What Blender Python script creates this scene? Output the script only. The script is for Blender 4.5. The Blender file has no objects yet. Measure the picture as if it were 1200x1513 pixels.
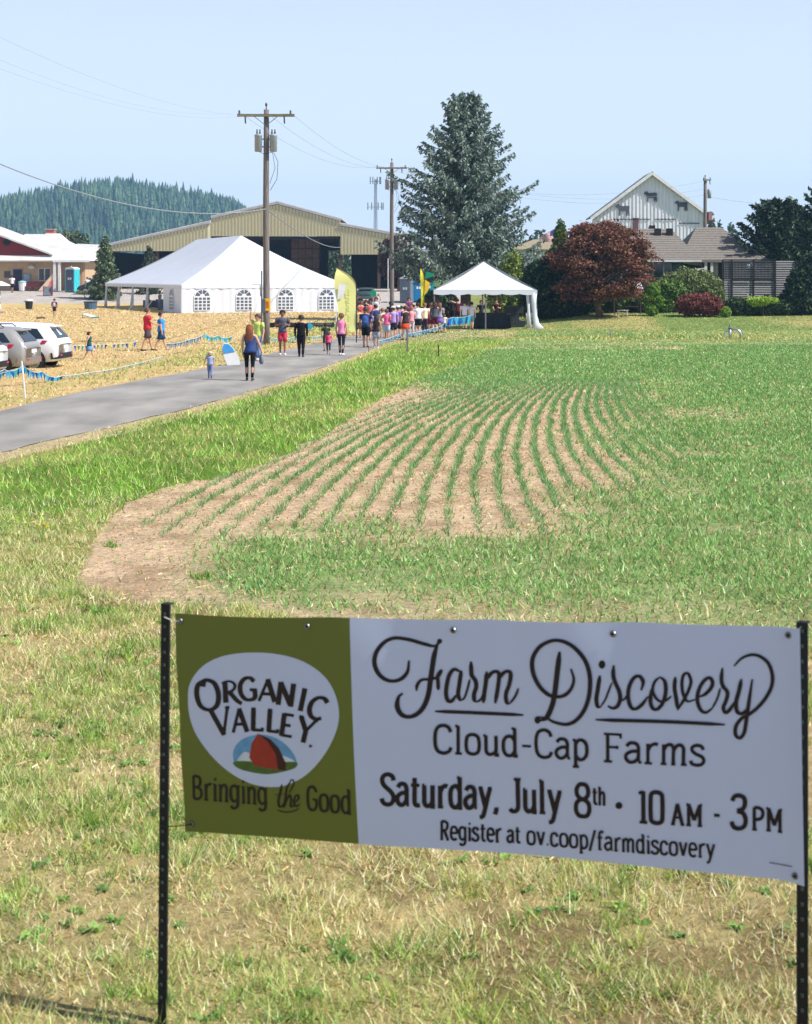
import bpy, math, random
import numpy as np
from mathutils import Vector, Matrix
random.seed(7); rng = np.random.default_rng(11)
sc = bpy.context.scene
COL = sc.collection
R = math.radians

# ------------------------------------------------------------ camera, light
FP, PY0, HC = 2500.0, 405.0, 3.2        # focal length in photo pixels, horizon row, eye height
cam_d = bpy.data.cameras.new('camera'); cam = bpy.data.objects.new('camera', cam_d); COL.objects.link(cam)
sc.camera = cam
cam.location = (0, 0, HC); cam.rotation_euler = (R(90), 0, 0)
cam_d.sensor_fit = 'VERTICAL'; cam_d.sensor_height = 36.0; cam_d.sensor_width = 36.0
cam_d.lens = 36.0 * FP / 1513.0
cam_d.shift_y = -(756.5 - PY0) / 1513.0
cam_d.clip_start = 0.5; cam_d.clip_end = 12000
cam_d.dof.use_dof = True; cam_d.dof.focus_distance = 34.0; cam_d.dof.aperture_fstop = 6.3

SUN_EL, SUN_PHI = 47.0, 22.0            # elevation; azimuth turned from +X towards the camera
sdir = Vector((math.cos(R(SUN_EL)) * math.cos(R(SUN_PHI)), -math.cos(R(SUN_EL)) * math.sin(R(SUN_PHI)), math.sin(R(SUN_EL))))
world = bpy.data.worlds.new('World'); sc.world = world; world.use_nodes = True
nt = world.node_tree; nt.nodes.clear()
sky = nt.nodes.new('ShaderNodeTexSky'); sky.sky_type = 'NISHITA'; sky.sun_disc = False
sky.sun_elevation = R(SUN_EL); sky.sun_rotation = math.atan2(sdir.x, sdir.y)
sky.air_density = 1.0; sky.dust_density = 0.4; sky.ozone_density = 1.0; sky.altitude = 50
bg = nt.nodes.new('ShaderNodeBackground'); bg.inputs['Strength'].default_value = 0.09
wo = nt.nodes.new('ShaderNodeOutputWorld')
# pale summer haze low in the sky, the same all round, over the physical sky
tcw = nt.nodes.new('ShaderNodeTexCoord'); sx = nt.nodes.new('ShaderNodeSeparateXYZ'); nt.links.new(tcw.outputs['Generated'], sx.inputs[0])
crw = nt.nodes.new('ShaderNodeValToRGB'); el_ = crw.color_ramp.elements
el_[0].position = 0.0; el_[0].color = (.92,.92,.92,1); el_[1].position = 0.42; el_[1].color = (.0,.0,.0,1)
e2 = el_.new(0.16); e2.color = (.62,.62,.62,1)
nt.links.new(sx.outputs['Z'], crw.inputs[0])
hz = nt.nodes.new('ShaderNodeMixRGB'); hz.inputs[2].default_value = (7.75, 8.75, 10.9, 1)
nt.links.new(crw.outputs[0], hz.inputs[0]); nt.links.new(sky.outputs[0], hz.inputs[1])
nt.links.new(hz.outputs[0], bg.inputs[0]); nt.links.new(bg.outputs[0], wo.inputs[0])
sl = bpy.data.lights.new('sun', 'SUN'); sl.energy = 5.0; sl.angle = R(0.5); sl.color = (1.0, 0.955, 0.89)
so = bpy.data.objects.new('sun', sl); COL.objects.link(so)
so.rotation_euler = sdir.to_track_quat('Z', 'Y').to_euler(); so.location = (60, -20, 80)
sc.view_settings.view_transform = 'Standard'; sc.view_settings.look = 'None'
sc.view_settings.exposure = 0.42; sc.view_settings.gamma = 1.0; sc.view_settings.use_curve_mapping = False
sc.cycles.max_bounces = 6; sc.cycles.diffuse_bounces = 3; sc.cycles.transparent_max_bounces = 12
sc.cycles.volume_bounces = 1; sc.cycles.volume_step_rate = 1.0

# ------------------------------------------------------------ materials
def srgb(r, g, b):
    f = lambda c: (c/255/12.92) if c/255 <= 0.04045 else ((c/255+0.055)/1.055)**2.4
    return (f(r), f(g), f(b))
_M = {}
def mat(name, col, rough=0.75, var=0.12, scale=6.0, bump=0.0, metal=0.0, spec=0.3, transl=0.0, stretch=None, col2=None, alpha=None):
    """principled surface whose colour wanders with two octaves of noise"""
    if name in _M: return _M[name]
    m = bpy.data.materials.new(name); m.use_nodes = True
    n = m.node_tree.nodes; l = m.node_tree.links; b = n['Principled BSDF']
    b.inputs['Roughness'].default_value = rough; b.inputs['Metallic'].default_value = metal
    b.inputs['Specular IOR Level'].default_value = spec
    tc = n.new('ShaderNodeTexCoord'); src = tc.outputs['Object']
    if stretch:
        mp = n.new('ShaderNodeMapping'); mp.inputs['Scale'].default_value = stretch
        l.new(src, mp.inputs[0]); src = mp.outputs[0]
    nz = n.new('ShaderNodeTexNoise'); nz.inputs['Scale'].default_value = scale; nz.inputs['Detail'].default_value = 5
    l.new(src, nz.inputs['Vector'])
    cr = n.new('ShaderNodeValToRGB')
    a = tuple(max(0, c*(1-var)) for c in col); d = tuple(min(1, c*(1+var)) for c in (col2 or col))
    if col2: a = col; d = col2
    cr.color_ramp.elements[0].position = 0.32; cr.color_ramp.elements[1].position = 0.68
    cr.color_ramp.elements[0].color = (*a, 1); cr.color_ramp.elements[1].color = (*d, 1)
    l.new(nz.outputs['Fac'], cr.inputs[0]); l.new(cr.outputs[0], b.inputs['Base Color'])
    if bump:
        bp = n.new('ShaderNodeBump'); bp.inputs['Strength'].default_value = 0.6; bp.inputs['Distance'].default_value = bump
        l.new(nz.outputs['Fac'], bp.inputs['Height']); l.new(bp.outputs[0], b.inputs['Normal'])
    if transl:
        tr = n.new('ShaderNodeBsdfTranslucent'); l.new(cr.outputs[0], tr.inputs[0])
        mx = n.new('ShaderNodeMixShader'); mx.inputs[0].default_value = transl
        out = n['Material Output']; l.new(b.outputs[0], mx.inputs[1]); l.new(tr.outputs[0], mx.inputs[2]); l.new(mx.outputs[0], out.inputs[0])
    _M[name] = m; return m
def leafmat(name, rough=0.6, transl=0.35, spec=0.25):
    """leaf or blade whose own colour is stored per leaf"""
    if name in _M: return _M[name]
    m = bpy.data.materials.new(name); m.use_nodes = True
    n = m.node_tree.nodes; l = m.node_tree.links; b = n['Principled BSDF']
    b.inputs['Roughness'].default_value = rough; b.inputs['Specular IOR Level'].default_value = spec
    at = n.new('ShaderNodeAttribute'); at.attribute_name = 'col'
    l.new(at.outputs['Color'], b.inputs['Base Color'])
    tr = n.new('ShaderNodeBsdfTranslucent'); l.new(at.outputs['Color'], tr.inputs[0])
    mx = n.new('ShaderNodeMixShader'); mx.inputs[0].default_value = transl
    l.new(b.outputs[0], mx.inputs[1]); l.new(tr.outputs[0], mx.inputs[2]); l.new(mx.outputs[0], n['Material Output'].inputs[0])
    _M[name] = m; return m
def cloth(rgb): 
    c = srgb(*rgb); return mat('cloth_%d_%d_%d' % rgb, c, 0.85, 0.1, 14, spec=0.1)

# ------------------------------------------------------------ mesh tools
class MB:
    def __init__(s): s.v = []; s.f = []
    def add(s, vs, fs):
        o = len(s.v); s.v += [tuple(p) for p in vs]; s.f += [tuple(i+o for i in f) for f in fs]; return s
    def box(s, x0, x1, y0, y1, z0, z1):
        return s.add([(x0,y0,z0),(x1,y0,z0),(x1,y1,z0),(x0,y1,z0),(x0,y0,z1),(x1,y0,z1),(x1,y1,z1),(x0,y1,z1)],
                     [(0,3,2,1),(4,5,6,7),(0,1,5,4),(1,2,6,5),(2,3,7,6),(3,0,4,7)])
    def beam(s, a, b, w, h=None):
        """rectangular bar from a to b"""
        a = Vector(a); b = Vector(b); h = h or w; d = (b-a)
        if d.length < 1e-6: return s
        d.normalize(); up = Vector((0,0,1)) if abs(d.z) < .95 else Vector((0,1,0))
        x = d.cross(up).normalized()*w/2; y = x.cross(d).normalized()*h/2
        vs = [a-x-y,a+x-y,a+x+y,a-x+y,b-x-y,b+x-y,b+x+y,b-x+y]
        return s.add(vs, [(0,3,2,1),(4,5,6,7),(0,1,5,4),(1,2,6,5),(2,3,7,6),(3,0,4,7)])
    def tube(s, pts, rad, n=8, cap=True, flat=None):
        """loft through pts; rad a number or list, entries may be (rx, ry) ellipses; flat = reference x axis"""
        P = [Vector(p) for p in pts]; k = len(P)
        if not isinstance(rad, (list, tuple)): rad = [rad]*k
        o = len(s.v); ref = Vector(flat) if flat else None
        for i, p in enumerate(P):
            d = (P[min(i+1,k-1)]-P[max(i-1,0)]); d = d.normalized() if d.length > 1e-9 else Vector((0,0,1))
            if ref is None:
                r0 = Vector((1,0,0)) if abs(d.x) < .8 else Vector((0,1,0)); ref2 = r0
            else: ref2 = ref
            x = (ref2 - d*ref2.dot(d)).normalized(); y = d.cross(x)
            rr = rad[i]; rx, ry = rr if isinstance(rr, (list, tuple)) else (rr, rr)
            for j in range(n):
                a = 2*math.pi*j/n; q = p + x*(rx*math.cos(a)) + y*(ry*math.sin(a)); s.v.append(tuple(q))
        for i in range(k-1):
            for j in range(n):
                j2 = (j+1) % n; s.f.append((o+i*n+j, o+i*n+j2, o+(i+1)*n+j2, o+(i+1)*n+j))
        if cap:
            s.f.append(tuple(o+j for j in reversed(range(n)))); s.f.append(tuple(o+(k-1)*n+j for j in range(n)))
        return s
    def lathe(s, prof, c=(0,0,0), n=12):
        return s.tube([(c[0],c[1],c[2]+z) for z, r in prof], [max(r, .001) for z, r in prof], n)
    def prism(s, poly, y0, y1):
        """polygon in xz, extruded y0..y1"""
        k = len(poly); o = len(s.v)
        s.v += [(x,y0,z) for x,z in poly] + [(x,y1,z) for x,z in poly]
        s.f.append(tuple(o+i for i in range(k))); s.f.append(tuple(o+k+i for i in reversed(range(k))))
        for i in range(k): j = (i+1) % k; s.f.append((o+i, o+k+i, o+k+j, o+j))
        return s
    def slab(s, quad, t):
        """quad (or polygon) of 3-D points with thickness t downwards along its normal"""
        q = [Vector(p) for p in quad]; n = (q[1]-q[0]).cross(q[-1]-q[0]).normalized()
        if n.z < 0: n = -n
        k = len(q); o = len(s.v); s.v += [tuple(p) for p in q] + [tuple(p-n*t) for p in q]
        s.f.append(tuple(o+i for i in range(k))); s.f.append(tuple(o+k+i for i in reversed(range(k))))
        for i in range(k): j = (i+1) % k; s.f.append((o+i, o+k+i, o+k+j, o+j))
        return s
    def ball(s, c, r, n=8, m=6):
        rx, ry, rz = r if isinstance(r, (tuple, list)) else (r, r, r)
        o = len(s.v)
        for i in range(m+1):
            t = math.pi*i/m
            for j in range(n):
                a = 2*math.pi*j/n
                s.v.append((c[0]+rx*max(math.sin(t),.02)*math.cos(a), c[1]+ry*max(math.sin(t),.02)*math.sin(a), c[2]+rz*math.cos(t)))
        for i in range(m):
            for j in range(n):
                j2 = (j+1) % n; s.f.append((o+i*n+j, o+(i+1)*n+j, o+(i+1)*n+j2, o+i*n+j2))
        return s
def ob(name, mb, m, parent=None, smooth=False, loc=None, kind=None):
    me = bpy.data.meshes.new(name)
    me.from_pydata(mb.v, [], mb.f); me.validate(); me.update()
    me.materials.append(m)
    if smooth: me.polygons.foreach_set('use_smooth', [True]*len(me.polygons))
    o = bpy.data.objects.new(name, me); COL.objects.link(o)
    if parent is not None: o.parent = parent
    if loc is not None: o.location = loc
    if kind: o['kind'] = kind
    return o
def tag(o, label, cat, group=None):
    o['label'] = label; o['category'] = cat
    if group: o['group'] = group
    return o
def thing(name, label, cat, loc=(0,0,0), rz=0.0, group=None):
    o = bpy.data.objects.new(name, None); COL.objects.link(o); o.empty_display_size = .2
    o.location = loc; o.rotation_euler = (0, 0, rz); return tag(o, label, cat, group)
def copy_tree(o, parent=None):
    c = o.copy(); COL.objects.link(c)
    if parent is not None: c.parent = parent
    for ch in [x for x in list(o.children)]: copy_tree(ch, c)
    return c
def npmesh(name, V, F, col, m, parent=None, kind=None, smooth=False):
    """fast mesh from arrays: V (n,3), F (k,3|4), col (n,3)"""
    me = bpy.data.meshes.new(name); k = F.shape[1]
    me.vertices.add(len(V)); me.vertices.foreach_set('co', V.astype(np.float32).ravel())
    me.loops.add(F.size); me.loops.foreach_set('vertex_index', F.astype(np.int32).ravel())
    me.polygons.add(len(F)); me.polygons.foreach_set('loop_start', np.arange(0, F.size, k, dtype=np.int32))
    me.update(calc_edges=True)
    if col is not None:
        a = me.color_attributes.new('col', 'FLOAT_COLOR', 'POINT')
        a.data.foreach_set('color', np.concatenate([col, np.ones((len(col),1))], 1).astype(np.float32).ravel())
    if smooth: me.polygons.foreach_set('use_smooth', [True]*len(me.polygons))
    me.materials.append(m)
    o = bpy.data.objects.new(name, me); COL.objects.link(o)
    if parent is not None: o.parent = parent
    if kind: o['kind'] = kind
    return o

# ------------------------------------------------------------ terrain
def sst(a, b, x):
    t = np.clip((np.asarray(x, float)-a)/(b-a), 0, 1); return t*t*(3-2*t)
def vnoise(x, y, s, seed=0):
    """smooth value noise"""
    r = np.random.default_rng(seed).random((64, 64))
    x = np.asarray(x, float)/s + 1000.37; y = np.asarray(y, float)/s + 1000.71
    xi = np.floor(x).astype(int); yi = np.floor(y).astype(int); fx = x-xi; fy = y-yi
    fx = fx*fx*(3-2*fx); fy = fy*fy*(3-2*fy)
    g = lambda a, b: r[a % 64, b % 64]
    return (g(xi,yi)*(1-fx)+g(xi+1,yi)*fx)*(1-fy)+(g(xi,yi+1)*(1-fx)+g(xi+1,yi+1)*fx)*fy
def fbm(x, y, s, seed=0, o=4):
    t = 0; a = 0.5; w = 0
    for i in range(o): t = t + a*vnoise(x, y, s/2**i, seed+i*7); w += a; a *= .55
    return t/w
def hill_h(x, y):
    # ridge on the left far away
    px = 600+FP*np.asarray(x, float)/1400.0
    prof = np.interp(px, [-900,-500,-200,0,60,110,180,250,300,340,365,420,600,1300],
                         [40, 46, 50, 53, 60, 65.5, 69, 63.5, 58, 53, 44, 22, 4, 0])
    yy = np.asarray(y, float)
    return prof*sst(1080, 1400, yy)*(1-0.6*sst(1400, 1900, yy))
def g(x, y):
    x = np.asarray(x, float); y = np.asarray(y, float)
    left = 1.4*sst(165, 190, y)
    rt = 0.72*sst(96, 112, y) + 0.7*sst(150, 190, y)
    w = sst(6, 12, x)
    return left*(1-w) + rt*w + hill_h(x, y)
def gz(x, y): return float(g(x, y))
def P(px, d, dz=0.0):
    """point on the ground at photo column px and distance d"""
    x = (px-600)*d/FP; return (x, d, gz(x, d)+dz)
def Z(py, d): return HC + (PY0-py)*d/FP      # height seen at row py at distance d
def X(px, d): return (px-600)*d/FP
# ------------------------------------------------------------ land cover, all as functions of the place (x, y)
def toimg(x, y): return 600+FP*x/y, PY0+FP*HC/y     # handy coordinates to describe outlines on the flat near land
_rt = ([-900,-300,0,100,200,300,340,400,430,500,530,600,700], [760,672,607,583,563,545,537,522,515,500,495,486,480])
_rb = ([-900,-300,0,100,200,300,400,500,560,600,650,700], [900,742,668,645,622,598,570,535,512,500,490,484])
_vb = ([-900,-300,0,60,100,122,140,180,230,330,400,480,560,620,690,720,760], [1300,1010,905,895,884,848,790,748,728,704,682,642,592,562,536,520,505])
_sb = ([-900,0,80,120,240,500,800,1200,1600,2400], [900,890,872,880,905,915,930,945,960,1000])
def cover(x, y, jit=0):
    """masks: road, verge, soil (bare field), lawn, dry, far crop"""
    x = np.asarray(x, float); y = np.asarray(y, float)
    ys = np.maximum(y, 4.0)
    px, py = toimg(x, ys)
    wob = (fbm(x, y, 1.3, 3)-.5)*1.5+(fbm(x, y, .28, 4)-.5)*.9+(fbm(x, y, 4, 2)-.5)*1.2 + (np.clip(rng.normal(0, jit, x.shape), -1, 1) if jit else 0)            # metres of raggedness
    pyw = PY0+FP*HC/np.maximum(ys+wob*1.0, 4)
    rt = np.interp(px, *_rt); rb = np.interp(px, *_rb); vb = np.interp(px, *_vb); sb = np.interp(px, *_sb)
    side = np.zeros_like(x)
    out = {}
    pyr = PY0+FP*HC/np.maximum(ys+(fbm(x, y, .35, 6)-.5)*.9+(fbm(x, y, 1.7, 8)-.5)*.5, 4)
    out['road'] = (pyr > rt) & (pyr < rb) & (px < 700) & (ys < 99)
    out['verge'] = (pyr >= rb) & (pyw < vb) & (px < 760)
    out['left'] = ((pyr <= rt) | ((px < 560) & (ys >= 99))) & (px < 700)
    out['lawn'] = (pyw >= np.minimum(np.maximum(sb, 0), 99999)) & (pyw >= vb)
    out['field'] = ~(out['road'] | out['verge'] | out['left'] | out['lawn'])
    # a bare strip at the right by the near lawn
    out['px'] = px; out['py'] = py
    return out
ROWS = np.arange(-3.3, 6.2, 0.385)
def rowx(x0, y):
    return x0 + .0035*(y-22)**2 + .09*((2-x0)/5.3)*(y-22)
def solid(x, y):
    """how closed the young crop stands (0 in rows .. 1 closed)"""
    px, py = toimg(x, np.maximum(y, 4))
    right = np.interp(py, [520,565,600,660,720,780,940], [700,990,1030,1000,990,900,560])
    a = sst(-190, 110, px-right + (fbm(x, y, 2.2, 21)-.5)*260)
    b = sst(755, 835, py + (fbm(x, y, 1.5, 22)-.5)*90) * sst(250, 420, px+(py-800)*.5)
    c = sst(585, 552, py + (fbm(x, y, 3, 23)-.5)*40)
    front = 1-.85*sst(868, 905, py+(fbm(x, y, 1.2, 24)-.5)*60)*sst(1250, 400, px)
    return np.maximum(np.maximum(a, b), c)*front

GC = dict(soil=srgb(214,186,152), soil2=srgb(176,148,116), thatch=srgb(190,172,120), dry=srgb(212,182,128), green=srgb(120,150,62),
          gravel=srgb(190,180,172), crop=srgb(124,156,90), lawn2=srgb(124,142,78))
def mix(a, b, t): return a*(1-t[:, None]) + np.asarray(b)[None, :]*t[:, None]
def build_ground():
    ya = np.concatenate([np.linspace(-18, 5, 12, endpoint=False), 5*np.power(110/5, np.linspace(0, 1, 420, endpoint=False)),
                         np.linspace(110, 240, 90, endpoint=False), 240*np.power(9000/240, np.linspace(0, 1, 70))])
    ta = np.concatenate([np.linspace(-3.5, -.42, 26, endpoint=False), np.linspace(-.42, .42, 330, endpoint=False), np.linspace(.42, 3.5, 26)])
    T, Y = np.meshgrid(ta, ya); XX = T*(np.maximum(Y, 0)*.72+8)
    x = XX.ravel(); y = Y.ravel()
    cv = cover(x, y); z = g(x, y)
    n1 = fbm(x, y, .5, 5); n2 = fbm(x, y, 3, 9)
    near = 1-sst(50, 110, y)
    z = z + near*((n1-.5)*.05*np.where(cv['field'], 1.0, .8)*np.where(cv['road'], 0, 1) + np.where(cv['road'], -.012, 0))
    # colours of the bare land itself
    c = np.tile(np.array(GC['thatch']), (len(x), 1))
    t = sst(.35, .65, n2); c = mix(c, np.array(GC['soil']), t*.45); c = mix(c, srgb(112,92,62), .6*sst(.56, .70, fbm(x, y, .9, 12)))
    soil = mix(np.tile(np.array(GC['soil']), (len(x), 1)), GC['soil2'], .8*sst(.45, .75, n1))
    m = cv['field']; c[m] = soil[m]
    sl_ = solid(x, y)*.7; c = np.where(m[:, None], c*(1-sl_[:, None])+np.array(GC['crop'])[None]*sl_[:, None], c)
    farc = sst(60, 100, y)[:, None]*np.array(GC['crop'])[None] + (1-sst(60, 100, y))[:, None]*c
    c = np.where((m & (x > 3))[:, None], farc, c)
    m = cv['verge']; gg = mix(np.tile(np.array(GC['green'])*.8, (len(x), 1)), GC['thatch'], sst(.4,.7,n2)*.6); c[m] = gg[m]
    rb_ = np.interp(cv['px'], *_rb); sh = m & (cv['py']-rb_ < 9+10*n1); c[sh] = np.array(srgb(196,178,140))[None]
    m = cv['left'] & (y < 240); gd = mix(np.tile(np.array(GC['dry']), (len(x), 1)), GC['green'], .22*sst(.5, .8, fbm(x, y*.5, 4, 31))); c[m] = gd[m]
    m = (x > 4) & (y > 96) & (y < 240); lw = mix(np.tile(np.array(GC['lawn2']), (len(x), 1)), GC['dry'], .5*sst(.5, .75, fbm(x, y*.3, 5, 33))); c[m] = lw[m]
    m = (y > 71) & (y < 76+1.5*n2) & (x > -.5) & (x < 13); c[m] = (soil*1.0)[m]
    m = (y > 171) & (y < 232) & (x < 6); c[m] = np.array(GC['gravel'])[None]
    m = (y > 96) & (y <= 171) & (np.abs(x-(-1.2-(y-96)*.02)) < 3.5); c[m] = np.array(GC['gravel'])[None]*.95
    m = (y > 1000) | ((y > 232)); c[m] = np.array(srgb(96,116,62))[None]
    nx = len(ta); ny = len(ya)
    i = (np.arange(ny-1)[:, None]*nx + np.arange(nx-1)[None]).ravel()
    F = np.stack([i, i+1, i+1+nx, i+nx], 1)
    V = np.stack([x, y, z], 1)
    m = bpy.data.materials.new('ground'); m.use_nodes = True
    n = m.node_tree.nodes; l = m.node_tree.links; b = n['Principled BSDF']; b.inputs['Roughness'].default_value = .95; b.inputs['Specular IOR Level'].default_value = .1
    at = n.new('ShaderNodeAttribute'); at.attribute_name = 'col'
    tc = n.new('ShaderNodeTexCoord')
    nz = n.new('ShaderNodeTexNoise'); nz.inputs['Scale'].default_value = 9; nz.inputs['Detail'].default_value = 8; nz.inputs['Roughness'].default_value = .7
    l.new(tc.outputs['Object'], nz.inputs['Vector'])
    nb = n.new('ShaderNodeTexNoise'); nb.inputs['Scale'].default_value = .9; nb.inputs['Detail'].default_value = 6
    l.new(tc.outputs['Object'], nb.inputs['Vector'])
    mr = n.new('ShaderNodeMapRange'); mr.inputs[1].default_value = .25; mr.inputs[2].default_value = .75; mr.inputs[3].default_value = .48; mr.inputs[4].default_value = 1.32
    l.new(nz.outputs['Fac'], mr.inputs[0])
    mr2 = n.new('ShaderNodeMapRange'); mr2.inputs[1].default_value = .3; mr2.inputs[2].default_value = .7; mr2.inputs[3].default_value = .85; mr2.inputs[4].default_value = 1.12
    l.new(nb.outputs['Fac'], mr2.inputs[0])
    mu = n.new('ShaderNodeMath'); mu.operation = 'MULTIPLY'; l.new(mr.outputs[0], mu.inputs[0]); l.new(mr2.outputs[0], mu.inputs[1])
    vm = n.new('ShaderNodeVectorMath'); vm.operation = 'SCALE'; l.new(at.outputs['Color'], vm.inputs[0]); l.new(mu.outputs[0], vm.inputs['Scale'])
    l.new(vm.outputs[0], b.inputs['Base Color'])
    bp = n.new('ShaderNodeBump'); bp.inputs['Distance'].default_value = .07; bp.inputs['Strength'].default_value = 1.0
    l.new(nz.outputs['Fac'], bp.inputs['Height']); l.new(bp.outputs[0], b.inputs['Normal'])
    o = npmesh('ground', V, F, c, m, kind='structure', smooth=True); return o
build_ground()

def build_road():
    global _road_mat
    pts_r = list(zip(*_rb)); 
    def w(px, py): d = FP*HC/(py-PY0); return ((px-600)*d/FP, d)
    cl = []
    for pxx in [-900,-300,0,100,200,300,400,500,560,600,650]:
        a = w(pxx, np.interp(pxx, *_rb)); cl.append(a)
    right = np.array(cl); 
    left = np.array([w(p, np.interp(p, *_rt)) for p in [-900,-300,0,100,200,300,340,400,430,500,530,560,600]])
    ys = np.concatenate([np.linspace(min(right[0,1], left[0,1])+3, 99, 90)])
    v = []; f = []; nk = 9
    for i, yy in enumerate(ys):
        xr = np.interp(yy, right[:,1], right[:,0]); xl = np.interp(yy, left[:,1], left[:,0])
        for k in range(nk):
            t = k/(nk-1); x = xl+(xr-xl)*t + (math.sin(yy*1.3)*.05+math.sin(yy*3.1)*.04 if k in (0, nk-1) else 0)
            v.append((x, yy, .004+.035*(1-(2*t-1)**2)))
    for i in range(len(ys)-1):
        for k in range(nk-1): a = i*nk+k; f.append((a, a+1, a+1+nk, a+nk))
    m = mat('asphalt', srgb(128,124,120), .9, .1, .9, bump=.004, col2=srgb(160,155,149), spec=.2, stretch=(1,.35,1))
    mb = MB(); mb.add(v, f); o = ob('road', mb, m, smooth=True, kind='structure')
build_road()

# ------------------------------------------------------------ blades
GR = leafmat('grass_blade', .42, .3, .45)
def blades(x, y, h, w, lean, col, bent=False, z=None, yaw=None, wilt=None):
    n = len(x); z = g(x, y)+((fbm(x, y, .5, 5)-.5)*.05)*(1-sst(50,110,y)) - .008 if z is None else z
    a = rng.random(n)*2*np.pi if yaw is None else yaw
    # face roughly any way, a little biased to be seen broad side
    dx = np.cos(a)*w/2; dy = np.sin(a)*w/2
    la = rng.random(n)*2*np.pi; lx = np.cos(la)*lean*h; ly = np.sin(la)*lean*h
    B = np.stack([x, y, z], 1)
    o0 = B + np.stack([-dx, -dy, 0*dx], 1); o1 = B + np.stack([dx, dy, 0*dx], 1)
    if not bent:
        tip = B + np.stack([lx, ly, h*np.sqrt(np.maximum(1-lean**2*.6, .1))], 1)
        V = np.stack([o0, o1, tip], 1).reshape(-1, 3); F = np.arange(3*n).reshape(n, 3)
        C = np.repeat(col, 3, 0)
        return V, F, C
    m0 = B + np.stack([-dx*.8+lx*.35, -dy*.8+ly*.35, h*.6], 1); m1 = B + np.stack([dx*.8+lx*.35, dy*.8+ly*.35, h*.6], 1)
    tip = B + np.stack([lx, ly, h*(1-.35*lean)], 1)
    V = np.stack([o0, o1, m0, m1, tip], 1).reshape(-1, 3)
    i = np.arange(n)[:, None]*5
    F = np.concatenate([i+np.array([[0,1,3]]), i+np.array([[0,3,2]]), i+np.array([[2,3,4]])], 0)
    C = np.repeat(col, 5, 0)
    return V, F, C
def join(parts):
    V = []; F = []; C = []; o = 0
    for v, f, c in parts: V.append(v); F.append(f+o); C.append(c); o += len(v)
    return np.concatenate(V), np.concatenate(F), np.concatenate(C)
def wedge(n, y0, y1, margin=1.6, p=1.0):
    """points spread over the land in view between two distances; p<1 favours the near part"""
    u = rng.random(n); y = (y0**(1+p) + u*(y1**(1+p)-y0**(1+p)))**(1/(1+p))
    x = (rng.random(n)-.5)*(.48*y+margin*2)
    return x, y
def palette(n, cols, wts, jit=.14):
    c = np.array([srgb(*q) for q in cols]); i = rng.choice(len(cols), n, p=np.array(wts)/sum(wts))
    k = c[i]*(1+rng.normal(0, jit, (n, 1))); return np.clip(k*(1+rng.normal(0, .04, (n, 3))), 0.01, .95)

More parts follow.
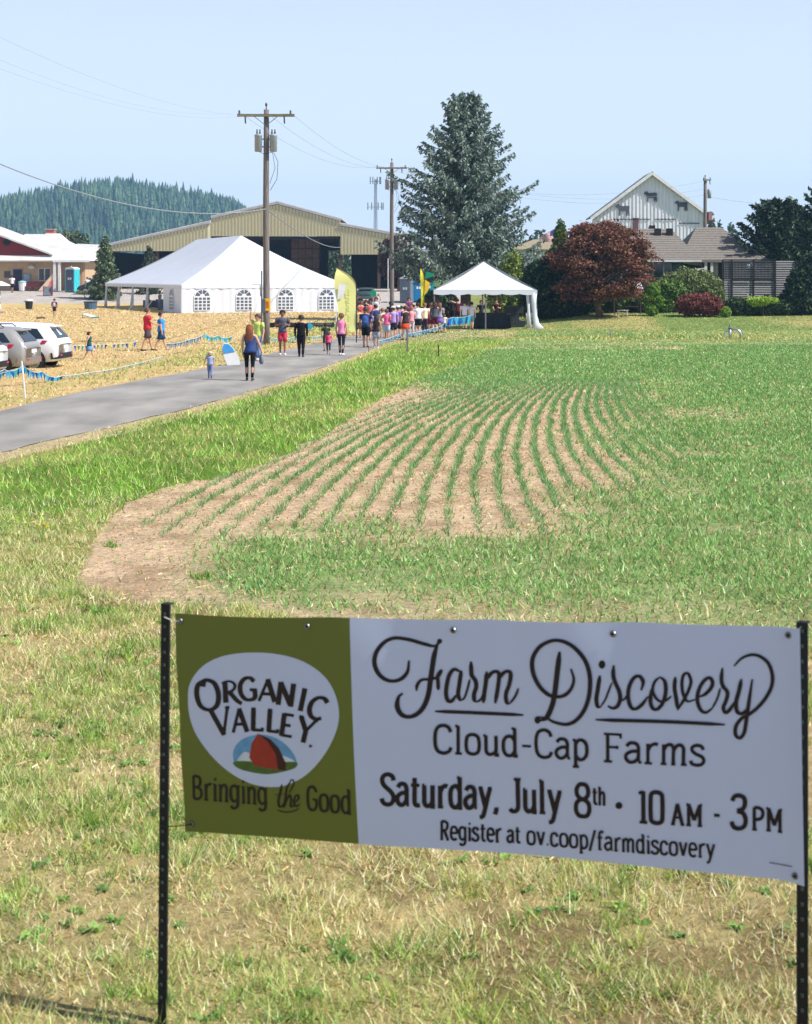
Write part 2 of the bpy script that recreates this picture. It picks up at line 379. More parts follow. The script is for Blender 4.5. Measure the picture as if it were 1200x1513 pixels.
def near_lawn():
    parts = []
    x, y = wedge(620000, 6.3, 25, p=.35)
    cv = cover(x, y, .22); k = (cv['lawn'] | (cv['verge'] & (y > 15) & (cv['px'] < 520))) & (rng.random(len(x)) < sst(25.5, 20, y)+cv['lawn']); x = x[k]; y = y[k]; px = cv['px'][k]; py = cv['py'][k]
    # bare strip at the far right, worn patches elsewhere
    bare = sst(1150, 1215, px + (fbm(x, y, .7, 41)-.5)*90)*sst(1290, 1240, py)*sst(960,1000,py)*.9
    pat = fbm(x, y, .9, 43); pat2 = fbm(x, y, .35, 44)
    dens = .45+.75*sst(.35, .6, pat*.6+pat2*.4) - bare - .3*sst(930, 890, py)
    k = rng.random(len(x)) < dens; x = x[k]; y = y[k]; pat = pat[k]; pat2 = pat2[k]; px = px[k]; py = py[k]
    n = len(x)
    dryp = sst(.60, .38, pat + (rng.random(n)-.5)*.3)
    green = palette(n, [(158,182,88),(184,200,112),(112,146,66),(208,214,146)], [4,4,3,3], .22)
    dry = palette(n, [(232,216,164),(214,194,136),(186,156,104),(242,232,192)], [4,3,2,3])
    isdry = (rng.random(n) < (.36+.46*dryp))
    # strong green tufts at the far left edge near the soil
    col = np.where(isdry[:, None], dry, green)
    h = np.clip(.04+.05*rng.random(n) + .07*sst(.5,.7,pat2), .02, .17); h = np.where(isdry, h*.75, h)
    lean = .35+1.0*rng.random(n)
    w = .0040+.00046*y; w = w*(.7+.6*rng.random(n))
    parts.append(blades(x, y, h, w, lean, col))
    # tufts of longer, broader blades
    tx, ty = wedge(5200, 6.5, 20, p=.4); cv = cover(tx, ty); pp = fbm(tx, ty, .9, 43)
    k = cv['lawn'] & (rng.random(len(tx)) < sst(.36, .6, pp)); tx = tx[k]; ty = ty[k]
    m = 16; X2 = np.repeat(tx, m)+rng.normal(0, .035, len(tx)*m); Y2 = np.repeat(ty, m)+rng.normal(0, .035, len(tx)*m)
    n = len(X2); base = np.repeat(palette(len(tx), [(128,168,64),(96,142,52),(176,190,96),(150,178,100)], [3,2,3,2]), m, 0)
    hh = np.repeat(.05+.09*rng.random(len(tx)), m)*(.6+.7*rng.random(n))
    parts.append(blades(X2, Y2, hh, np.full(n, .009), .3+.7*rng.random(n), np.clip(base*(1+rng.normal(0,.1,(n,1))),0,1), bent=False))
    # broad leaved rosettes: plantain and clover
    tx, ty = wedge(1500, 6.5, 19, p=.4); cv = cover(tx, ty); k = cv['lawn'] & (rng.random(len(tx)) < sst(.42,.62,fbm(tx, ty, 1.4, 47))); tx = tx[k]; ty = ty[k]
    m = 9; X2 = np.repeat(tx, m); Y2 = np.repeat(ty, m); n = len(X2); base = np.repeat(palette(len(tx), [(124,162,78),(146,180,92),(108,144,72)], [3,2,2]), m, 0)
    parts.append(blades(X2+rng.normal(0,.012,n), Y2+rng.normal(0,.012,n), np.repeat(.035+.035*rng.random(len(tx)), m), np.full(n, .024), 1.1+.5*rng.random(n), base, bent=True))
    V, F, C = join(parts)
    o = npmesh('lawn_grass', V, F, C, GR, kind='stuff'); tag(o, 'mown yellowish lawn grass with dry patches in front of the banner', 'grass')
near_lawn()

def verge():
    parts = []
    x, y = wedge(330000, 12, 80, p=.55, margin=2)
    cv = cover(x, y, .35); k = cv['verge']; x = x[k]; y = y[k]; px = cv['px'][k]; py = cv['py'][k]
    rb = np.interp(px, *_rb); vb = np.interp(px, *_vb)
    t = (py-rb)/np.maximum(vb-rb, 1)             # 0 at the road, 1 at the field
    nearroad = sst(.12, .02, t) 
    pat = fbm(x, y, 1.6, 51); pat2 = fbm(x, y, .5, 52)
    nearl = sst(760, 860, py)
    dens = .55+.5*pat2-.3*nearroad-.42*nearl*sst(.6,.4,pat)
    k = rng.random(len(x)) < dens; x, y, px, py, t, nearroad, pat, nearl, pat2 = [q[k] for q in (x, y, px, py, t, nearroad, pat, nearl, pat2)]
    n = len(x)
    green = palette(n, [(130,176,60),(152,194,80),(104,150,52),(184,206,112)], [4,4,3,3], .18)
    dry = palette(n, [(226,208,146),(200,178,112),(196,190,120)], [3,2,2])
    lum = (.80+.45*sst(.35,.65,fbm(x, y, .8, 54)))[:, None]; green = green*lum*np.array([[1.0,1.0,.95]])
    isdry = rng.random(n) < np.clip(.12+.75*nearroad+.4*nearl+.25*sst(.55,.35,pat), 0, 1)
    col = np.where(isdry[:, None], dry, green)
    h = (.07+.14*rng.random(n)*pat*1.6)*(1-.65*nearroad)*(1-.5*nearl)*(.8+.4*pat2)
    w = (.005+.0005*y)*(.7+.6*rng.random(n))
    parts.append(blades(x, y, h, w, .3+.8*rng.random(n), col, bent=False))
    V, F, C = join(parts)
    o = npmesh('verge_grass', V, F, C, GR, kind='stuff'); tag(o, 'tall bright green grass of the verge between path and ploughed field', 'grass')
verge()

def crop():
    parts = []
    # drilled rows
    for x0 in ROWS:
        y = rng.random(3400)**.8*(52-20.5)+20.5
        x = rowx(x0, y)+rng.normal(0, .030, len(y))+(fbm(y, y*0+x0*3, 1.6, 64)-.5)*.13
        cv = cover(x, y); s = solid(x, y)
        rag = fbm(x, y, .45, 60+int(abs(x0)*10)); pat = fbm(x, y, 3.0, 61)
        px, py = cv['px'], cv['py']
        fade = sst(-3.8, -2.6, x0 + 0*y)*1.0
        keep = cv['field'] & (rng.random(len(y)) < (.38+.8*sst(.34,.54,rag*.6+fbm(x, y, 1.8, 65)*.4))*(1-.95*s)*(1-.7*sst(-1.6,-3.0,x0+0*y)*sst(25,29,y))*(1-.5*sst(32,50,y))) & (py < 792+30*(rag-.5)) & (px > 212)
        x = x[keep]; y = y[keep]; n = len(x)
        if n == 0: continue
        col = palette(n, [(104,152,86),(126,170,102),(92,138,76),(152,180,116)], [4,4,2,1], .1)
        parts.append(blades(x, y, (.07+.08*rng.random(n)), (.005+.0004*y)*(.7+.5*rng.random(n)), .3+.7*rng.random(n), col))
    # closed stand
    x, y = wedge(820000, 14.2, 76, p=.3, margin=3)
    cv = cover(x, y); s = solid(x, y); px, py = cv['px'], cv['py']
    pat = fbm(x, y, 1.1, 71); pat2 = fbm(x, y, 4.5, 72)
    thin = sst(880, 925, py)*.35
    baresp = sst(.40, .30, pat*.7+fbm(x,y,.4,77)*.3)*sst(560,640,py)
    rel = sst(.34, .56, pat2*.5+pat*.5)
    band = 1-.8*((y > 71.5) & (y < 75.5) & (x < 12) & (x > 0))
    k = cv['field'] & (rng.random(len(x)) < s*(.35+.65*rel)*(1-.8*baresp)*(1-thin)*band + .02) & ~((px < 470) & (py > 560) & (s < .5) & (rng.random(len(x)) < .5))
    x = x[k]; y = y[k]; pat2 = pat2[k]; px = px[k]; py = py[k]; n = len(x)
    col = palette(n, [(128,172,90),(150,192,110),(108,152,78),(176,198,124)], [4,4,3,1], .1)
    dry = palette(n, [(222,204,150),(196,170,120)], [1,1]); isd = rng.random(n) < .09+.2*sst(860,930,py)
    col = np.where(isd[:, None], dry, col)
    parts.append(blades(x, y, (.05+.06*rng.random(n)), (.0048+.00095*y)*(.7+.6*rng.random(n)), .3+.9*rng.random(n), col))
    # stray seedlings and weeds along the ragged soil edges
    x, y = wedge(26000, 14, 48, p=.3, margin=2); cv = cover(x, y); s = solid(x, y); q = fbm(x, y, .55, 91)
    k = cv['field'] & (s < .6) & (rng.random(len(x)) < .75*sst(.56,.70,q)); x = x[k]; y = y[k]; n = len(x)
    parts.append(blades(x, y, .03+.06*rng.random(n), (.007+.0005*y)*(.7+.6*rng.random(n)), .5+.9*rng.random(n), palette(n, [(132,166,86),(160,186,110),(206,190,134)], [3,2,2])))
    V, F, C = join(parts)
    o = npmesh('crop_seedlings', V, F, C, GR, kind='stuff'); tag(o, 'young green grain seedlings drilled in curving rows on pale soil', 'crop')
    # weed tufts standing by the field edge
    spots = [(300,853,.11,.09,'bright green weed tuft alone on the bare soil just above the banner top'),(135,1088,.14,.12,'leafy weed clump in the dry lawn left of the green end of the banner'),
             (150,912,.2,.12,'sprawling weed clump where the lawn meets the bare soil corner'),(60,925,.2,.13,'tall grass clump at the left edge below the verge'),
             (215,958,.2,.14,'long grass clump close to the left post of the banner'),(160,806,.1,.06,'small weed at the tip of the soil corner'),(372,866,.05,.03,'tiny weed on the soil right of the bright tuft')]
    for i, (px_, py_, r, hh, lab) in enumerate(spots):
        d = FP*HC/(py_-PY0); cx = X(px_, d); n = int(90+300*r)
        q = rng.integers(0, 5, n); ox = rng.normal(0, r*.7, 5); oy = rng.normal(0, r, 5)
        xx = cx+ox[q]*.8+rng.normal(0, r*.28, n); yy = d+oy[q]+rng.normal(0, r*.4, n)
        col = palette(n, [(112,156,58),(140,180,76),(96,138,54),(178,190,104)], [3,3,2,1], .12)
        V, F, C = blades(xx, yy, hh*(.4+.8*rng.random(n)), np.full(n, .011), .4+.9*rng.random(n), col, bent=True)
        V = V-np.array([cx, d, 0]); o = npmesh('weed_tuft', V, F, C, GR); o.location = (cx, d, 0); tag(o, lab, 'weed')
crop()

def litter():
    """clods and straw on the bare soil, straw on the lawn"""
    x, y = wedge(150000, 13, 50, p=.3, margin=2); cv = cover(x, y); s = solid(x, y)
    k = cv['field'] & (rng.random(len(x)) < (1-.8*s)*.55); x = x[k][:26000]; y = y[k][:26000]; n = len(x)
    r = (.003+.0005*y)*(.4+1.4*rng.random(n)**3)
    z = (fbm(x, y, .5, 5)-.5)*.05
    a = rng.random(n)*6.28
    tet = np.array([[1,0,0],[-.5,.87,0],[-.5,-.87,0],[0,0,.9]])
    V = np.zeros((n, 4, 3))
    for i in range(4):
        V[:, i, 0] = x+r*(tet[i,0]*np.cos(a)-tet[i,1]*np.sin(a))*(1+.4*rng.random(n)); V[:, i, 1] = y+r*(tet[i,0]*np.sin(a)+tet[i,1]*np.cos(a)); V[:, i, 2] = z+r*tet[i,2]
    b = np.arange(n)[:, None]*4; F = np.concatenate([b+np.array([[0,1,3]]), b+np.array([[1,2,3]]), b+np.array([[2,0,3]])])
    C = np.repeat(palette(n, [(186,156,124),(152,122,94),(196,168,136)], [3,3,1]), 4, 0)
    m = leafmat('soil_crumb', .95, 0.0, .05)
    o = npmesh('soil_clods', V.reshape(-1,3), F, C, m, kind='stuff'); tag(o, 'crumbly clods of pale dry soil between the seedling rows', 'soil')
    # straw
    n = 9000; x, y = wedge(n, 6.5, 40, p=.3); cv = cover(x, y); k = ~cv['road'] & ~cv['left']; x = x[k]; y = y[k]; n = len(x)
    L = .02+.055*rng.random(n)**2+.07*(rng.random(n)<.04); a = rng.random(n)*6.28; w = .0018+.00028*y
    z = (fbm(x, y, .5, 5)-.5)*.05+.012+.03*rng.random(n)*cv['lawn'][k]
    ux = np.cos(a); uy = np.sin(a)
    q = [np.stack([x+sx*ux*L/2-sy*uy*w/2, y+sx*uy*L/2+sy*ux*w/2, z+sx*.006+.0*sy+.004*sy], 1) for sx, sy in ((-1,-1),(1,-1),(1,1),(-1,1))]
    V = np.stack(q, 1).reshape(-1, 3); F = np.arange(4*n).reshape(n, 4)
    C = np.repeat(palette(n, [(232,212,158),(208,178,124),(178,138,96)], [3,2,2]), 4, 0)
    o = npmesh('straw_litter', V, F, C, GR, kind='stuff'); tag(o, 'loose bleached straw lying on lawn and soil', 'straw')
litter()

def dry_field():
    x, y = wedge(150000, 32, 160, p=.25, margin=3); cv = cover(x, y)
    pat = fbm(x, y*.45, 2.5, 81)
    k = cv['left'] & (x < -2) & (rng.random(len(x)) < .9)
    # nothing grows on the yard, under the marquee or in the cars
    x = x[k]; y = y[k]; pat = pat[k]; px, py = toimg(x, y); n = len(x)
    edge = np.interp(px, *_rt)-py                       # pixels from the path edge
    gr = np.clip(.02+.65*np.exp(-((edge-16)/12.)**2)+.25*sst(.55,.7,pat)*sst(60,20,edge), 0, 1)
    isg = rng.random(n) < gr
    col = np.where(isg[:, None], palette(n, [(140,168,72),(168,184,92)], [1,1]), palette(n, [(234,208,160),(222,192,140),(200,166,112),(240,224,184)], [4,4,2,2], .1))
    col = col*(.86+.28*fbm(x*.5+y*.2, y*.35, .9, 88))[:, None]
    h = np.where(isg, .12, .07)*(.5+.9*rng.random(n))*(.7+.6*pat)
    V, F, C = blades(x, y, h, (.004+.0009*y)*(.7+.6*rng.random(n)), .3+.9*rng.random(n), col, z=g(x, y)-.005)
    o = npmesh('dry_grass', V, F, C, GR, kind='stuff'); tag(o, 'sun bleached golden grass of the parking field left of the path', 'grass')
    # lawn and weeds beyond the crop on the right
    x, y = wedge(130000, 74, 118, p=.2, margin=3); px, py = toimg(x, y)
    k = (x > -1.5+0*y) & (px > 560); x = x[k]; y = y[k]; n = len(x); pat = fbm(x, y*.4, 3, 85); px, py = toimg(x, y)
    weeds = np.exp(-((px-885)/75)**2)*((y > 82) & (y < 88)) + np.exp(-((px-1085)/45)**2)*((y > 82) & (y < 87)) + np.exp(-((px-990)/40)**2)*((y > 83) & (y < 87))*.6
    keep = rng.random(n) < (.55+.45*pat)*np.where((px > 655) & (y > 74.3) & (y < 79), .25, 1); x, y, pat, weeds = [q[keep] for q in (x, y, pat, weeds)]; n = len(x)
    yellow = rng.random(n) < .08+.45*sst(.52,.66,pat)*(y < 96) + .15
    col = np.where(yellow[:, None], palette(n, [(220,206,132),(204,190,112)], [1,1]), palette(n, [(136,166,88),(156,180,104),(118,150,76)], [2,2,1]))
    h = .05*(.6+.8*rng.random(n))+.22*np.clip(weeds, 0, 1)*rng.random(n)
    V, F, C = blades(x, y, h, (.085)*(.6+.7*rng.random(n)), .3+.8*rng.random(n), col, z=g(x, y)-.005)
    o = npmesh('far_lawn_grass', V, F, C, GR, kind='stuff'); tag(o, 'short green lawn grass and weeds beyond the crop field', 'grass')
dry_field()
def dandelions():
    for i, (px_, py_, lab) in enumerate(((62,803,'yellow flowering weed in the verge grass at the left'),(505,590,'small yellow flower head in the verge beside the soil'))):
        d = FP*HC/(py_-PY0); t = thing('flowering_weed', lab, 'flower', (X(px_,d), d, .03)); m = MB(); 
        for k in range(5):
            a = k*1.3; m.tube([(0,0,0),(.03*math.cos(a),.03*math.sin(a),.10),(.07*math.cos(a),.06*math.sin(a),.16+.01*k)], .003, 4)
        ob('stem', m, mat('weed_stem', srgb(110,146,60), .7), t)
        for k in range(5): a = k*1.3; ob('flower_head', MB().tube([(.07*math.cos(a),.06*math.sin(a),.16+.01*k),(.07*math.cos(a),.06*math.sin(a),.175+.01*k)], [.012,.022], 8), mat('flower_yellow', srgb(236,196,30), .6), t)
dandelions()
# ------------------------------------------------------------ buildings
WHITE = mat('white_paint', srgb(222,222,222), .7, .05, 2, col2=srgb(205,204,203))
WMETAL = mat('white_metal_roof', srgb(214,211,208), .55, .05, .8, col2=srgb(190,187,184))
VINYL = mat('marquee_vinyl', srgb(230,234,244), .55, .03, .6, transl=.18)
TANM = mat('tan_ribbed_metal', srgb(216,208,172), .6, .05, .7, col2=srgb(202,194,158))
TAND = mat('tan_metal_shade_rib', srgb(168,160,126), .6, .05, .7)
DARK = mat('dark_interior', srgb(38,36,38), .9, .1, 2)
DARKW = mat('dark_wood', srgb(70,58,50), .85, .15, 3)
GLASSD = mat('dark_window_glass', srgb(38,46,52), .15, .1, 1, spec=.6)
STEEL = mat('grey_steel', srgb(120,124,128), .5, .08, 3, metal=.4)
BLACKP = mat('black_plastic', srgb(30,31,34), .6, .1, 5)
POLEW = mat('weathered_pole_wood', srgb(100,92,88), .9, .2, 4, stretch=(8,8,.6), col2=srgb(132,124,120), bump=.006)

# --- big open shed with tan ribbed gable
def big_shed():
    d = 205.0; s = FP/d; zb = gz(-15, d)
    t = thing('farm_shed', 'large open fronted shed with tan ribbed metal gable behind the white marquee', 'shed', (X(407, d), d, zb))
    ox = X(407, d); x = lambda p: X(p, d)-ox; z = lambda q: Z(q, d)-zb
    D = 34.0
    # gable faces as thin sheets with thickness
    prof = [(x(312),z(349)),(x(503),z(349)),(x(503),z(327)),(x(410),z(302)),(x(312),z(323))]
    ob('gable_wall', MB().prism(prof, 0, .12), TANM, t)
    lw = [(x(150),z(371)),(x(312),z(371)),(x(312),z(330)),(x(170),z(361)),(x(150),z(366))]
    ob('wing_wall', MB().prism(lw, 0, .12), TANM, t)
    rw = [(x(503),z(376)),(x(604),z(376)),(x(604),z(352)),(x(503),z(334))]
    ob('wing_wall', MB().prism(rw, 0, .12), TANM, t)
    ob('end_wall', MB().prism([(x(604),0),(x(612),0),(x(612),z(354)),(x(604),z(352))], 0, D), TANM, t)
    # standing ribs, each a narrow proud fold
    for nm, a, b, bot, top in (('gable_rib', 312, 503, 349, lambda p: np.interp(p, [312,410,503],[323,302,327])),
                               ('wing_rib', 152, 312, 371, lambda p: np.interp(p, [150,312],[366,330])),
                               ('wing_rib', 503, 604, 376, lambda p: np.interp(p, [503,604],[334,352]))):
        p = a+2.4
        while p < b-1:
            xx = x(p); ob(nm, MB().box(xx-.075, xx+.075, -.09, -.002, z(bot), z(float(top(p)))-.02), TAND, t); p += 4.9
    # white rake trims and roof sheets
    tr = MB()
    for a, b in (((312,321),(410,299.5)),((410,299.5),(504,325)),((150,364),(312,328)),((503,331.5),(606,350))):
        tr.beam((x(a[0]),-.15,z(a[1])),(x(b[0]),-.15,z(b[1])),.25,.28)
    ob('rake_trim', tr, WHITE, t)
    for a, b in (((312,321),(410,299)),((410,299),(506,325)),((150,364),(312,327.5)),((503,331),(610,350))):
        ob('roof', MB().slab([(x(a[0]),-.4,z(a[1])+.16),(x(b[0]),-.4,z(b[1])+.16),(x(b[0]),D,z(b[1])+.16),(x(a[0]),D,z(a[1])+.16)], .08), WMETAL, t)
    # dark clerestory strip between roofs, columns, back walls with a gap to the light
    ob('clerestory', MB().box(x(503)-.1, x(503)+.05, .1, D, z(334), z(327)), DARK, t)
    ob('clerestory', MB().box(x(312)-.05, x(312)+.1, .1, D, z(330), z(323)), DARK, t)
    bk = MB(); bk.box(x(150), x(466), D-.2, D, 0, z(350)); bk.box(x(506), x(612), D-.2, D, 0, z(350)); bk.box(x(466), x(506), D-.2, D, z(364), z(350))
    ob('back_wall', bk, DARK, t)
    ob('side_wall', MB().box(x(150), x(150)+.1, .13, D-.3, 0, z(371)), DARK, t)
    for p in (152, 232, 312, 503, 560, 604):
        ob('column', MB().box(x(p)-.18, x(p)+.18, .15, .5, 0, z(349) if 300 < p < 510 else z(371)), DARKW, t)
    ob('beam', MB().box(x(312), x(503), .15, .35, z(353), z(349.2)), DARK, t)
    for k in range(7):
        yy = 4+k*4.4
        b = MB(); b.beam((x(312),yy,z(349)),(x(410),yy,z(322)),.2,.35); b.beam((x(410),yy,z(322)),(x(503),yy,z(349)),.2,.35); b.beam((x(312),yy,z(350)),(x(503),yy,z(350)),.15,.25)
        ob('truss', b, DARKW, t)
    ob('floor_slab', MB().box(x(150), x(612), .2, D-.4, -.1, .03), mat('dusty_slab', srgb(120,110,100), .9), t)
    # stacked timber bins inside, its own thing
    h = thing('bin_stack', 'tall brown block of stacked wooden bins inside the open shed', 'bins', (x(447)+ox, d+7, zb))
    for i in range(4):
        for k in range(5):
            ob('bin', MB().box(-1.75+i*.88, -.92+i*.88, -1.2, 1.2, .03+k*1.25, 1.2+k*1.25), mat('bin_wood', srgb(96,72,62), .9, .2, 2), h)
big_shed()

# --- tan farm office with red gable
def farmhouse():
    d = 188.0; zb = gz(-40, d); ox = X(60, d)
    t = thing('farm_office', 'low tan farm building with white roof and dark red gable', 'building', (ox, d, zb))
    x = lambda p: X(p, d)-ox; z = lambda q: Z(q, d)-zb
    tan = mat('tan_stucco', srgb(196,170,140), .85, .06, 1.5, col2=srgb(182,156,126)); red = mat('barn_red_siding', srgb(120,42,44), .8, .08, 2)
    ob('wall', MB().box(x(-230), x(126), 0, 12, 0, z(386)), tan, t)
    ob('wall', MB().box(x(90), x(123), -.25, -.003, 0, z(388)), mat('brown_stucco', srgb(168,136,108), .85), t, )
    # red gable with horizontal siding boards
    ax, az = x(-62), z(325)
    zg = z(377.5); n = 12
    for k in range(n):
        z0 = zg+(az-zg)*k/n; z1 = zg+(az-zg)*(k+1)/n-.02
        f = lambda zz: (zz-zg)/(az-zg)
        xl0 = x(-200)+(ax-x(-200))*f(z0); xr0 = x(76)+(ax-x(76))*f(z0); xl1 = x(-200)+(ax-x(-200))*f(z1); xr1 = x(76)+(ax-x(76))*f(z1)
        ob('siding_board', MB().prism([(xl0,z0),(xr0,z0),(xr1,z1),(xl1,z1)], -.9, -.86+.02*(k % 2)), red, t)
    ob('gable_backing', MB().prism([(x(-200),zg),(x(76),zg),(ax,az)], -.84, -.7), red, t)
    ob('gable_vent', MB().prism([(x(13)+.45*math.cos(a*.785),z(358)+.4*math.sin(a*.785)) for a in range(8)], -.96, -.9), DARK, t)
    # roofs: gable slopes, pent eave, hip wing
    ob('roof', MB().slab([(x(82),-1.5,z(375.5)),(ax,-1.5,z(322)),(ax,13,z(322)),(x(82),13,z(375.5))], .18), WMETAL, t)
    ob('roof', MB().slab([(x(-206),-1.5,z(376)),(x(-206),13,z(376)),(ax,13,z(322)),(ax,-1.5,z(322))], .18), WMETAL, t)
    ob('pent_roof', MB().slab([(x(-235),-2.2,z(385)),(x(84),-2.2,z(385)),(x(84),-.85,z(377)),(x(-235),-.85,z(377))], .15), WMETAL, t)
    ob('hip_roof', MB().add([(x(70),-2.0,z(385.5)),(x(137),-2.0,z(385.5)),(x(137),13,z(385.5)),(x(20),13,z(385.5)),(x(20),5.5,z(344)),(x(66),5.5,z(344.5)),(x(20),-2.0,z(385.5))],
        [(6,1,5,4),(1,2,5),(2,3,4,5),(0,6,3,2,1)]), WMETAL, t)
    ob('fascia', MB().box(x(84), x(137), -2.1, -1.98, z(387.5), z(384.6)), WHITE, t)
    # cupola-like cap with brick chimney
    ob('roof_cap', MB().add([(x(42),5,z(362)),(x(82),5,z(372)),(x(82),9,z(372)),(x(42),9,z(362)),(x(50),6.2,z(343)),(x(68),6.2,z(343)),(x(82),6.4,z(356)),(x(50),8,z(343)),(x(68),8,z(343)),(x(82),8.6,z(356))],
        [(0,1,6,5,4),(4,5,8,7),(5,6,9,8),(1,2,9,6),(0,4,7,3),(2,3,7,8,9)]), WHITE, t)
    ch = ob('chimney', MB().box(x(50), x(62.5), 6.3, 7.2, z(345), z(337)), mat('chimney_brick', srgb(170,98,84), .85, .15, 8), t)
    ob('chimney_cap', MB().box(x(48.8), x(63.7), 6.2, 7.3, z(337), z(336)), mat('concrete', srgb(176,160,150), .85), ch)
    # door, windows, lamp
    dr = ob('door', MB().box(x(20), x(33), -.08, -.003, 0, z(398)), mat('navy_door', srgb(44,46,72), .5), t)
    ob('handle', MB().ball((x(31),-.12,1.05), .06, 6, 4), STEEL, dr)
    ob('door_frame', MB().box(x(18.8), x(20), -.1, -.003, 0, z(396.6)).box(x(33), x(34.2), -.1, -.003, 0, z(396.6)).box(x(20), x(33), -.1, -.003, z(398), z(396.6)), mat('lilac_trim', srgb(150,140,150), .7), dr)
    for a, b, q0, q1, nm in ((57,75,396,415,2),(6,16,400,411,1)):
        w = ob('window', MB().box(x(a), x(b), -.05, -.003, z(q1), z(q0)), WHITE if nm == 2 else mat('blind', srgb(140,126,98), .8), t)
        for k in range(nm):
            xa = x(a)+.08+k*(x(b)-x(a))/nm; ob('pane', MB().box(xa, xa+(x(b)-x(a))/nm-.14, -.075, -.052, z(q1)+.08, z(q0)-.08), GLASSD if nm == 2 else GLASSD, w)
    l = ob('lamp', MB().lathe([(0,.12),(.05,.3),(.2,.42),(.35,.3),(.5,.08)], (x(48),-.45,z(397.5)), 8).beam((x(45),-.1,z(393)),(x(48),-.45,z(393)),.08), WHITE, t)
    for p, a in ((93,0),(86,0)): ob('post', MB().box(x(p)-.14, x(p)+.14, -2.0, -1.7, 0, z(386)), WHITE, t)
    ob('utility_box', MB().box(x(36), x(45), -.35, -.003, z(420), z(405)), mat('pale_blue_panel', srgb(150,166,186), .6), t)
    # red slanted board by the corner
    # benches on the walk
    for i, (p, c) in enumerate(((47,srgb(120,36,60)),(64,srgb(104,28,44)))):
        b = thing('bench', ['short crimson bench in front of the farm office door side','long dark red bench under the farm office window'][i], 'bench', (x(p)+ox, d-1.6, zb))
        m = mat('bench_%d' % i, c, .6); L = .8 if i == 0 else 1.7
        ob('seat', MB().box(-L/2, L/2, -.25, .25, .42, .47), m, b)
        for k in range(3): ob('back_slat', MB().box(-L/2, L/2, .27, .3, .55+k*.16, .67+k*.16), m, b)
        for sx in (-1, 1):
            for sy in (-.2, .25): ob('leg', MB().box(sx*L/2-.05*sx-.03, sx*L/2-.05*sx+.03, sy-.03, sy+.03, 0, .42 if sy < 0 else 1.0), m, b)
    c = thing('white_bin', 'white round bin between the office door and crimson bench', 'bin', (x(38)+ox, d-1.6, zb))
    ob('drum', MB().lathe([(0,.36),(.9,.42),(.92,.44)], n=10), WHITE, c); ob('lid', MB().lathe([(.92,.46),(1.0,.44),(1.1,.15)], n=10), mat('pale_teal', srgb(140,190,196), .5), c)
    v = thing('sloping_sign', 'pink and cream leaning board at the corner of the farm office', 'sign', (x(82)+ox, d-1.9, zb))
    ob('panel', MB().prism([(-1.5,0),(.5,0),(.5,1.9),(.2,2.0)], 0, .06), mat('cream_board', srgb(232,196,166), .7), v)
    ob('print_patch', MB().prism([(-.5,.2),(.1,.2),(.1,1.2),(-.2,1.0)], -.012, -.003), mat('pink_print', srgb(220,120,110), .7), v)
    # long white roofed shed behind
    d2 = 206.0; o2 = X(110, d2); zb2 = gz(-40, d2); s = thing('storage_shed', 'low storage shed with a plain white roof behind the farm office', 'shed', (o2, d2, zb2))
    x2 = lambda p: X(p, d2)-o2; z2 = lambda q: Z(q, d2)-zb2
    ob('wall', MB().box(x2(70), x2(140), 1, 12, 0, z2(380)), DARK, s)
    ob('roof', MB().slab([(x2(66),0,z2(372)),(x2(128),0,z2(380)),(x2(172),14,z2(361)),(x2(82),14,z2(357))], .2), WMETAL, s)
farmhouse()

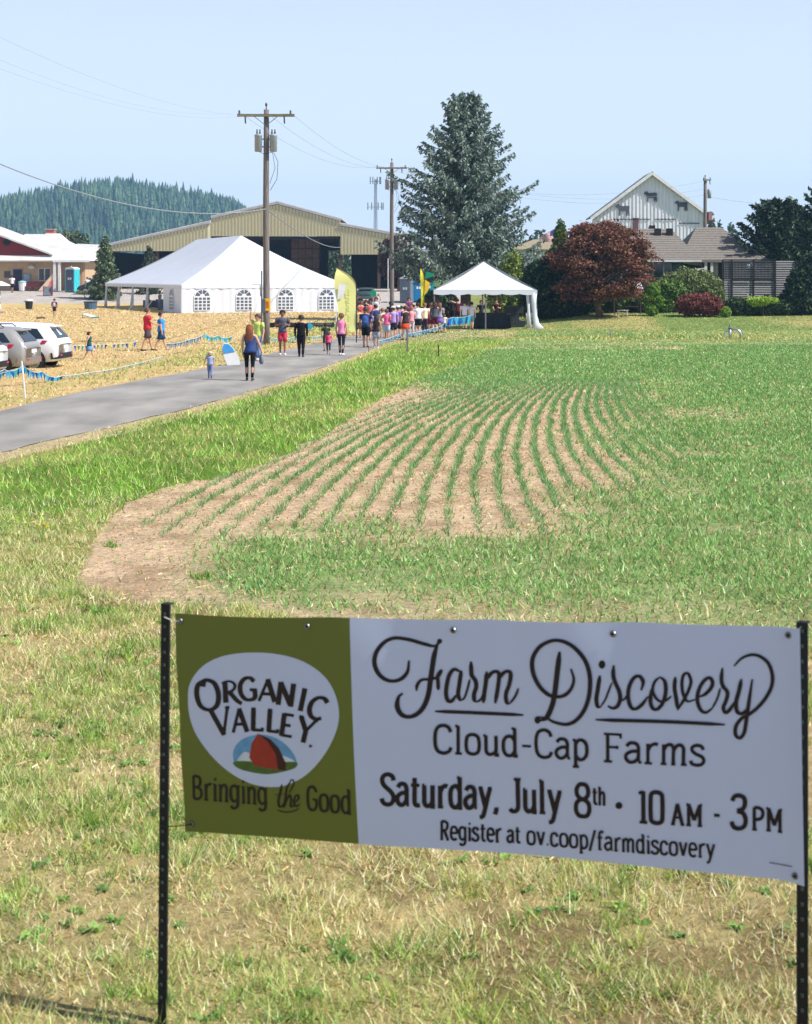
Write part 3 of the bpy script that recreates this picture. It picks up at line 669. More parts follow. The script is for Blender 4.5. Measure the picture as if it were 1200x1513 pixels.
# --- white marquee
def marquee():
    A = np.array([X(268,138), 138.0]); al = .38; u = np.array([math.cos(al), math.sin(al)]); v = np.array([-math.sin(al), math.cos(al)])
    t = thing('marquee', 'large white marquee with arched window walls on the golden grass', 'marquee', (A[0], A[1], gz(A[0],A[1])), al)
    W, L, E, H = 14.2, 30.0, 2.35, 6.55        # local x along the front, y back
    vin = VINYL
    P1 = (W/2, 7.0, H); P2 = (W/2, L-8, H-.05); 
    def sag(a, b, c, d_, n=8, s=.22):
        """roof sheet with a slight hollow between the ropes: quad a b c d"""
        mb = MB(); a, b, c, d_ = map(Vector, (a, b, c, d_)); vs = []
        for i in range(n+1):
            for j in range(n+1):
                p = (a*(1-i/n)+b*i/n)*(1-j/n) + (d_*(1-i/n)+c*i/n)*j/n
                k = math.sin(math.pi*j/n); p.z -= s*k*(1+.25*math.cos(i*math.pi)); vs.append(p)
        fs = [(i*(n+1)+j, (i+1)*(n+1)+j, (i+1)*(n+1)+j+1, i*(n+1)+j+1) for i in range(n) for j in range(n)]
        return mb.add(vs, fs)
    ob('roof_panel', sag((0,0,E),(W,0,E),P1,P1, 10, .18), vin, t, True)
    ob('roof_panel', sag((0,L,E),(0,0,E),P1,P2, 10, .25), vin, t, True)
    ob('roof_panel', sag((W,0,E),(W,L,E),P2,P1, 10, .25), vin, t, True)
    ob('roof_panel', sag((W,L,E),(0,L,E),P2,P2, 10, .18), vin, t, True)
    # scalloped eave valance
    def val(a, b, off):
        a = Vector(a); b = Vector(b); n = int((b-a).length*3); mb = MB(); vs = []; fs = []
        for i in range(n+1):
            p = a+(b-a)*i/n; q = Vector((p.x+off[0], p.y+off[1], 0)); zb = E-.30-.05*abs(math.sin(i*math.pi/3))
            vs += [(q.x,q.y,E+.01),(q.x,q.y,zb)]
        for i in range(n): fs.append((2*i, 2*i+1, 2*i+3, 2*i+2))
        return mb.add(vs, fs)
    for a, b, off in (((0,0,E),(W,0,E),(0,-.05)),((0,L,E),(0,0,E),(-.05,0)),((W,0,E),(W,L,E),(.05,0)),((0,L,E),(W,L,E),(0,.05))):
        ob('valance', val(a, b, off), vin, t)
    # front wall with folds, and first part of the left side
    def wall(a, b, wins, sub):
        a = Vector(a); b = Vector(b); Ln = (b-a).length; n = int(Ln*7); dirv = (b-a).normalized(); nrm = Vector((dirv.y, -dirv.x, 0))
        vs = []; fs = []; rs = random.Random(int(Ln*10))
        for i in range(n+1):
            f = .025*math.sin(i*1.3)+.018*math.sin(i*.47)
            p = a+dirv*(Ln*i/n)+nrm*f; vs += [(p.x,p.y,.02),(p.x+nrm.x*.0,p.y,1.2),(p.x,p.y,E-.02)]
        for i in range(n):
            for k in (0,1): fs.append((3*i+k, 3*i+3+k, 3*i+4+k, 3*i+1+k))
        ob('side_wall', MB().add(vs, fs), vin, t, True)
        for c in wins:
            o = a+dirv*c+nrm*.075; hw, z0, zs = .72, .22, 1.28
            def loc(s_, z_, e=0): return (o.x+dirv.x*s_+nrm.x*e, o.y+dirv.y*s_+nrm.y*e, z_)
            arch = [(-hw,z0),(hw,z0),(hw,zs)]+[(hw*math.cos(q), zs+hw*.95*math.sin(q)) for q in np.linspace(.2, math.pi-.2, 7)]+[(-hw,zs)]
            win = ob('window', MB().add([loc(s_, z_) for s_, z_ in arch]+[loc(s_, z_, -.03) for s_, z_ in arch], [tuple(range(len(arch)))]+[(i,(i+1)%len(arch),len(arch)+(i+1)%len(arch),len(arch)+i) for i in range(len(arch))]), VINYL, t)
            # panes: four columns, four rows and a fan above
            for r in range(4):
                for k in range(4):
                    s0 = -hw+.07+k*.345; q0 = z0+.06+r*.27
                    ob('pane', MB().add([loc(s0,q0,.008),(loc(s0+.25,q0,.008)),loc(s0+.25,q0+.19,.008),loc(s0,q0+.19,.008)], [(0,1,2,3)]), CLEARV, win)
            for k in range(4):
                a0 = .12+k*math.pi/4*.97; a1 = a0+.62
                ob('fan_pane', MB().add([loc(.22*math.cos(a0), zs+.1+.22*math.sin(a0), .008), loc(.62*math.cos(a0), zs+.08+.56*math.sin(a0), .008), loc(.62*math.cos(a1), zs+.08+.56*math.sin(a1), .008), loc(.22*math.cos(a1), zs+.1+.22*math.sin(a1), .008)], [(0,1,2,3)]), CLEARV, win)
    wall((0,0,0),(W,0,0),[1.75,5.3,8.9,12.5], 0)
    wall((0,6.2,0),(0,0,0),[3.1], 0)
    wall((W,0,0),(W,12,0),[], 0)
    for i in range(6):
        for xx in (0.06, W-.06): ob('leg', MB().tube([(xx, .2+i*(L-.4)/5, 0),(xx,.2+i*(L-.4)/5,E)], .045, 8), WHITE, t)
    for k in (P1, P2): ob('centre_pole', MB().tube([(k[0],k[1],0),(k[0],k[1],H-.1)], .07, 8), WHITE, t)
    # gathered wall swept to a leg at the back left corner
    for y0 in (L-.3, 24.2, 18.2, 12.3):
        ob('gathered_wall', MB().tube([(-.05,y0,0),(-.02,y0,.9),(0,y0-.05,1.5),(0,y0-.35,2.0),(0,y0-.8,2.25)], [.16,.11,.08,.1,.06], 8), vin, t, True)
    # ropes
    for (px_, py_) in ((0,-1.6),(3.5,-1.7),(7,-1.7),(10.6,-1.7),(W,-1.6),(-1.7,6),(-1.7,12),(-1.7,18)):
        top = (min(max(px_,0),W), max(py_,0) if py_ < 0 else py_, E)
        ob('guy_rope', MB().tube([top,(px_,py_,0)], .012, 4), WHITE, t)
    return t, A, u, v
CLEARV = mat('clear_vinyl', srgb(104,112,124), .3, .25, 2, col2=srgb(66,72,84), spec=.5)
MQ, MA, MU, MV = marquee()
def mq(x, y, dz=0):
    q = MA+MU*x+MV*y; return (q[0], q[1], gz(q[0], q[1])+dz)
for i, (x_, y_) in enumerate(((2.2,10),(2.2,15),(2.2,20.5),(4.6,25.5))):
    t = thing('folding_table', ['long table under the marquee nearest its closed wall','long table second from the closed marquee wall','long table third from the closed marquee wall','long table deepest inside the marquee'][i], 'table', mq(x_, y_), .38, 'tables under the marquee')
    ob('tabletop', MB().box(-.4,.4,-1.2,1.2,.72,.76), mat('grey_cloth', srgb(96,104,116), .8), t)
    ob('table_skirt', MB().box(-.39,.39,-1.19,1.19,.1,.715), mat('blue_grey_cloth', srgb(70,78,92), .8), t)
    for sx in (-.3,.3):
        for sy in (-1.1,1.1): ob('leg', MB().box(sx-.02,sx+.02,sy-.02,sy+.02,0,.1), STEEL, t)

# --- frame canopy
def canopy():
    d = 97.0; cx = X(717, d); zb = gz(cx, d+3)
    t = thing('canopy_tent', 'square white frame canopy with open sides by the queue', 'canopy', (cx, d, zb), -.02)
    W = 5.9; D = 5.9; E = 2.28; hw = W/2; ap = (0, D/2, 3.95)
    cor = [(-hw,0,E),(hw,0,E),(hw,D,E),(-hw,D,E)]
    for i in range(4):
        a = Vector(cor[i]); b = Vector(cor[(i+1) % 4]); n = 8; vs = []; fs = []
        for r in range(n+1):
            for k in range(n+1):
                p = a*(1-k/n)+b*k/n; q = p*(1-r/n)+Vector(ap)*r/n; q.z -= .10*math.sin(math.pi*r/n)+.03*math.sin(r/n*math.pi)*math.cos(k*2.1); vs.append(q)
        for r in range(n):
            for k in range(n): o = r*(n+1)+k; fs.append((o, o+1, o+n+2, o+n+1))
        ob('roof_panel', MB().add(vs, fs), VINYL, t, True)
        nrm = (b-a).normalized(); off = Vector((nrm.y, -nrm.x, 0))*.04; vs = []; fs = []; m = 48
        for k in range(m+1):
            p = a*(1-k/m)+b*k/m+off; vs += [(p.x,p.y,E+.015),(p.x,p.y,E-.22-.06*abs(math.sin(k*math.pi/8)))]
        for k in range(m): fs.append((2*k, 2*k+1, 2*k+3, 2*k+2))
        ob('valance', MB().add(vs, fs), VINYL, t)
        # dark ratchet straps under the eave
        for k in range(1, 6):
            p = a+(b-a)*k/6-off*1.0; ob('strap', MB().box(p.x-.05,p.x+.05,p.y-.05,p.y+.05,E-.42,E-.1), BLACKP, t)
    fr = MB()
    for i in range(4): fr.tube([cor[i], cor[(i+1)%4]], .03, 6); fr.tube([cor[i], ap], .03, 6)
    ob('roof_frame', fr, STEEL, t)
    for x_, y_ in ((-hw+.03,.03),(0.02,.03),(hw-.03,.03),(hw-.03,D-.03),(-hw+.03,D-.03),(0,D-.03)):
        l = ob('leg', MB().tube([(x_,y_,0),(x_,y_,E)], .04, 8), STEEL, t); ob('foot_plate', MB().box(x_-.1,x_+.1,y_-.1,y_+.1,0,.02), STEEL, l)
    # gathered white side curtain flaring at the right front leg
    vs = MB().tube([(hw-.15,.05,E-.15),(hw-.14,.05,1.5),(hw-.1,.05,.8),(hw-.02,.0,.35),(hw+.12,-.05,.02)], [(.17,.10),(.15,.09),(.13,.08),(.17,.1),(.3,.14)], 12)
    ob('gathered_curtain', vs, VINYL, t, True)
    ob('gathered_curtain', MB().tube([(hw-.5,.4,E-.15),(hw-.45,.4,1.2),(hw-.42,.4,.1)], [(.10,.1),(.07,.07),(.14,.12)], 10), VINYL, t, True)
    return cx, d, zb
CX, CD, CZ = canopy()
blk = mat('black_tablecloth', srgb(34,38,50), .85, .2, 5)
def draped_table(name, label, loc, L, W=.75, H=.75, m=blk, rz=0, group=None):
    t = thing(name, label, 'table', loc, rz, group)
    n = 40; vs = []; fs = []; per = []
    for (x_, y_, k) in [(-L/2,-W/2,14),(L/2,-W/2,4),(L/2,W/2,14),(-L/2,W/2,4)]:
        pass
    ring = []
    for i in range(14): ring.append((-L/2+L*i/14, -W/2))
    for i in range(5): ring.append((L/2, -W/2+W*i/5))
    for i in range(14): ring.append((L/2-L*i/14, W/2))
    for i in range(5): ring.append((-L/2, W/2-W*i/5))
    k = len(ring)
    for zz, fl in ((H,0),(H-.03,.01),(H*.5,.03),(.03,.06)):
        for i, (a, b) in enumerate(ring):
            w = 1+fl*(1+1.2*math.sin(i*1.9)); vs.append((a*w if abs(a) < L/2 else a+math.copysign(fl*(1+math.sin(i*1.9)), a), b*(1+fl*2*(1+math.sin(i*2.3))), zz))
    for r in range(3):
        for i in range(k): j = (i+1) % k; fs.append((r*k+i, r*k+j, (r+1)*k+j, (r+1)*k+i))
    ob('tablecloth', MB().add(vs, fs+[tuple(range(k))]), m, t)
    for sx in (-1,1):
        for sy in (-1,1): ob('leg', MB().box(sx*(L/2-.1)-.02, sx*(L/2-.1)+.02, sy*(W/2-.08)-.02, sy*(W/2-.08)+.02, 0, H-.04), STEEL, t)
    return t
draped_table('draped_table', 'long table under a black cloth behind the middle canopy leg', (X(724,98.5), 98.5, gz(5,98.5)), 1.9, H=.95)
draped_table('draped_table', 'lower black draped table beside the long one under the canopy', (X(742,99.4), 99.4, gz(5,99.4)), .8, H=.8)
draped_table('draped_table', 'short black draped table left of the middle canopy leg', (X(707,98.6), 98.6, gz(4,98.6)), .55, H=.95)
t = thing('stacked_crates', 'dark crates stacked on the grass at the right side under the canopy', 'crates', (X(764,101.5), 101.5, gz(6.5,101.5)))
for i, (a, b, c) in enumerate(((-.5,0,0),(.15,0,0),(-.2,0,.42),(.1,.1,.84),(-.45,.1,.84))):
    ob('crate', MB().box(a-.3,a+.3,b-.25,b+.25,c+.005,c+.4), mat('crate_dark', srgb(44,46,54), .7), t)
t = thing('folding_chair', 'folding chair by the right canopy leg', 'chair', (X(785,99), 99, gz(7,99)), .5)
ob('seat', MB().box(-.24,.24,-.22,.22,.43,.46), STEEL, t); ob('backrest', MB().box(-.24,.24,.2,.23,.62,.9), STEEL, t)
for sx in (-.22,.22):
    ob('leg', MB().beam((sx,-.22,0),(sx,.22,.9),.03), STEEL, t); ob('leg', MB().beam((sx,.25,0),(sx,-.1,.45),.03), STEEL, t)

# --- white gambrel-less barn with cattle silhouettes
def barn():
    d = 165.0; zb = gz(23, d); ox = X(963, d)
    t = thing('white_barn', 'tall white board barn with dark cow silhouettes on its gable', 'barn', (ox, d, zb), -.03)
    hw, ze, zp = 5.3, Z(318,d)-zb, Z(258,d)-zb
    brd = mat('barn_board', srgb(232,232,240), .8, .06, 1.2, stretch=(6,6,.3), col2=srgb(214,214,226))
    D = 6
    ob('wall', MB().prism([(-hw,0),(hw,0),(hw,ze),(0,zp),(-hw,ze)], .03, .12), brd, t)
    # vertical boards and battens
    n = 30
    for k in range(n):
        x0 = -hw+2*hw*k/n; x1 = x0+2*hw/n-.05; f = lambda q: ze+(zp-ze)*(1-abs(q)/hw)
        e = .012*(k % 3)
        ob('board', MB().prism([(x0,2.2),(x1,2.2),(x1,f(x1)-.03),(x0,f(x0)-.03)], -.02-e, .028), brd, t)
        if k: ob('batten', MB().box(x0-.06, x0+.01, -.085, -.045, 2.2, f(x0)-.08), WHITE, t)
    for sx in (-1, 1):
        ob('side_wall', MB().box(min(sx*hw,sx*(hw-.1)), max(sx*hw,sx*(hw-.1)), .13, D, 0, ze), brd, t)
        ov = .62
        ob('roof', MB().slab([(0,-.6,zp+.28),(sx*(hw+ov),-.45,ze+.28-(zp-ze)/hw*ov),(sx*(hw+ov),D+.6,ze+.28-(zp-ze)/hw*ov),(0,D+.6,zp+.28)], .12), mat('barn_roof', srgb(96,92,92), .8, .1, 2), t)
        ob('rake_board', MB().beam((0,-.62,zp+.12),(sx*(hw+ov),-.47,ze+.12-(zp-ze)/hw*ov),.05,.3), WHITE, t)
    ob('soffit', MB().slab([(-1.2,-.5,zp-.62),(0,-.55,zp+.1),(0,-.06,zp+.1),(-1.2,-.06,zp-.62)], .04), mat('soffit_tan', srgb(206,180,160), .8), t)
    ob('soffit', MB().slab([(1.2,-.5,zp-.62),(0,-.55,zp+.1),(0,-.06,zp+.1),(1.2,-.06,zp-.62)], .04), mat('soffit_tan', srgb(206,180,160), .8), t)
    xx = lambda p: (X(p,d)-ox)*1.0; zz = lambda q: Z(q,d)-zb
    ob('hayloft_door', MB().box(xx(935), xx(943.5), -.12, -.088, zz(347), zz(322)), mat('hatch_brown', srgb(104,76,76), .8), t)
    w = ob('window', MB().box(xx(959), xx(968), -.12, -.088, zz(354), zz(333)), DARK, t)
    ob('sash_bar', MB().box(xx(959), xx(968), -.14, -.122, zz(344), zz(343)), WHITE, w)
    for p in (924, 945, 983, 1018): ob('door_rail', MB().box(xx(p)-1.0, xx(p)+1.0, -.14, -.09, zz(324 if p < 1000 else 330)-.04, zz(324 if p < 1000 else 330)+.04), DARKW, t)
    # cattle cut-outs: body, legs, neck, head and tail as one board
    cow = [(-.52,.02),(-.40,.02),(-.36,.42),(-.28,.46),(.18,.46),(.22,.02),(.36,.02),(.37,.30),(.46,.02),(.56,.05),(.50,.55),(.52,.9),(.44,.98),(-.30,.95),(-.42,1.04),(-.50,1.14),(-.62,1.12),(-.82,.94),(-.80,.84),(-.62,.80),(-.52,.62),(-.48,.40)]
    cm = mat('cow_cutout', srgb(84,84,96), .8)
    for p, q, s_ in ((922,319,1.0),(963,299,.95),(1008,312,.9)):
        ob('cow_silhouette', MB().prism([(xx(p)+a*s_, zz(q)+b*s_) for a, b in cow], -.16, -.12), cm, t)
    # other wing at the right eave
    ob('eave_bracket', MB().box(hw-.1, hw+.5, -.5, 0, ze-.9, ze-.5), DARKW, t)
barn()

# --- low hip roofed building between spruce and maple
def hip_building():
    d = 150.0; zb = gz(12, d); ox = X(810, d); t = thing('hip_roof_shed', 'low white ribbed building with a dull brown hip roof behind the canopy', 'building', (ox, d, zb))
    x = lambda p: X(p,d)-ox; z = lambda q: Z(q,d)-zb
    ob('wall', MB().box(x(762), x(872), 0, 9, 0, z(369)), mat('pale_ribbed', srgb(196,200,212), .7), t)
    p = 764.0
    while p < 870: ob('rib', MB().box(x(p), x(p)+.14, -.06, -.002, 0, z(370)), WHITE, t); p += 4.3
    ob('roof', MB().add([(x(754),-.6,z(368)),(x(880),-.6,z(368)),(x(880),9.6,z(368)),(x(754),9.6,z(368)),(x(795),4.5,z(352)),(x(840),4.5,z(352)),(x(754),-.6,z(369.5)),(x(880),-.6,z(369.5)),(x(880),9.6,z(369.5)),(x(754),9.6,z(369.5))],
        [(0,1,5,4),(1,2,5),(2,3,4,5),(3,0,4),(6,7,1,0),(7,8,2,1),(8,9,3,2),(9,6,0,3),(9,8,7,6)]), mat('dull_shingle', srgb(150,138,112), .9, .1, 3), t)
hip_building()

# --- dwelling with two brown hip roofs
def house():
    d = 118.0; zb = gz(20, d); ox = X(1020, d); t = thing('farmhouse', 'dark grey single storey farmhouse with two brown hip roofs', 'house', (ox, d, zb))
    x = lambda p: X(p,d)-ox; z = lambda q: Z(q,d)-zb
    wl = mat('slate_siding', srgb(84,92,98), .8, .06, 1); rf = mat('brown_shingles', srgb(136,128,120), .9, .12, 5, col2=srgb(114,108,102), stretch=(1,1,4))
    # horizontal siding boards
    z0 = 0.0; k = 0
    top = z(385)
    ob('wall', MB().box(x(900), x(1009), .02, 9, 0, top), wl, t)
    nb = int(top/.2)
    for k in range(nb): ob('siding_board', MB().box(x(900), x(1009), -.01-.008*(k % 2), .018, k*top/nb, (k+1)*top/nb-.015), wl, t)
    def hip(x0, x1, xr0, xr1, y0, y1, ze, zr, nm='roof'):
        ym = (y0+y1)/2; o = ob(nm, MB().add([(x0,y0,ze),(x1,y0,ze),(x1,y1,ze),(x0,y1,ze),(xr0,ym,zr),(xr1,ym,zr),(x0,y0,ze-.16),(x1,y0,ze-.16),(x1,y1,ze-.16),(x0,y1,ze-.16)],
            [(0,1,5,4),(1,2,5),(2,3,4,5),(3,0,4),(6,7,1,0),(7,8,2,1),(8,9,3,2),(9,6,0,3),(9,8,7,6)]), rf, t)
        # shingle courses as thin proud strips on the front slope
        n = 14
        for i in range(n):
            f0 = i/n; f1 = (i+.93)/n
            def q(f, side): 
                xa = (x0+(xr0-x0)*f) if side == 0 else (x1+(xr1-x1)*f); return (xa, y0+(ym-y0)*f, ze+(zr-ze)*f)
            a, b, c, e = q(f0,0), q(f0,1), q(f1,1), q(f1,0)
            up = .035; ob('shingle_course', MB().add([(a[0],a[1],a[2]+up),(b[0],b[1],b[2]+up),(c[0],c[1],c[2]+.008),(e[0],e[1],e[2]+.008),a,b], [(0,1,2,3),(4,5,1,0)]), rf, o)
        return o
    hip(x(880), x(1034), x(958), x(1003), -.7, 8, top+.05, z(355)+.9)
    hip(x(1008), x(1143), x(1048), x(1086), 1.2, 9.5, top+.05, z(352)+.9)
    for p in (981, 999): ob('roof_vent', MB().box(x(p)-.25, x(p)+.2, 2.6, 2.9, z(358)+.4, z(355)+.9), DARK, t)
    ob('gutter', MB().box(x(880), x(1034), -.82, -.71, top-.1, top+.04), WHITE, t)
    w = ob('window', MB().box(x(964), x(992), -.09, -.028, z(411), z(388.5)), mat('window_frame_grey', srgb(170,172,176), .6), t)
    ob('pane', MB().box(x(965), x(979.5), -.11, -.092, z(410), z(389.5)), GLASSD, w); ob('pane', MB().box(x(981.5), x(991), -.11, -.092, z(410), z(389.5)), GLASSD, w)
    ob('skirt_board', MB().box(x(945), x(1009), -.12, -.028, 0, z(418)), mat('purple_grey', srgb(96,96,112), .8), t)
    # open porch right of the wall: white beams, posts, recess
    wb = mat('recess_wall', srgb(128,112,102), .8)
    ob('back_wall', MB().box(x(1009), x(1130), 6, 6.2, 0, top), wb, t)
    ob('porch_beam', MB().box(x(1009), x(1060), 1.3, 1.5, z(387), z(384.5)), WHITE, t)
    ob('porch_beam', MB().beam((x(1012),1.2,z(386)),(x(1049),3.2,z(391)),.12,.2), WHITE, t)
    ob('porch_rail', MB().beam((x(1010),1.2,z(401)),(x(1046),1.2,z(397)),.1,.14), WHITE, t)
    for p in (1010, 1048, 1057): ob('porch_post', MB().box(x(p)-.09, x(p)+.09, 1.3, 1.5, 0, z(387)), WHITE, t)
    ob('pale_panel', MB().box(x(1057), x(1069), 2, 2.1, z(420), z(386)), mat('pale_tan', srgb(196,180,166), .8), t)
    ob('crate_box', MB().box(x(1050), x(1068), 1.6, 2.0, 0, z(408)), mat('navy_box', srgb(56,58,80), .7), t)
house()

# --- slatted screen fence
def screen():
    d = 111.0; ox = X(1120, d); zb = gz(ox, d); t = thing('slatted_screen', 'tall dark framed screen of pale horizontal slats beside the house', 'fence', (ox, d, zb))
    x = lambda p: X(p,d)-ox; z = lambda q: Z(q,d)-zb
    sl_ = mat('weathered_slat', srgb(176,172,172), .85, .1, 3, stretch=(.6,6,6)); fr = mat('dark_frame', srgb(40,38,42), .8)
    for p in (1068, 1081, 1113, 1145, 1176):
        ob('post', MB().box(x(p)-.05, x(p)+.05, -.06, .06, 0, z(384)), fr, t)
    ob('top_rail', MB().box(x(1068), x(1146), -.075, .075, z(384), z(383)), fr, t)
    ob('ledge', MB().box(x(1081), x(1145), -.1, -.062, z(413)-.03, z(413)+.05), fr, t)
    q = 386.5
    while q < 446:
        for a, b in ((1069,1080.5),(1082,1112.5),(1113.8,1144.5),(1146,1175)):
            hi = 1.0
            ob('slat', MB().box(x(a)+.04, x(b)-.02, .02, .045, z(q)-.042, z(q)+.042), sl_, t)
        q += 3.35
    # fine lattice wires in the upper half
    for a, b in ((1068,1081),(1081,1113),(1113,1145)):
        m = MB(); p = a+2.0
        while p < b-1: m.box(x(p)-.012, x(p)+.012, -.03, -.01, z(412), z(385)); p += 2.1
        ob('lattice', m, fr, t, kind='stuff')
screen()

# --- small shelter under the maple
t = thing('garden_shelter', 'little white roofed garden shelter right of the red maple trunk', 'shelter', P(926, 109))
ob('roof', MB().slab([(-1.0,-.5,1.62),(1.0,-.5,1.62),(.95,.7,2.05),(-.95,.7,2.05)], .06), WHITE, t)
for sx in (-.85,.85):
    for sy in (-.4,.6): ob('post', MB().box(sx-.04,sx+.04,sy-.04,sy+.04,0,1.6), DARKW, t)
ob('seat', MB().box(-.8,.8,.1,.5,.42,.47), DARKW, t)
t = thing('lawn_bench', 'small pale bench on the lawn in front of the shelter', 'bench', P(920, 106.4))
ob('seat', MB().box(-.35,.35,-.2,.2,.38,.43), WHITE, t); ob('leg', MB().box(-.3,-.24,-.15,.15,0,.38), WHITE, t); ob('leg', MB().box(.24,.3,-.15,.15,0,.38), WHITE, t)

# --- portable toilets
def toilet(label, px, d, body, side, rz, dark_door=True, hgt=2.35):
    t = thing('portable_toilet', label, 'toilet', P(px, d), rz, 'portable toilets')
    b = mat('toilet_'+'_'.join(str(int(c*99)) for c in side), side, .5); dm = mat('toilet_door_'+'_'.join(str(int(c*99)) for c in body), body, .5)
    w = .56; h = hgt
    ob('cabin', MB().box(-w,w,-.54,.56,.08,h-.25), b, t)
    ob('skid', MB().box(-w-.03,w+.03,-.56,.58,0,.08), BLACKP, t)
    ar = [(-w-.03,h-.25),(w+.03,h-.25)]+[((w+.03)*math.cos(a), h-.25+.25*math.sin(a)) for a in np.linspace(.25, math.pi-.25, 7)]
    ob('roof', MB().prism(ar, -.6, .62), WHITE, t)
    ard = [(-w+.09,.14),(w-.09,.14),(w-.09,h-.42)]+[((w-.09)*math.cos(a), h-.42+.16*math.sin(a)) for a in np.linspace(.3, math.pi-.3, 5)]+[(-w+.09,h-.42)]
    dr = ob('door', MB().prism(ard, -.575, -.542), dm, t)
    ob('door_sign', MB().box(-.22,-.04,-.59,-.577,1.35,1.6), WHITE, dr); ob('door_sign', MB().box(.04,.22,-.59,-.577,1.35,1.6), WHITE, dr)
    ob('latch', MB().box(.34,.42,-.6,-.577,1.0,1.2), STEEL, dr)
    for k in range(3): ob('side_rib', MB().box(w+.001,w+.025,-.4+k*.35,-.28+k*.35,.25,h-.4), b, t)
    vent = ob('vent_pipe', MB().tube([(-.4,.45,h-.1),(-.4,.45,h+.12)], .05, 6), WHITE, t)
    return t
toilet('teal sided toilet cabin with grey door by the farm office', 107, 184.5, srgb(84,90,108), srgb(60,190,200), -.35, hgt=2.75)
toilet('grey toilet cabin behind the waiting queue', 601, 172, srgb(92,104,118), srgb(110,122,134), -.3, hgt=2.7)
toilet('deep blue toilet cabin between the grey one and the yellow green flag', 617, 173, srgb(14,104,158), srgb(14,104,158), .2, hgt=2.6)
toilet('teal toilet cabin partly behind the canopy edge', 633, 174, srgb(20,140,150), srgb(20,140,150), 0, hgt=2.5)

# --- communications mast far off
d = 420.0; t = thing('radio_mast', 'slender far radio mast with two clusters of antennas', 'mast', (X(555,d), d, gz(0,d)))
zt = Z(262,d)-gz(0,d); m = MB()
for sx, sy in ((-.5,-.3),(.5,-.3),(0,.5)): m.tube([(sx,sy,0),(sx*.5,sy*.5,zt-.5)], .09, 5)
ob('lattice_leg', m, STEEL, t)
m = MB(); k = 0; zz = 1.0
while zz < zt-1: s_ = .5-.25*zz/zt; m.beam((-s_,-.3*2*s_,zz),(s_,-.3*2*s_,zz+1.3),.05); m.beam((s_,-.3*2*s_,zz),(-s_,-.3*2*s_,zz+1.3),.05); zz += 1.3
ob('bracing', m, STEEL, t)
for zz, w in ((Z(268,d)-gz(0,d),1.3),(Z(306,d)-gz(0,d),1.9)):
    ob('antenna_arm', MB().beam((-w,-.4,zz),(w,-.4,zz),.1), STEEL, t)
    for a in (-1,-.5,.35,.8,1): ob('antenna', MB().box(w*a-.12,w*a+.12,-.6,-.45,zz-.7,zz+1.1), STEEL, t)
# ------------------------------------------------------------ vegetation
LEAF = leafmat('foliage', .6, .25)
LEAFD = leafmat('dense_needles', .55, .12)
BARK = mat('bark', srgb(96,80,68), .95, .2, 5, stretch=(6,6,1), bump=.02)
def leafquads(c, s, nrm_bias=None, el=1.6):
    """one diamond leaf cluster per centre c with size s: two triangles"""
    n = len(c); a = rng.normal(size=(n,3)); 
    if nrm_bias is not None: a = a*.8+np.asarray(nrm_bias)
    a /= np.linalg.norm(a, axis=1)[:, None]
    b = np.cross(a, rng.normal(size=(n,3))); b /= np.linalg.norm(b, axis=1)[:, None]; e = np.cross(a, b)
    s = np.asarray(s)[:, None]
    V = np.stack([c-b*s*el/2, c+e*s*.42, c+b*s*el/2, c-e*s*.42], 1).reshape(-1,3)
    return V, np.arange(4*n).reshape(n,4)
def leafmesh(name, c, s, cols, wts, parent, m=LEAF, jit=.15, bias=None, el=1.6, kind=None):
    V, F = leafquads(c, s, bias, el); C = np.repeat(palette(len(c), cols, wts, jit), 4, 0)
    return npmesh(name, V, F, C, m, parent, kind=kind)
def trunk(t, h, r, lean=0, branches=(), name='trunk'):
    mb = MB(); n = 7; mb.tube([(lean*(i/n)**1.5, .05*math.sin(i), h*i/n-.05) for i in range(n+1)], [r*(1-.75*i/n)+.02 for i in range(n+1)], 9)
    for a, b, rr in branches: mb.tube([a, ((a[0]+b[0])/2, (a[1]+b[1])/2, (a[2]+b[2])/2-.05), b], [rr, rr*.7, rr*.3], 6)
    return ob(name, mb, BARK, t, True)
def bushy(name, label, cat, loc, blobs, n, s, cols, wts, group=None, tr=None, m=LEAF, jit=.16, el=1.5, shell=.55):
    """blobs: (x,y,z,rx,ry,rz) local; leaves fill the outer part of every blob"""
    t = thing(name, label, cat, loc, 0, group)
    vol = np.array([b[3]*b[4]*b[5] for b in blobs])**.75; cnt = (n*vol/vol.sum()).astype(int); cs = []
    for b, k in zip(blobs, cnt):
        dv = rng.normal(size=(k,3)); dv /= np.linalg.norm(dv, axis=1)[:, None]
        r = shell+(1.05-shell)*rng.random(k)**.6
        lump = 1+.16*np.sin(dv[:,0]*7+b[0]*3)*np.cos(dv[:,2]*6+b[2]*2+dv[:,1]*5)
        cs.append(np.array(b[:3])+dv*(r*lump)[:, None]*np.array(b[3:]))
    c = np.concatenate(cs); c = c[c[:,2] > .03]
    leafmesh('crown', c, s*(.6+.8*rng.random(len(c))), cols, wts, t, m, jit, el=el)
    if tr: trunk(t, *tr)
    else: trunk(t, max(b[2] for b in blobs)*.8, .04, name='stem')
    return t

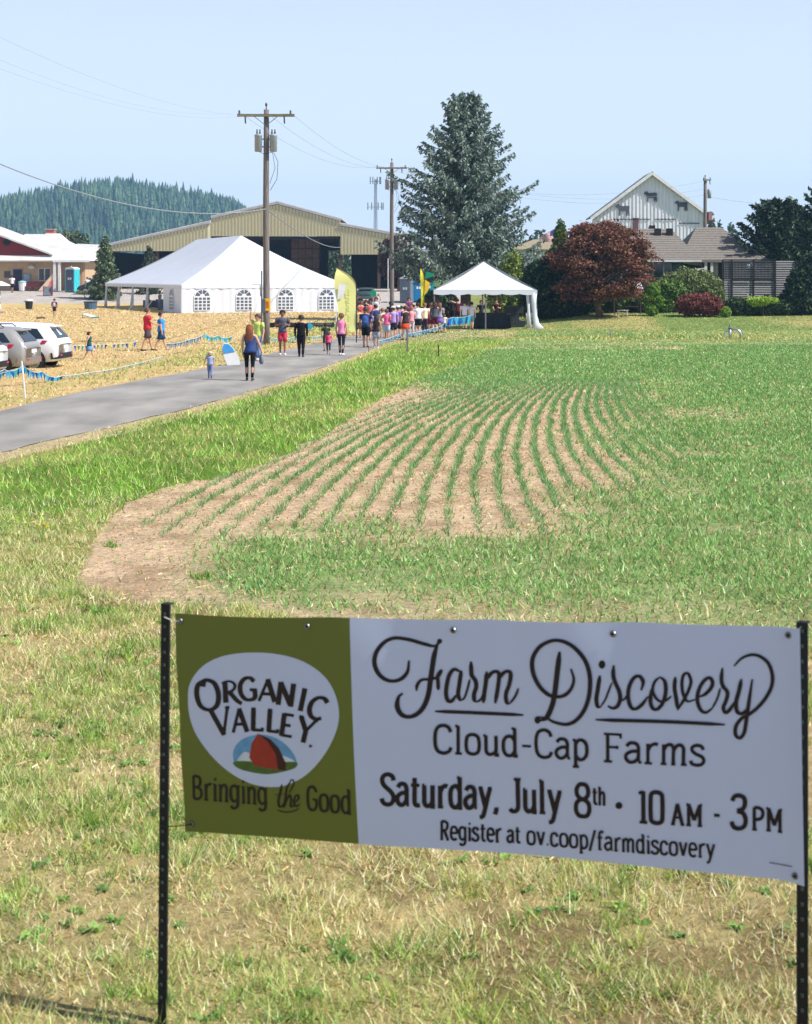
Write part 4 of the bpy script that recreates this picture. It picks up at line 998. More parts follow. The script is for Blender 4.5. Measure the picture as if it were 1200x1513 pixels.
def spruce(name, label, loc, H, prof, nb, cols, wts, spray=.22, droop=.35, tipup=.5, per=85, r=.28, double=False, seed=1, group=None, cat='spruce tree', zlow=.03):
    rs = random.Random(seed); t = thing(name, label, cat, loc, 0, group)
    br = MB(); cs = []; ss = []; dirs = []
    for i in range(nb):
        f = zlow+(1-zlow)*((i+rs.random())/nb)**1.1            # height fraction
        z0 = H*f; a = i*2.39996+rs.random()*.5
        L = float(np.interp(1-f, prof[0], prof[1]))*rs.uniform(.62,1.16)
        if rs.random() < .14 and f < .75: L *= 1.3
        npt = 7; pts = []
        ox = 0
        if double and f > .86: ox = (.5 if i % 2 else -.45)*min((f-.86)*14,1)
        for k in range(npt):
            u = k/(npt-1); rr = L*u
            dz = -droop*L*math.sin(u*math.pi*.62)*(1-f*.8) + tipup*L*.33*max(0,u-.5)**1.5*2 + (.5*L*u*max(0,f-.8)*5)
            pts.append((ox+rr*math.cos(a), rr*math.sin(a), z0+dz))
        br.tube(pts, [.055*(1-.8*k/(npt-1))*(.6+.5*(1-f)) for k in range(npt)], 4)
        m = int(per*(.35+L/ max(prof[1])))
        u = rs_np.random(m)**.75
        pa = np.array(pts); idx = u*(npt-1); i0 = np.minimum(idx.astype(int), npt-2); fr = (idx-i0)[:, None]
        p = pa[i0]*(1-fr)+pa[i0+1]*fr
        side = rs_np.normal(0, 1, m)*(.34*L*(1-u*.82)*.34+.05)
        p[:,0] += -math.sin(a)*side; p[:,1] += math.cos(a)*side
        p[:,2] -= np.abs(rs_np.normal(0, 1, m))*(.16+.10*np.abs(side)) + np.abs(side)*.22
        cs.append(p); ss.append(spray*(.6+.7*rs_np.random(m)))
    ob('branch', br, BARK, t, kind='stuff')
    c = np.concatenate(cs); s = np.concatenate(ss)
    # hanging sprays: thin, pointing down and outwards
    n = len(c); d0 = rs_np.normal(size=(n,3))*.55; d0[:,2] -= .55; rad = c[:,:2]/np.maximum(np.linalg.norm(c[:,:2],axis=1),.2)[:,None]; d0[:,:2] += rad*.5
    d0 /= np.linalg.norm(d0,axis=1)[:,None]; w = np.cross(d0, rs_np.normal(size=(n,3))); w /= np.linalg.norm(w,axis=1)[:,None]; s = s[:,None]
    V = np.stack([c-d0*s*.5, c+w*s*.26, c+d0*s*.75, c-w*s*.26],1).reshape(-1,3); F = np.arange(4*n).reshape(n,4)
    npmesh('crown', V, F, np.repeat(palette(n, cols, wts, .16), 4, 0), LEAFD, t)
    trunk(t, H*.96, r)
    return t
rs_np = np.random.default_rng(5)

spruce('spruce_tree', 'big old blue green spruce with a blunt bushy top behind the canopy', P(688, 117), Z(139,117)-gz(4,117),
       ([0,.06,.12,.2,.3,.42,.55,.7,.85,1],[.45,1.1,1.8,2.7,3.4,4.0,4.5,4.8,4.8,4.2]), 300,
       [(124,140,130),(98,116,104),(154,170,158),(78,94,80)], [4,4,3,2], spray=.25, droop=.34, tipup=.85, per=150, r=.38, double=True, seed=4, zlow=.26)
spruce('spruce_tree', 'small green spruce between the farm office and the shed', P(156, 176), Z(349,176)-gz(-30,176),
       ([0,.1,.3,.6,.85,1],[.12,.45,.9,1.5,2.0,1.8]), 110, [(96,112,80),(124,138,100),(74,90,62)], [3,3,2], spray=.34, droop=.1, tipup=.3, per=60, r=.14, seed=9)
spruce('spruce_tree', 'slim dark sapling rising behind the marquee roof', P(221, 182), Z(364,182)-gz(-28,182),
       ([0,.3,1],[.2,.8,1.6]), 60, [(64,76,60),(84,98,74)], [1,1], spray=.3, droop=.1, tipup=.3, per=40, r=.1, seed=10)
# narrow pointed conifer behind the maple
t = bushy('columnar_conifer', 'narrow pointed yellow green conifer poking up behind the red maple', 'conifer', P(828, 112),
      [(0,0,1.2+.75*k,.72-.045*k*k*.22,.72-.05*k,.75) for k in range(6)]+[(0,0,5.55,.33,.33,.7)], 5200, .16, [(96,120,56),(140,150,66),(70,92,48)], [3,1,2], tr=(5.4,.12))

# red maple: flat tiered cushions
def maple():
    t = thing('maple_tree', 'wide dark red maple with layered foliage on the lawn', 'maple tree', P(885, 106))
    rs = random.Random(2); cs = []
    pr = lambda z: np.interp(z, [1.0,1.8,3,4.2,5.2,5.9,6.1],[1.5,2.3,2.85,2.75,2.0,1.0,.3])
    for i in range(125):
        z = 1.2+4.6*rs.random()**.8; a = rs.random()*6.283; r = pr(z)*math.sqrt(.25+.75*rs.random())
        cx, cy = r*math.cos(a), r*math.sin(a)*.9; k = 430; rr = rs.uniform(.45,.95)
        q = rng.normal(size=(k,3))*np.array([rr*.5, rr*.5, .13]); q[:,2] -= (q[:,0]**2+q[:,1]**2)*.25
        cs.append(q+np.array([cx+.25, cy, z]))
    c = np.concatenate(cs); c[:,0] += .12*np.sin(c[:,2]*3)
    leafmesh('crown', c, .115*(.6+.8*rng.random(len(c))), [(140,94,76),(100,62,56),(164,114,92),(84,62,46),(116,90,62)], [4,4,2,2,1], t, bias=(0,0,.9), jit=.14)
    br = MB()
    for i in range(16):
        a = i*2.4; z = rs.uniform(2.2,4.6); r = rs.uniform(1.2,2.3)
        br.tube([(0,0,.5+z*.12),(r*.35*math.cos(a), r*.35*math.sin(a), z*.55+.3),(r*math.cos(a), r*math.sin(a), z)], [.12,.07,.02], 6)
    ob('limb', br, BARK, t, True, kind='stuff')
    ob('trunk', MB().tube([(.05,0,-.05),(0,0,.5),(-.12,0,1.1),(.0,.05,2.2),(.1,.1,3.4)],[.26,.2,.19,.14,.06],9), BARK, t, True)
maple()
# little flower bed stones
bushy('laurel_bush', 'broad dark evergreen mass between the canopy and the maple', 'evergreen bush', P(822, 108),
      [(-.9,0,1.9,1.3,1.2,1.9),(.3,.3,2.9,1.2,1.2,1.7),(1.2,0,1.7,1.3,1.2,1.6),(-.2,0,.9,1.9,1.3,1.0),(-1.4,0,1.2,.8,1,1.3)], 22000, .17, [(44,66,44),(58,84,54),(34,52,38),(80,104,66)], [4,3,3,1], tr=(3.5,.16))
bushy('maple_tree', 'dark maroon leaved tree partly behind the second utility pole', 'purple tree', P(589, 186),
      [(0,0,4.1,2.0,1.4,1.9),(-.8,0,2.8,1.4,1.2,1.3),(1.0,0,3.0,1.6,1.2,1.5),(1.2,0,5.1,1.3,1,1.2)], 15000, .2, [(92,58,62),(70,52,50),(120,80,78),(60,66,46)], [3,3,2,2], tr=(4.5,.15))
bushy('yew_shrub', 'dark rounded shrub at the foot of the big spruce', 'shrub', P(652, 114), [(0,0,1.0,1.1,1,1.2),(-.8,0,.9,.8,.8,.9)], 7000, .17, [(54,72,50),(74,92,64),(92,110,80)], [3,2,1])
bushy('lime_shrub', 'bright yellow green shrub right of the big spruce base', 'shrub', P(757, 113), [(0,0,3.0,.8,.8,1.6),(.5,0,1.8,1.0,.9,1.5),(-.7,0,1.5,.9,.8,1.4)], 9000, .15, [(128,146,70),(100,122,60),(158,170,84)], [3,2,2])
# round topped olive shrub and its neighbours in front of the house
bushy('olive_shrub', 'large round olive green shrub in front of the farmhouse wall', 'shrub', P(1021, 111), [(0,0,1.55,2.1,1.4,1.25),(-.9,0,1.2,1.2,1.1,1.2),(1.0,0,1.1,1.2,1.1,1.0),(0,0,.7,1.9,1.3,.8)], 21000, .12, [(132,144,92),(108,124,74),(156,164,112),(90,104,62)], [4,3,2,2], tr=(1.6,.1))
bushy('red_maple_shrub', 'low weeping dark red maple in front of the olive shrub', 'maple shrub', P(1034, 106.5), [(0,0,.82,1.35,.9,.62),(.7,0,.6,.8,.7,.5),(-.7,0,.62,.8,.7,.5)], 14000, .09, [(134,72,70),(110,58,58),(156,98,80)], [3,3,2], tr=(.8,.07))
bushy('clipped_ball_shrub', 'small clipped bright green ball shrub right of the weeping red maple', 'shrub', P(1072, 106), [(0,0,.32,.33,.33,.32)], 3000, .06, [(124,156,60),(148,178,76)], [1,1], shell=.8)
bushy('cloud_pruned_shrub', 'cloud pruned shrub of stacked green balls near the maple', 'topiary', P(965, 107), [(0,0,1.65,.45,.4,.4),(-.35,0,1.25,.4,.35,.3),(.3,0,1.05,.4,.35,.25),(-.1,0,.42,.42,.38,.38),(.35,0,.75,.3,.3,.2)], 9000, .07, [(110,146,56),(136,172,70),(86,118,48)], [3,3,1], tr=(1.5,.06), shell=.75)
bushy('privet_hedge', 'green shrub mass left of the cloud pruned one', 'shrub', P(975, 110), [(0,0,.8,1.0,.8,.8),(.6,0,1.5,1.1,.8,.7),(-.8,0,.6,.7,.7,.6)], 9000, .11, [(104,132,62),(128,156,78),(82,108,52)], [3,2,2])
bushy('juniper_bed', 'low dark juniper spreading in front of the slatted screen', 'juniper', P(1118, 107.5), [(-1.0,0,.5,1.2,.8,.6),(.6,0,.55,1.2,.8,.65),(1.6,0,.5,.8,.7,.5)], 14000, .1, [(66,84,56),(90,110,70),(48,62,46)], [3,2,2])
bushy('gold_shrub', 'yellow tipped low shrub on top of the juniper bed', 'shrub', P(1128, 106.8), [(0,0,1.0,.95,.5,.22),(-.4,0,.8,.6,.4,.2)], 3000, .09, [(168,196,74),(140,170,64)], [2,1])
bushy('garden_bush', 'lush green bush behind the trunk of the maple', 'shrub', P(868, 111), [(0,0,.7,1.3,.8,.8),(1.7,0,.6,1.0,.8,.7),(2.9,0,.5,.8,.7,.6)], 11000, .12, [(80,108,52),(120,152,66),(60,82,44)], [3,1,2])

# dark cedars at the right edge
def cedar(name, label, px, d, H, prof, nb, seed, up, cols, zlow=.02, per=60, droop=0.0):
    rs = random.Random(seed); t = thing(name, label, 'cedar tree', P(px, d)); br = MB(); cs = []
    for i in range(nb):
        f = zlow+(1-zlow)*((i+rs.random())/nb); a = i*2.39996+rs.random(); z0 = H*f*.86
        L = float(np.interp(f, prof[0], prof[1]))*rs.uniform(.6,1.2); k = 7
        pts = [(L*u/6*math.cos(a), L*u/6*math.sin(a), z0+up*L*(u/6)**1.4-droop*L*math.sin(u/6*math.pi)*.3) for u in range(k)]
        br.tube(pts, [.05*(1-.12*u) for u in range(k)], 4)
        m = int(per*(.5+L/2.5)); u = rng.random(m)**.6; pa = np.array(pts); ix = u*(k-1); i0 = np.minimum(ix.astype(int), k-2); fr = (ix-i0)[:,None]
        p = pa[i0]*(1-fr)+pa[i0+1]*fr; w = (.06+.17*(1-u))[:,None]; p += rng.normal(size=(m,3))*w*np.array([1,1,.6]); cs.append(p)
    ob('branch', br, BARK, t, kind='stuff'); c = np.concatenate(cs)
    leafmesh('crown', c, .15*(.6+.8*rng.random(len(c))), cols, [4,3,2,1], t, LEAFD, el=2.4)
    trunk(t, H*.9, .22); return t
dk = [(56,74,60),(74,94,72),(42,56,48),(112,130,96)]
cedar('cedar_tree', 'dark shaggy cedar with upright spiky tips right of the slatted screen', 1152, 121, Z(277,121)-.7, ([0,.3,.6,.85,1],[2.7,3.2,2.7,1.7,.9]), 170, 21, .5, dk, per=75)
cedar('cedar_tree', 'tall cedar at the right edge with long level boughs', 1228, 113, 10.2, ([0,.25,.5,.8,1],[3.3,3.1,2.9,2.3,.8]), 150, 22, .12, dk, droop=.8, per=90)
bushy('yew_bush', 'dense black green bush at the right edge under the cedars', 'bush', P(1192, 108), [(0,0,1.6,1.3,1.2,1.6),(.9,0,2.6,1.2,1.1,1.5),(-.5,0,.9,1.2,1,.9),(1.8,0,1.4,1.2,1.2,1.5)], 20000, .15, dk, [4,3,3,1], tr=(3,.12))

# far trees on the horizon
far = [(489,330,10,3.2,'round'),(498,335,8,2.6,'round'),(480,300,7,2.5,'round'),(1052,300,10.2,2.6,'con'),(1063,305,9.2,2.2,'con'),(1080,300,8.6,2.4,'con'),(1091,310,7.4,2.2,'con'),(798,300,7.6,2.6,'round'),(782,320,6.5,2.6,'round'),(100,260,7.0,3.2,'round'),(112,262,6.4,2.6,'round'),(92,258,6.2,2.4,'round'),(742,300,6,3,'round'),(1140,300,8,4,'round')]
FL = ['distant hazy tree in the middle of the light gap at the back of the shed','tallest right hand tree in the light gap at the back of the shed','small hazy tree at the left of the gap at the back of the shed',
 'tallest distant conifer just right of the barn pole','second distant conifer right of the barn pole','third distant conifer above the farmhouse ridge','lowest distant conifer at the right of the farmhouse ridge',
 'distant round tree over the left end of the hip roof building','lower distant round tree left of the striped flag','tallest olive round tree rising behind the farm office roof','olive round tree right of the tallest one behind the farm office','small olive tree nearest the office chimney','distant low tree beside the right boughs of the big spruce','distant pale tree between the farmhouse roof and the dark cedar']
for i, (px_, d, h, r, kd) in enumerate(far):
    z0 = gz(X(px_, d), d); nm = 'far_tree'
    lab = {'con':'distant dark conifer behind the farmhouse roof','round':'distant hazy broadleaf tree on the horizon'}[kd]
    if px_ < 130: lab = 'olive round tree rising behind the farm office roof'
    elif px_ < 520: lab = 'distant hazy tree seen through the gap at the back of the shed'
    elif px_ < 800: lab = 'distant hazy tree right of the big spruce'
    hh = h+3.2-z0; lab = FL[i]; 
    if kd == 'con': bl = [(0,0,hh*(.2+.14*k),r*(1-.15*k)*.75,r*(1-.15*k)*.75,hh*.14) for k in range(6)]
    else: bl = [(0,0,hh*.62,r,r,hh*.36),(r*.5,0,hh*.45,r*.8,r*.7,hh*.3),(-r*.6,0,hh*.4,r*.8,r*.7,hh*.3)]
    bushy(nm, lab, 'tree', (X(px_,d), d, z0), bl, 1400, .55, [(70,88,60),(92,108,74),(110,104,72)], [3,2,1], group='distant trees on the horizon', tr=(hh*.6,.2), m=LEAFD)

# forest on the hill
def forest():
    n = 9000
    px_ = rng.uniform(-420, 440, n); y = rng.uniform(1120, 1620, n); x = (px_-600)*y/FP
    z = g(x, y); k = z > 14; x, y, z = x[k], y[k], z[k]; n = len(x)
    H = rng.uniform(8, 15, n)*(1+.25*(rng.random(n) < .08)); W = H*rng.uniform(.16,.24,n)
    tiers = 3; seg = 5; Vs = []; Fs = []; base = 0
    for tt in range(tiers):
        zb = z+H*(.05+.27*tt); zt = z+H*(.5+.25*tt); w = W*(1-.27*tt)
        ring = [np.stack([x+w*(.75+.5*rng.random(n))*math.cos(6.283*j/seg+tt), y+w*math.sin(6.283*j/seg+tt), zb-w*.25*rng.random(n)], 1) for j in range(seg)]
        ring.append(np.stack([x, y, zt], 1)); V = np.stack(ring, 1).reshape(-1,3); i = np.arange(n)[:,None]*(seg+1)+base
        for j in range(seg): Fs.append(i+np.array([[j,(j+1)%seg,seg]]))
        Vs.append(V); base += len(V)
    cc = palette(n, [(50,74,58),(62,88,64),(80,102,70),(42,62,52)], [3,3,2,2], .18)*(.65+.8*fbm(x, z*2.2, 26, 95))[:, None]; C = np.concatenate([np.repeat(cc, seg+1, 0)]*tiers)
    o = npmesh('hill_forest', np.concatenate(Vs), np.concatenate(Fs), C, LEAFD, kind='stuff'); tag(o, 'dense conifer forest covering the hazy hill behind the farm', 'forest')
forest()
# ------------------------------------------------------------ utility poles and wires
ALU = mat('transformer_grey', srgb(150,156,164), .45, .06, 3, metal=.2)
CER = mat('insulator', srgb(70,60,62), .4, .1, 4)
def utility_pole(label, loc, H, r, tf=True, arm=2.6, armz=None, rz=0, sign=False, brace=True):
    t = thing('utility_pole', label, 'utility pole', loc, rz)
    n = 8; ob('pole', MB().tube([(.01*math.sin(i), 0, H*i/n-.1*(i == 0)) for i in range(n+1)], [r*(1.08-.28*i/n) for i in range(n+1)], 12), POLEW, t, True)
    az = armz or H-.28; PW = mat('crossarm_wood', srgb(112,108,84), .9, .15, 5)
    ob('crossarm', MB().box(-arm/2, arm/2, -r-.12, -r*.8, az-.06, az+.06), PW, t)
    if brace:
        for sx in (-1,1): ob('brace', MB().beam((sx*.52,-r-.06,az-.06),(sx*.06,-r-.02,az-.42),.03), STEEL, t)
    for sx in (-.93,.86): ob('insulator', MB().lathe([(0,.03),(.05,.05),(.09,.03),(.13,.05),(.17,.02)], (sx*arm/2,-r-.06,az+.06), 8), CER, t)
    ob('insulator', MB().lathe([(0,.025),(.15,.025),(.2,.06),(.26,.05),(.32,.02)], (0,0,H), 8), CER, t)
    for sx in (-.72,.64): ob('fuse_cutout', MB().tube([(sx*arm/2,-r-.1,az-.05),(sx*arm/2+.02,-r-.12,az-.38)], .035, 6), CER, t)
    if tf:
        for sx, a in ((-1,-.35),(1,.33)):
            zc = az-1.65
            tk = ob('transformer', MB().lathe([(0,.14),(.02,.17),(.7,.17),(.72,.185),(.76,.185),(.8,.12),(.82,.02)], (a,-.12,zc), 14), ALU, t, True)
            for q in ((-.06,.0),(.07,.02)): ob('bushing', MB().lathe([(0,.03),(.08,.04),(.14,.025),(.22,.03)], (a+q[0],-.12+q[1],zc+.8), 6), CER, tk)
            ob('bracket', MB().box(min(a,0), max(a,0), -.06, -.02, zc+.2, zc+.26).box(min(a,0), max(a,0), -.06, -.02, zc+.55, zc+.61), STEEL, tk)
        ob('drop_wire', MB().tube([(.35,-.2,az-1.7),(.55,-.2,az-2.1),(.5,-.2,az-2.9),(.2,-.18,az-3.4)], .012, 4).tube([(.3,-.25,az-1.65),(.42,-.25,az-2.4),(.18,-.2,az-3.1)], .01, 4).tube([(-.3,-.2,az-1.65),(-.1,-.2,az-1.75),(.3,-.2,az-1.68)], .012, 4), BLACKP, t)
    return t
d1 = 77.0; H1 = Z(162,d1); pl1 = utility_pole('tall weathered utility pole with two transformers beside the path', (X(393.5,d1), d1, 0), H1, .15, armz=Z(171,d1))
# things fixed on the pole count as its parts
ob('conduit', MB().tube([(-.2,-.1,0),(-.2,-.1,3.35)], .035, 8).tube([(-.12,-.14,.0),(-.12,-.14,2.3)], .02, 6), STEEL, pl1)
ob('meter_box', MB().box(-.2,-.02,-.24,-.14,Z(462,d1),Z(442,d1)), mat('box_grey', srgb(84,92,106), .6), pl1)
sgn = ob('pole_sign', MB().box(-.08,.2,-.19,-.165,Z(459,d1),Z(441,d1)), mat('sign_yellow', srgb(236,176,30), .5, .03), pl1)
ob('sign_print', MB().box(.0,.13,-.196,-.192,Z(455,d1),Z(445,d1)), mat('sign_print_brown', srgb(176,110,24), .6), sgn)
ob('lamp_arm', MB().tube([(-.25,-.1,2.2),(-.27,-.1,Z(420.5,d1)),(-.62,-.1,Z(419.5,d1))], .02, 6), STEEL, pl1)
d2 = 130.0; utility_pole('second utility pole farther off beside the big spruce', (X(579,d2), d2, gz(-1,d2)), Z(240,d2), .16, arm=2.4, armz=Z(248.5,d2))
ob('white_conduit', MB().box(-.32,-.24,-.12,-.05,0,Z(382,d2)), WHITE, COL.objects['utility_pole.001'])
d3 = 140.0; t3 = utility_pole('plain utility pole standing at the right eave of the white barn', (X(1042,d3), d3, gz(24,d3)), Z(264,d3)-gz(24,d3), .17, tf=False, arm=.8, armz=Z(266,d3)-gz(24,d3), rz=.6, brace=False)
ob('transformer', MB().lathe([(0,.15),(.7,.18),(.78,.1)], (.38,-.1,Z(293,d3)-gz(24,d3)), 10), ALU, t3, True)
ob('service_box', MB().box(.2,.6,-.2,0,Z(322,d3)-.9,Z(310,d3)-.9), mat('brown_box', srgb(120,84,90), .7), t3)
WIRE = mat('wire', srgb(58,60,66), .6)
WIREL = mat('wire_pale', srgb(140,146,154), .6)
def wire(label, a, b, sag, r, m=WIRE, n=24):
    a = Vector(a); b = Vector(b); pts = []
    for i in range(n+1):
        u = i/n; p = a*(1-u)+b*u; p.z -= sag*4*u*(1-u); pts.append(tuple(p))
    o = ob('overhead_wire', MB().tube(pts, r, 5), m); tag(o, label, 'wire')
pt = (X(393.5,d1), d1-.1, Z(309,d1))
wire('thick cable sagging from the upper left corner over the hill to the near pole', (X(-60,52), 52, Z(216,52)), pt, .9, .022, WIREL)
wire('thin service cable from the near pole down to the shed opening', pt, (X(505,205), 205, Z(365,205)), .6, .03, WIREL)
for k, (a, lab) in enumerate((((-1.2), 'thin wire from left crossarm insulator of the near pole'), ((1.1), 'thin wire from right crossarm insulator of the near pole'), ((0.0), 'thin wire from the top pin of the near pole'))):
    x0 = X(393.5,d1)+a; z0 = Z(166,d1)
    wire(lab+' towards the camera side', (X(-120,34)+a*.8, 34, Z(2+k*26,34)), (x0, d1, z0), .8, .0028, WIREL)
    wire(lab+' towards the second pole', (x0, d1, z0), (X(579,d2)+a*.9, d2, Z(246,d2)), .9, .008, WIREL)
    wire(lab.replace('near','second')+' running right behind the spruce', (X(579,d2)+a*.9, d2, Z(246,d2)), (X(1042,d3)+a*.2, d3, Z(268+k*10,d3)), 1.6, .008, WIREL)
wire('thin wire leaving the barn pole to the right', (X(1042,d3), d3, Z(290,d3)), (X(1230,145), 145, Z(304,145)), .3, .012, WIREL)

# ------------------------------------------------------------ feather banners and flag
YEL = mat('feather_yellow', srgb(242,240,158), .6, .04, 1.5, transl=.3)
def feather(name, label, loc, H, W, rz, m, z0=.5):
    t = thing(name, label, 'feather banner', loc, rz)
    n = 22; ptsL = []; ptsR = []
    for i in range(n+1):
        u = i/n; z = z0+(H-z0)*u
        # pole bows over to the left at the top
        bx = -W*.95*max(0,(u-.72)/.28)**2.2
        w = W*(1 if u < .72 else (1-((u-.72)/.28)**2.0*.98))
        ptsR.append((bx+.0, .03*math.sin(u*9), z)); ptsL.append((min(-W*(.98-.10*math.sin(u*6)) , bx-.02) if u < .985 else bx-.02, .05*math.sin(u*11+1), z-(.10 if u > .9 else 0)))
    vs = ptsL+ptsR; fs = [(i, n+1+i, n+2+i, i+1) for i in range(n)]
    ob('sail', MB().add(vs, fs), m, t, True)
    ob('pole', MB().tube([(.03,0,-.3),(.03,0,z0+(H-z0)*.7)]+[(p[0]+.03,0,p[2]) for p in ptsR[16:]], .022, 6), BLACKP, t)
    return t
df = 78.0; fb = feather('feather_banner', 'tall yellow feather banner with white panel standing at the path edge', (X(526.5,df)-.02, df, 0), Z(396,df), .92, .12, YEL, .55)
ob('white_panel', MB().add([(-.86,-.07,Z(443,df)),(-.60,-.07,Z(443,df)+.1),(-.44,-.055,Z(421,df)),(-.80,-.075,Z(419,df))], [(0,1,2,3)]), WHITE, fb)
grn = mat('leaf_green_print', srgb(150,170,60), .6)
for i, zz in enumerate((428, 440, 452, 466, 480)):
    for k in range(4): ob('letter', MB().box(-.40+k*.0, -.34+.03*(k % 2), -.075, -.068, Z(zz+k*2.6+1.3,df), Z(zz+k*2.6,df)), grn, fb)
ob('white_edge', MB().add([(-.93,-.06,Z(492,df)),(-.88,-.06,Z(492,df)),(-.9,-.06,Z(450,df)),(-.93,-.06,Z(450,df))], [(0,1,2,3)]), WHITE, fb)
d_ = 104.0; f2 = feather('feather_banner', 'small bright yellow and green feather banner beside the blue toilet', (X(627,d_), d_, 0), Z(396,d_), .22, 0, mat('sun_yellow_sail', srgb(240,226,50), .6, .05), 1.2)
ob('emblem', MB().prism([(.0,Z(437,d_)),(.26,Z(428,d_)),(.34,Z(418,d_)),(.05,Z(413,d_))], -.06, -.02), mat('amber_print', srgb(240,196,40), .6), f2)
ob('green_streamer', MB().prism([(.05,Z(412,d_)),(.5,Z(409,d_)),(.62,Z(404,d_)),(.1,Z(401,d_))], -.03, .0), mat('streamer_green', srgb(20,130,96), .6), f2)
# flag
dfl = 126.0; t = thing('flag_pole', 'red and white striped flag with blue corner on a pole before the hip roof building', 'flag', (X(824,dfl), dfl, gz(10,dfl)))
zf = lambda q: Z(q,dfl)-gz(10,dfl); xf = lambda p: X(p,dfl)-X(824,dfl)
ob('pole', MB().tube([(.15,0,0),(.0,0,zf(336))], .035, 6), WHITE, t)
a0 = Vector((xf(821),0,zf(337))); a1 = Vector((xf(823),0,zf(354))); b0 = Vector((xf(801),-.3,zf(347))); b1 = Vector((xf(797),-.3,zf(358)))
def fl(u, v): 
    p = (a0*(1-v)+a1*v)*(1-u)+(b0*(1-v)+b1*v)*u; p.y += .09*math.sin(u*7+v*2); p.z -= .05*math.sin(u*3.1); return tuple(p)
fr = mat('flag_red', srgb(190,50,62), .7, transl=.3); fw = mat('flag_white', srgb(230,226,226), .7, transl=.3); fbm_ = mat('flag_blue', srgb(60,70,110), .7, transl=.3)
for k in range(13):
    u0 = .42 if k < 7 else 0; vs = []; fs = []
    for i in range(9):
        u = u0+(1-u0)*i/8; vs += [fl(u,k/13), fl(u,(k+1)/13)]
    for i in range(8): fs.append((2*i,2*i+1,2*i+3,2*i+2))
    ob('stripe', MB().add(vs, fs), fr if k % 2 == 0 else fw, t)
vs = []; fs = []
for i in range(5): u = .42*i/4; vs += [fl(u,0), fl(u,7/13)]
for i in range(4): fs.append((2*i,2*i+1,2*i+3,2*i+2))
ob('canton', MB().add(vs, fs), fbm_, t)

# ------------------------------------------------------------ stakes, pennants, ropes
BLU = mat('pennant_blue', srgb(36,92,176), .6, transl=.3); TEA = mat('pennant_teal', srgb(40,150,140), .6, transl=.3); GRN = mat('pennant_green', srgb(84,128,56), .6, transl=.3); CYA = mat('pennant_cyan', srgb(60,170,214), .6, transl=.3)
NAV = mat('pennant_navy', srgb(30,50,110), .6, transl=.3); YLW = mat('pennant_lime', srgb(170,186,70), .6, transl=.3)
def pennants(label, pts, step, size, mats, seed=0, droop=.12):
    """string through ground points (x, y, z) with hanging triangles"""
    rs = random.Random(seed); P_ = [Vector(p) for p in pts]; dense = []
    for i in range(len(P_)-1):
        for k in range(12):
            u = k/12; p = P_[i]*(1-u)+P_[i+1]*u; p.z -= droop*4*u*(1-u); dense.append(p)
    dense.append(P_[-1])
    t = thing('pennant_string', label, 'pennant string', tuple(P_[0])); o = P_[0]
    ob('cord', MB().tube([tuple(p-o) for p in dense], .008, 4), WHITE, t)
    acc = 0; nxt = step/2; 
    for i in range(len(dense)-1):
        a, b = dense[i], dense[i+1]; L = (b-a).length; dv = (b-a).normalized()
        while nxt < acc+L:
            p = a+dv*(nxt-acc)-o; w = size*.5; tw = rs.uniform(-.5,.5); h = size*rs.uniform(1.0,1.3)
            ob('pennant', MB().add([tuple(p-dv*w), tuple(p+dv*w), (p.x+rs.uniform(-.04,.04), p.y+tw*.1, p.z-h)], [(0,1,2)]), mats[int(nxt/step) % len(mats)], t)
            nxt += step
        acc += L
    return t
def gp(px, py, dz): 
    d = FP*HC/(py-PY0); return (X(px,d), d, dz)
def stake(label, px, py, h, r=.02, m=BLACKP, lean=0, name='stake', cat='stake'):
    x_, y_, _ = gp(px, py, 0); t = thing(name, label, cat, (x_, y_, 0))
    ob('shaft', MB().tube([(0,0,-.1),(lean,0,h)], r, 6), m, t); ob('tip', MB().tube([(lean,0,h),(lean*1.02,0,h+r*1.5)], [r, r*.3], 6), m, t)
    return t
pennants('string of blue green and lime pennants behind the running girl', [gp(108,531,.52),gp(150,528,.5),gp(200,525,.52)], .235, .17, [BLU,GRN,TEA,NAV,YLW], 1, .03)
pennants('string of dark blue and teal pennants right of the man in the blue shirt', [gp(246,527,.5),gp(282,521,.55),gp(303,518,.72)], .22, .2, [BLU,NAV,TEA,BLU], 2, .05)
pennants('cluster of cyan pennants hanging behind the toddler', [gp(303,518,.72),gp(322,517,.62),gp(345,516,.6)], .13, .2, [CYA,TEA,CYA,GRN], 3, .12)
pennants('loose string of faded teal pennants low in the grass behind the pole', [gp(398,514,.5),gp(440,509,.42),gp(490,502,.4)], .24, .18, [TEA,CYA,TEA], 4, .16)
# crumpled pennant rope by the silver car
pennants('bunched blue and cyan pennant rope drooping beside the silver car', [gp(-20,575,.62),gp(6,572,.50),gp(34,570,.60),gp(62,566,.34),gp(92,562,.14)], .11, .2, [CYA,BLU,TEA,NAV,CYA], 5, .10)
pennants('pale teal pennant rope lying on the grass from the cars to the walking couple', [gp(92,562,.14),gp(130,556,.12),gp(175,548,.10),gp(240,533,.16)], .3, .1, [CYA,TEA], 6, .02)
pennants('dense curtain of blue and cyan pennants right of the queue', [gp(655,490,.72),gp(668,489.5,.78),gp(695,488.5,.86)], .10, .42, [BLU,CYA,TEA,BLU,NAV], 7, .05)
pennants('low cyan pennant rope along the feet of the queue', [gp(553,513,.25),gp(590,503,.3),gp(640,495,.36),gp(656,492,.5)], .22, .17, [CYA,TEA,CYA,BLU], 8, .05)
stake('white wooden stake at the path side holding a rope near the cars', 38, 588, .92, .024, WHITE, -.10)
stake('thin pale green stake at the right end of the blue pennant string', 302.5, 519, .8, .02, mat('lime_stake', srgb(170,196,90), .6))
stake('thin dark stake on the verge left of the queue', 545, 523, .3, .012)
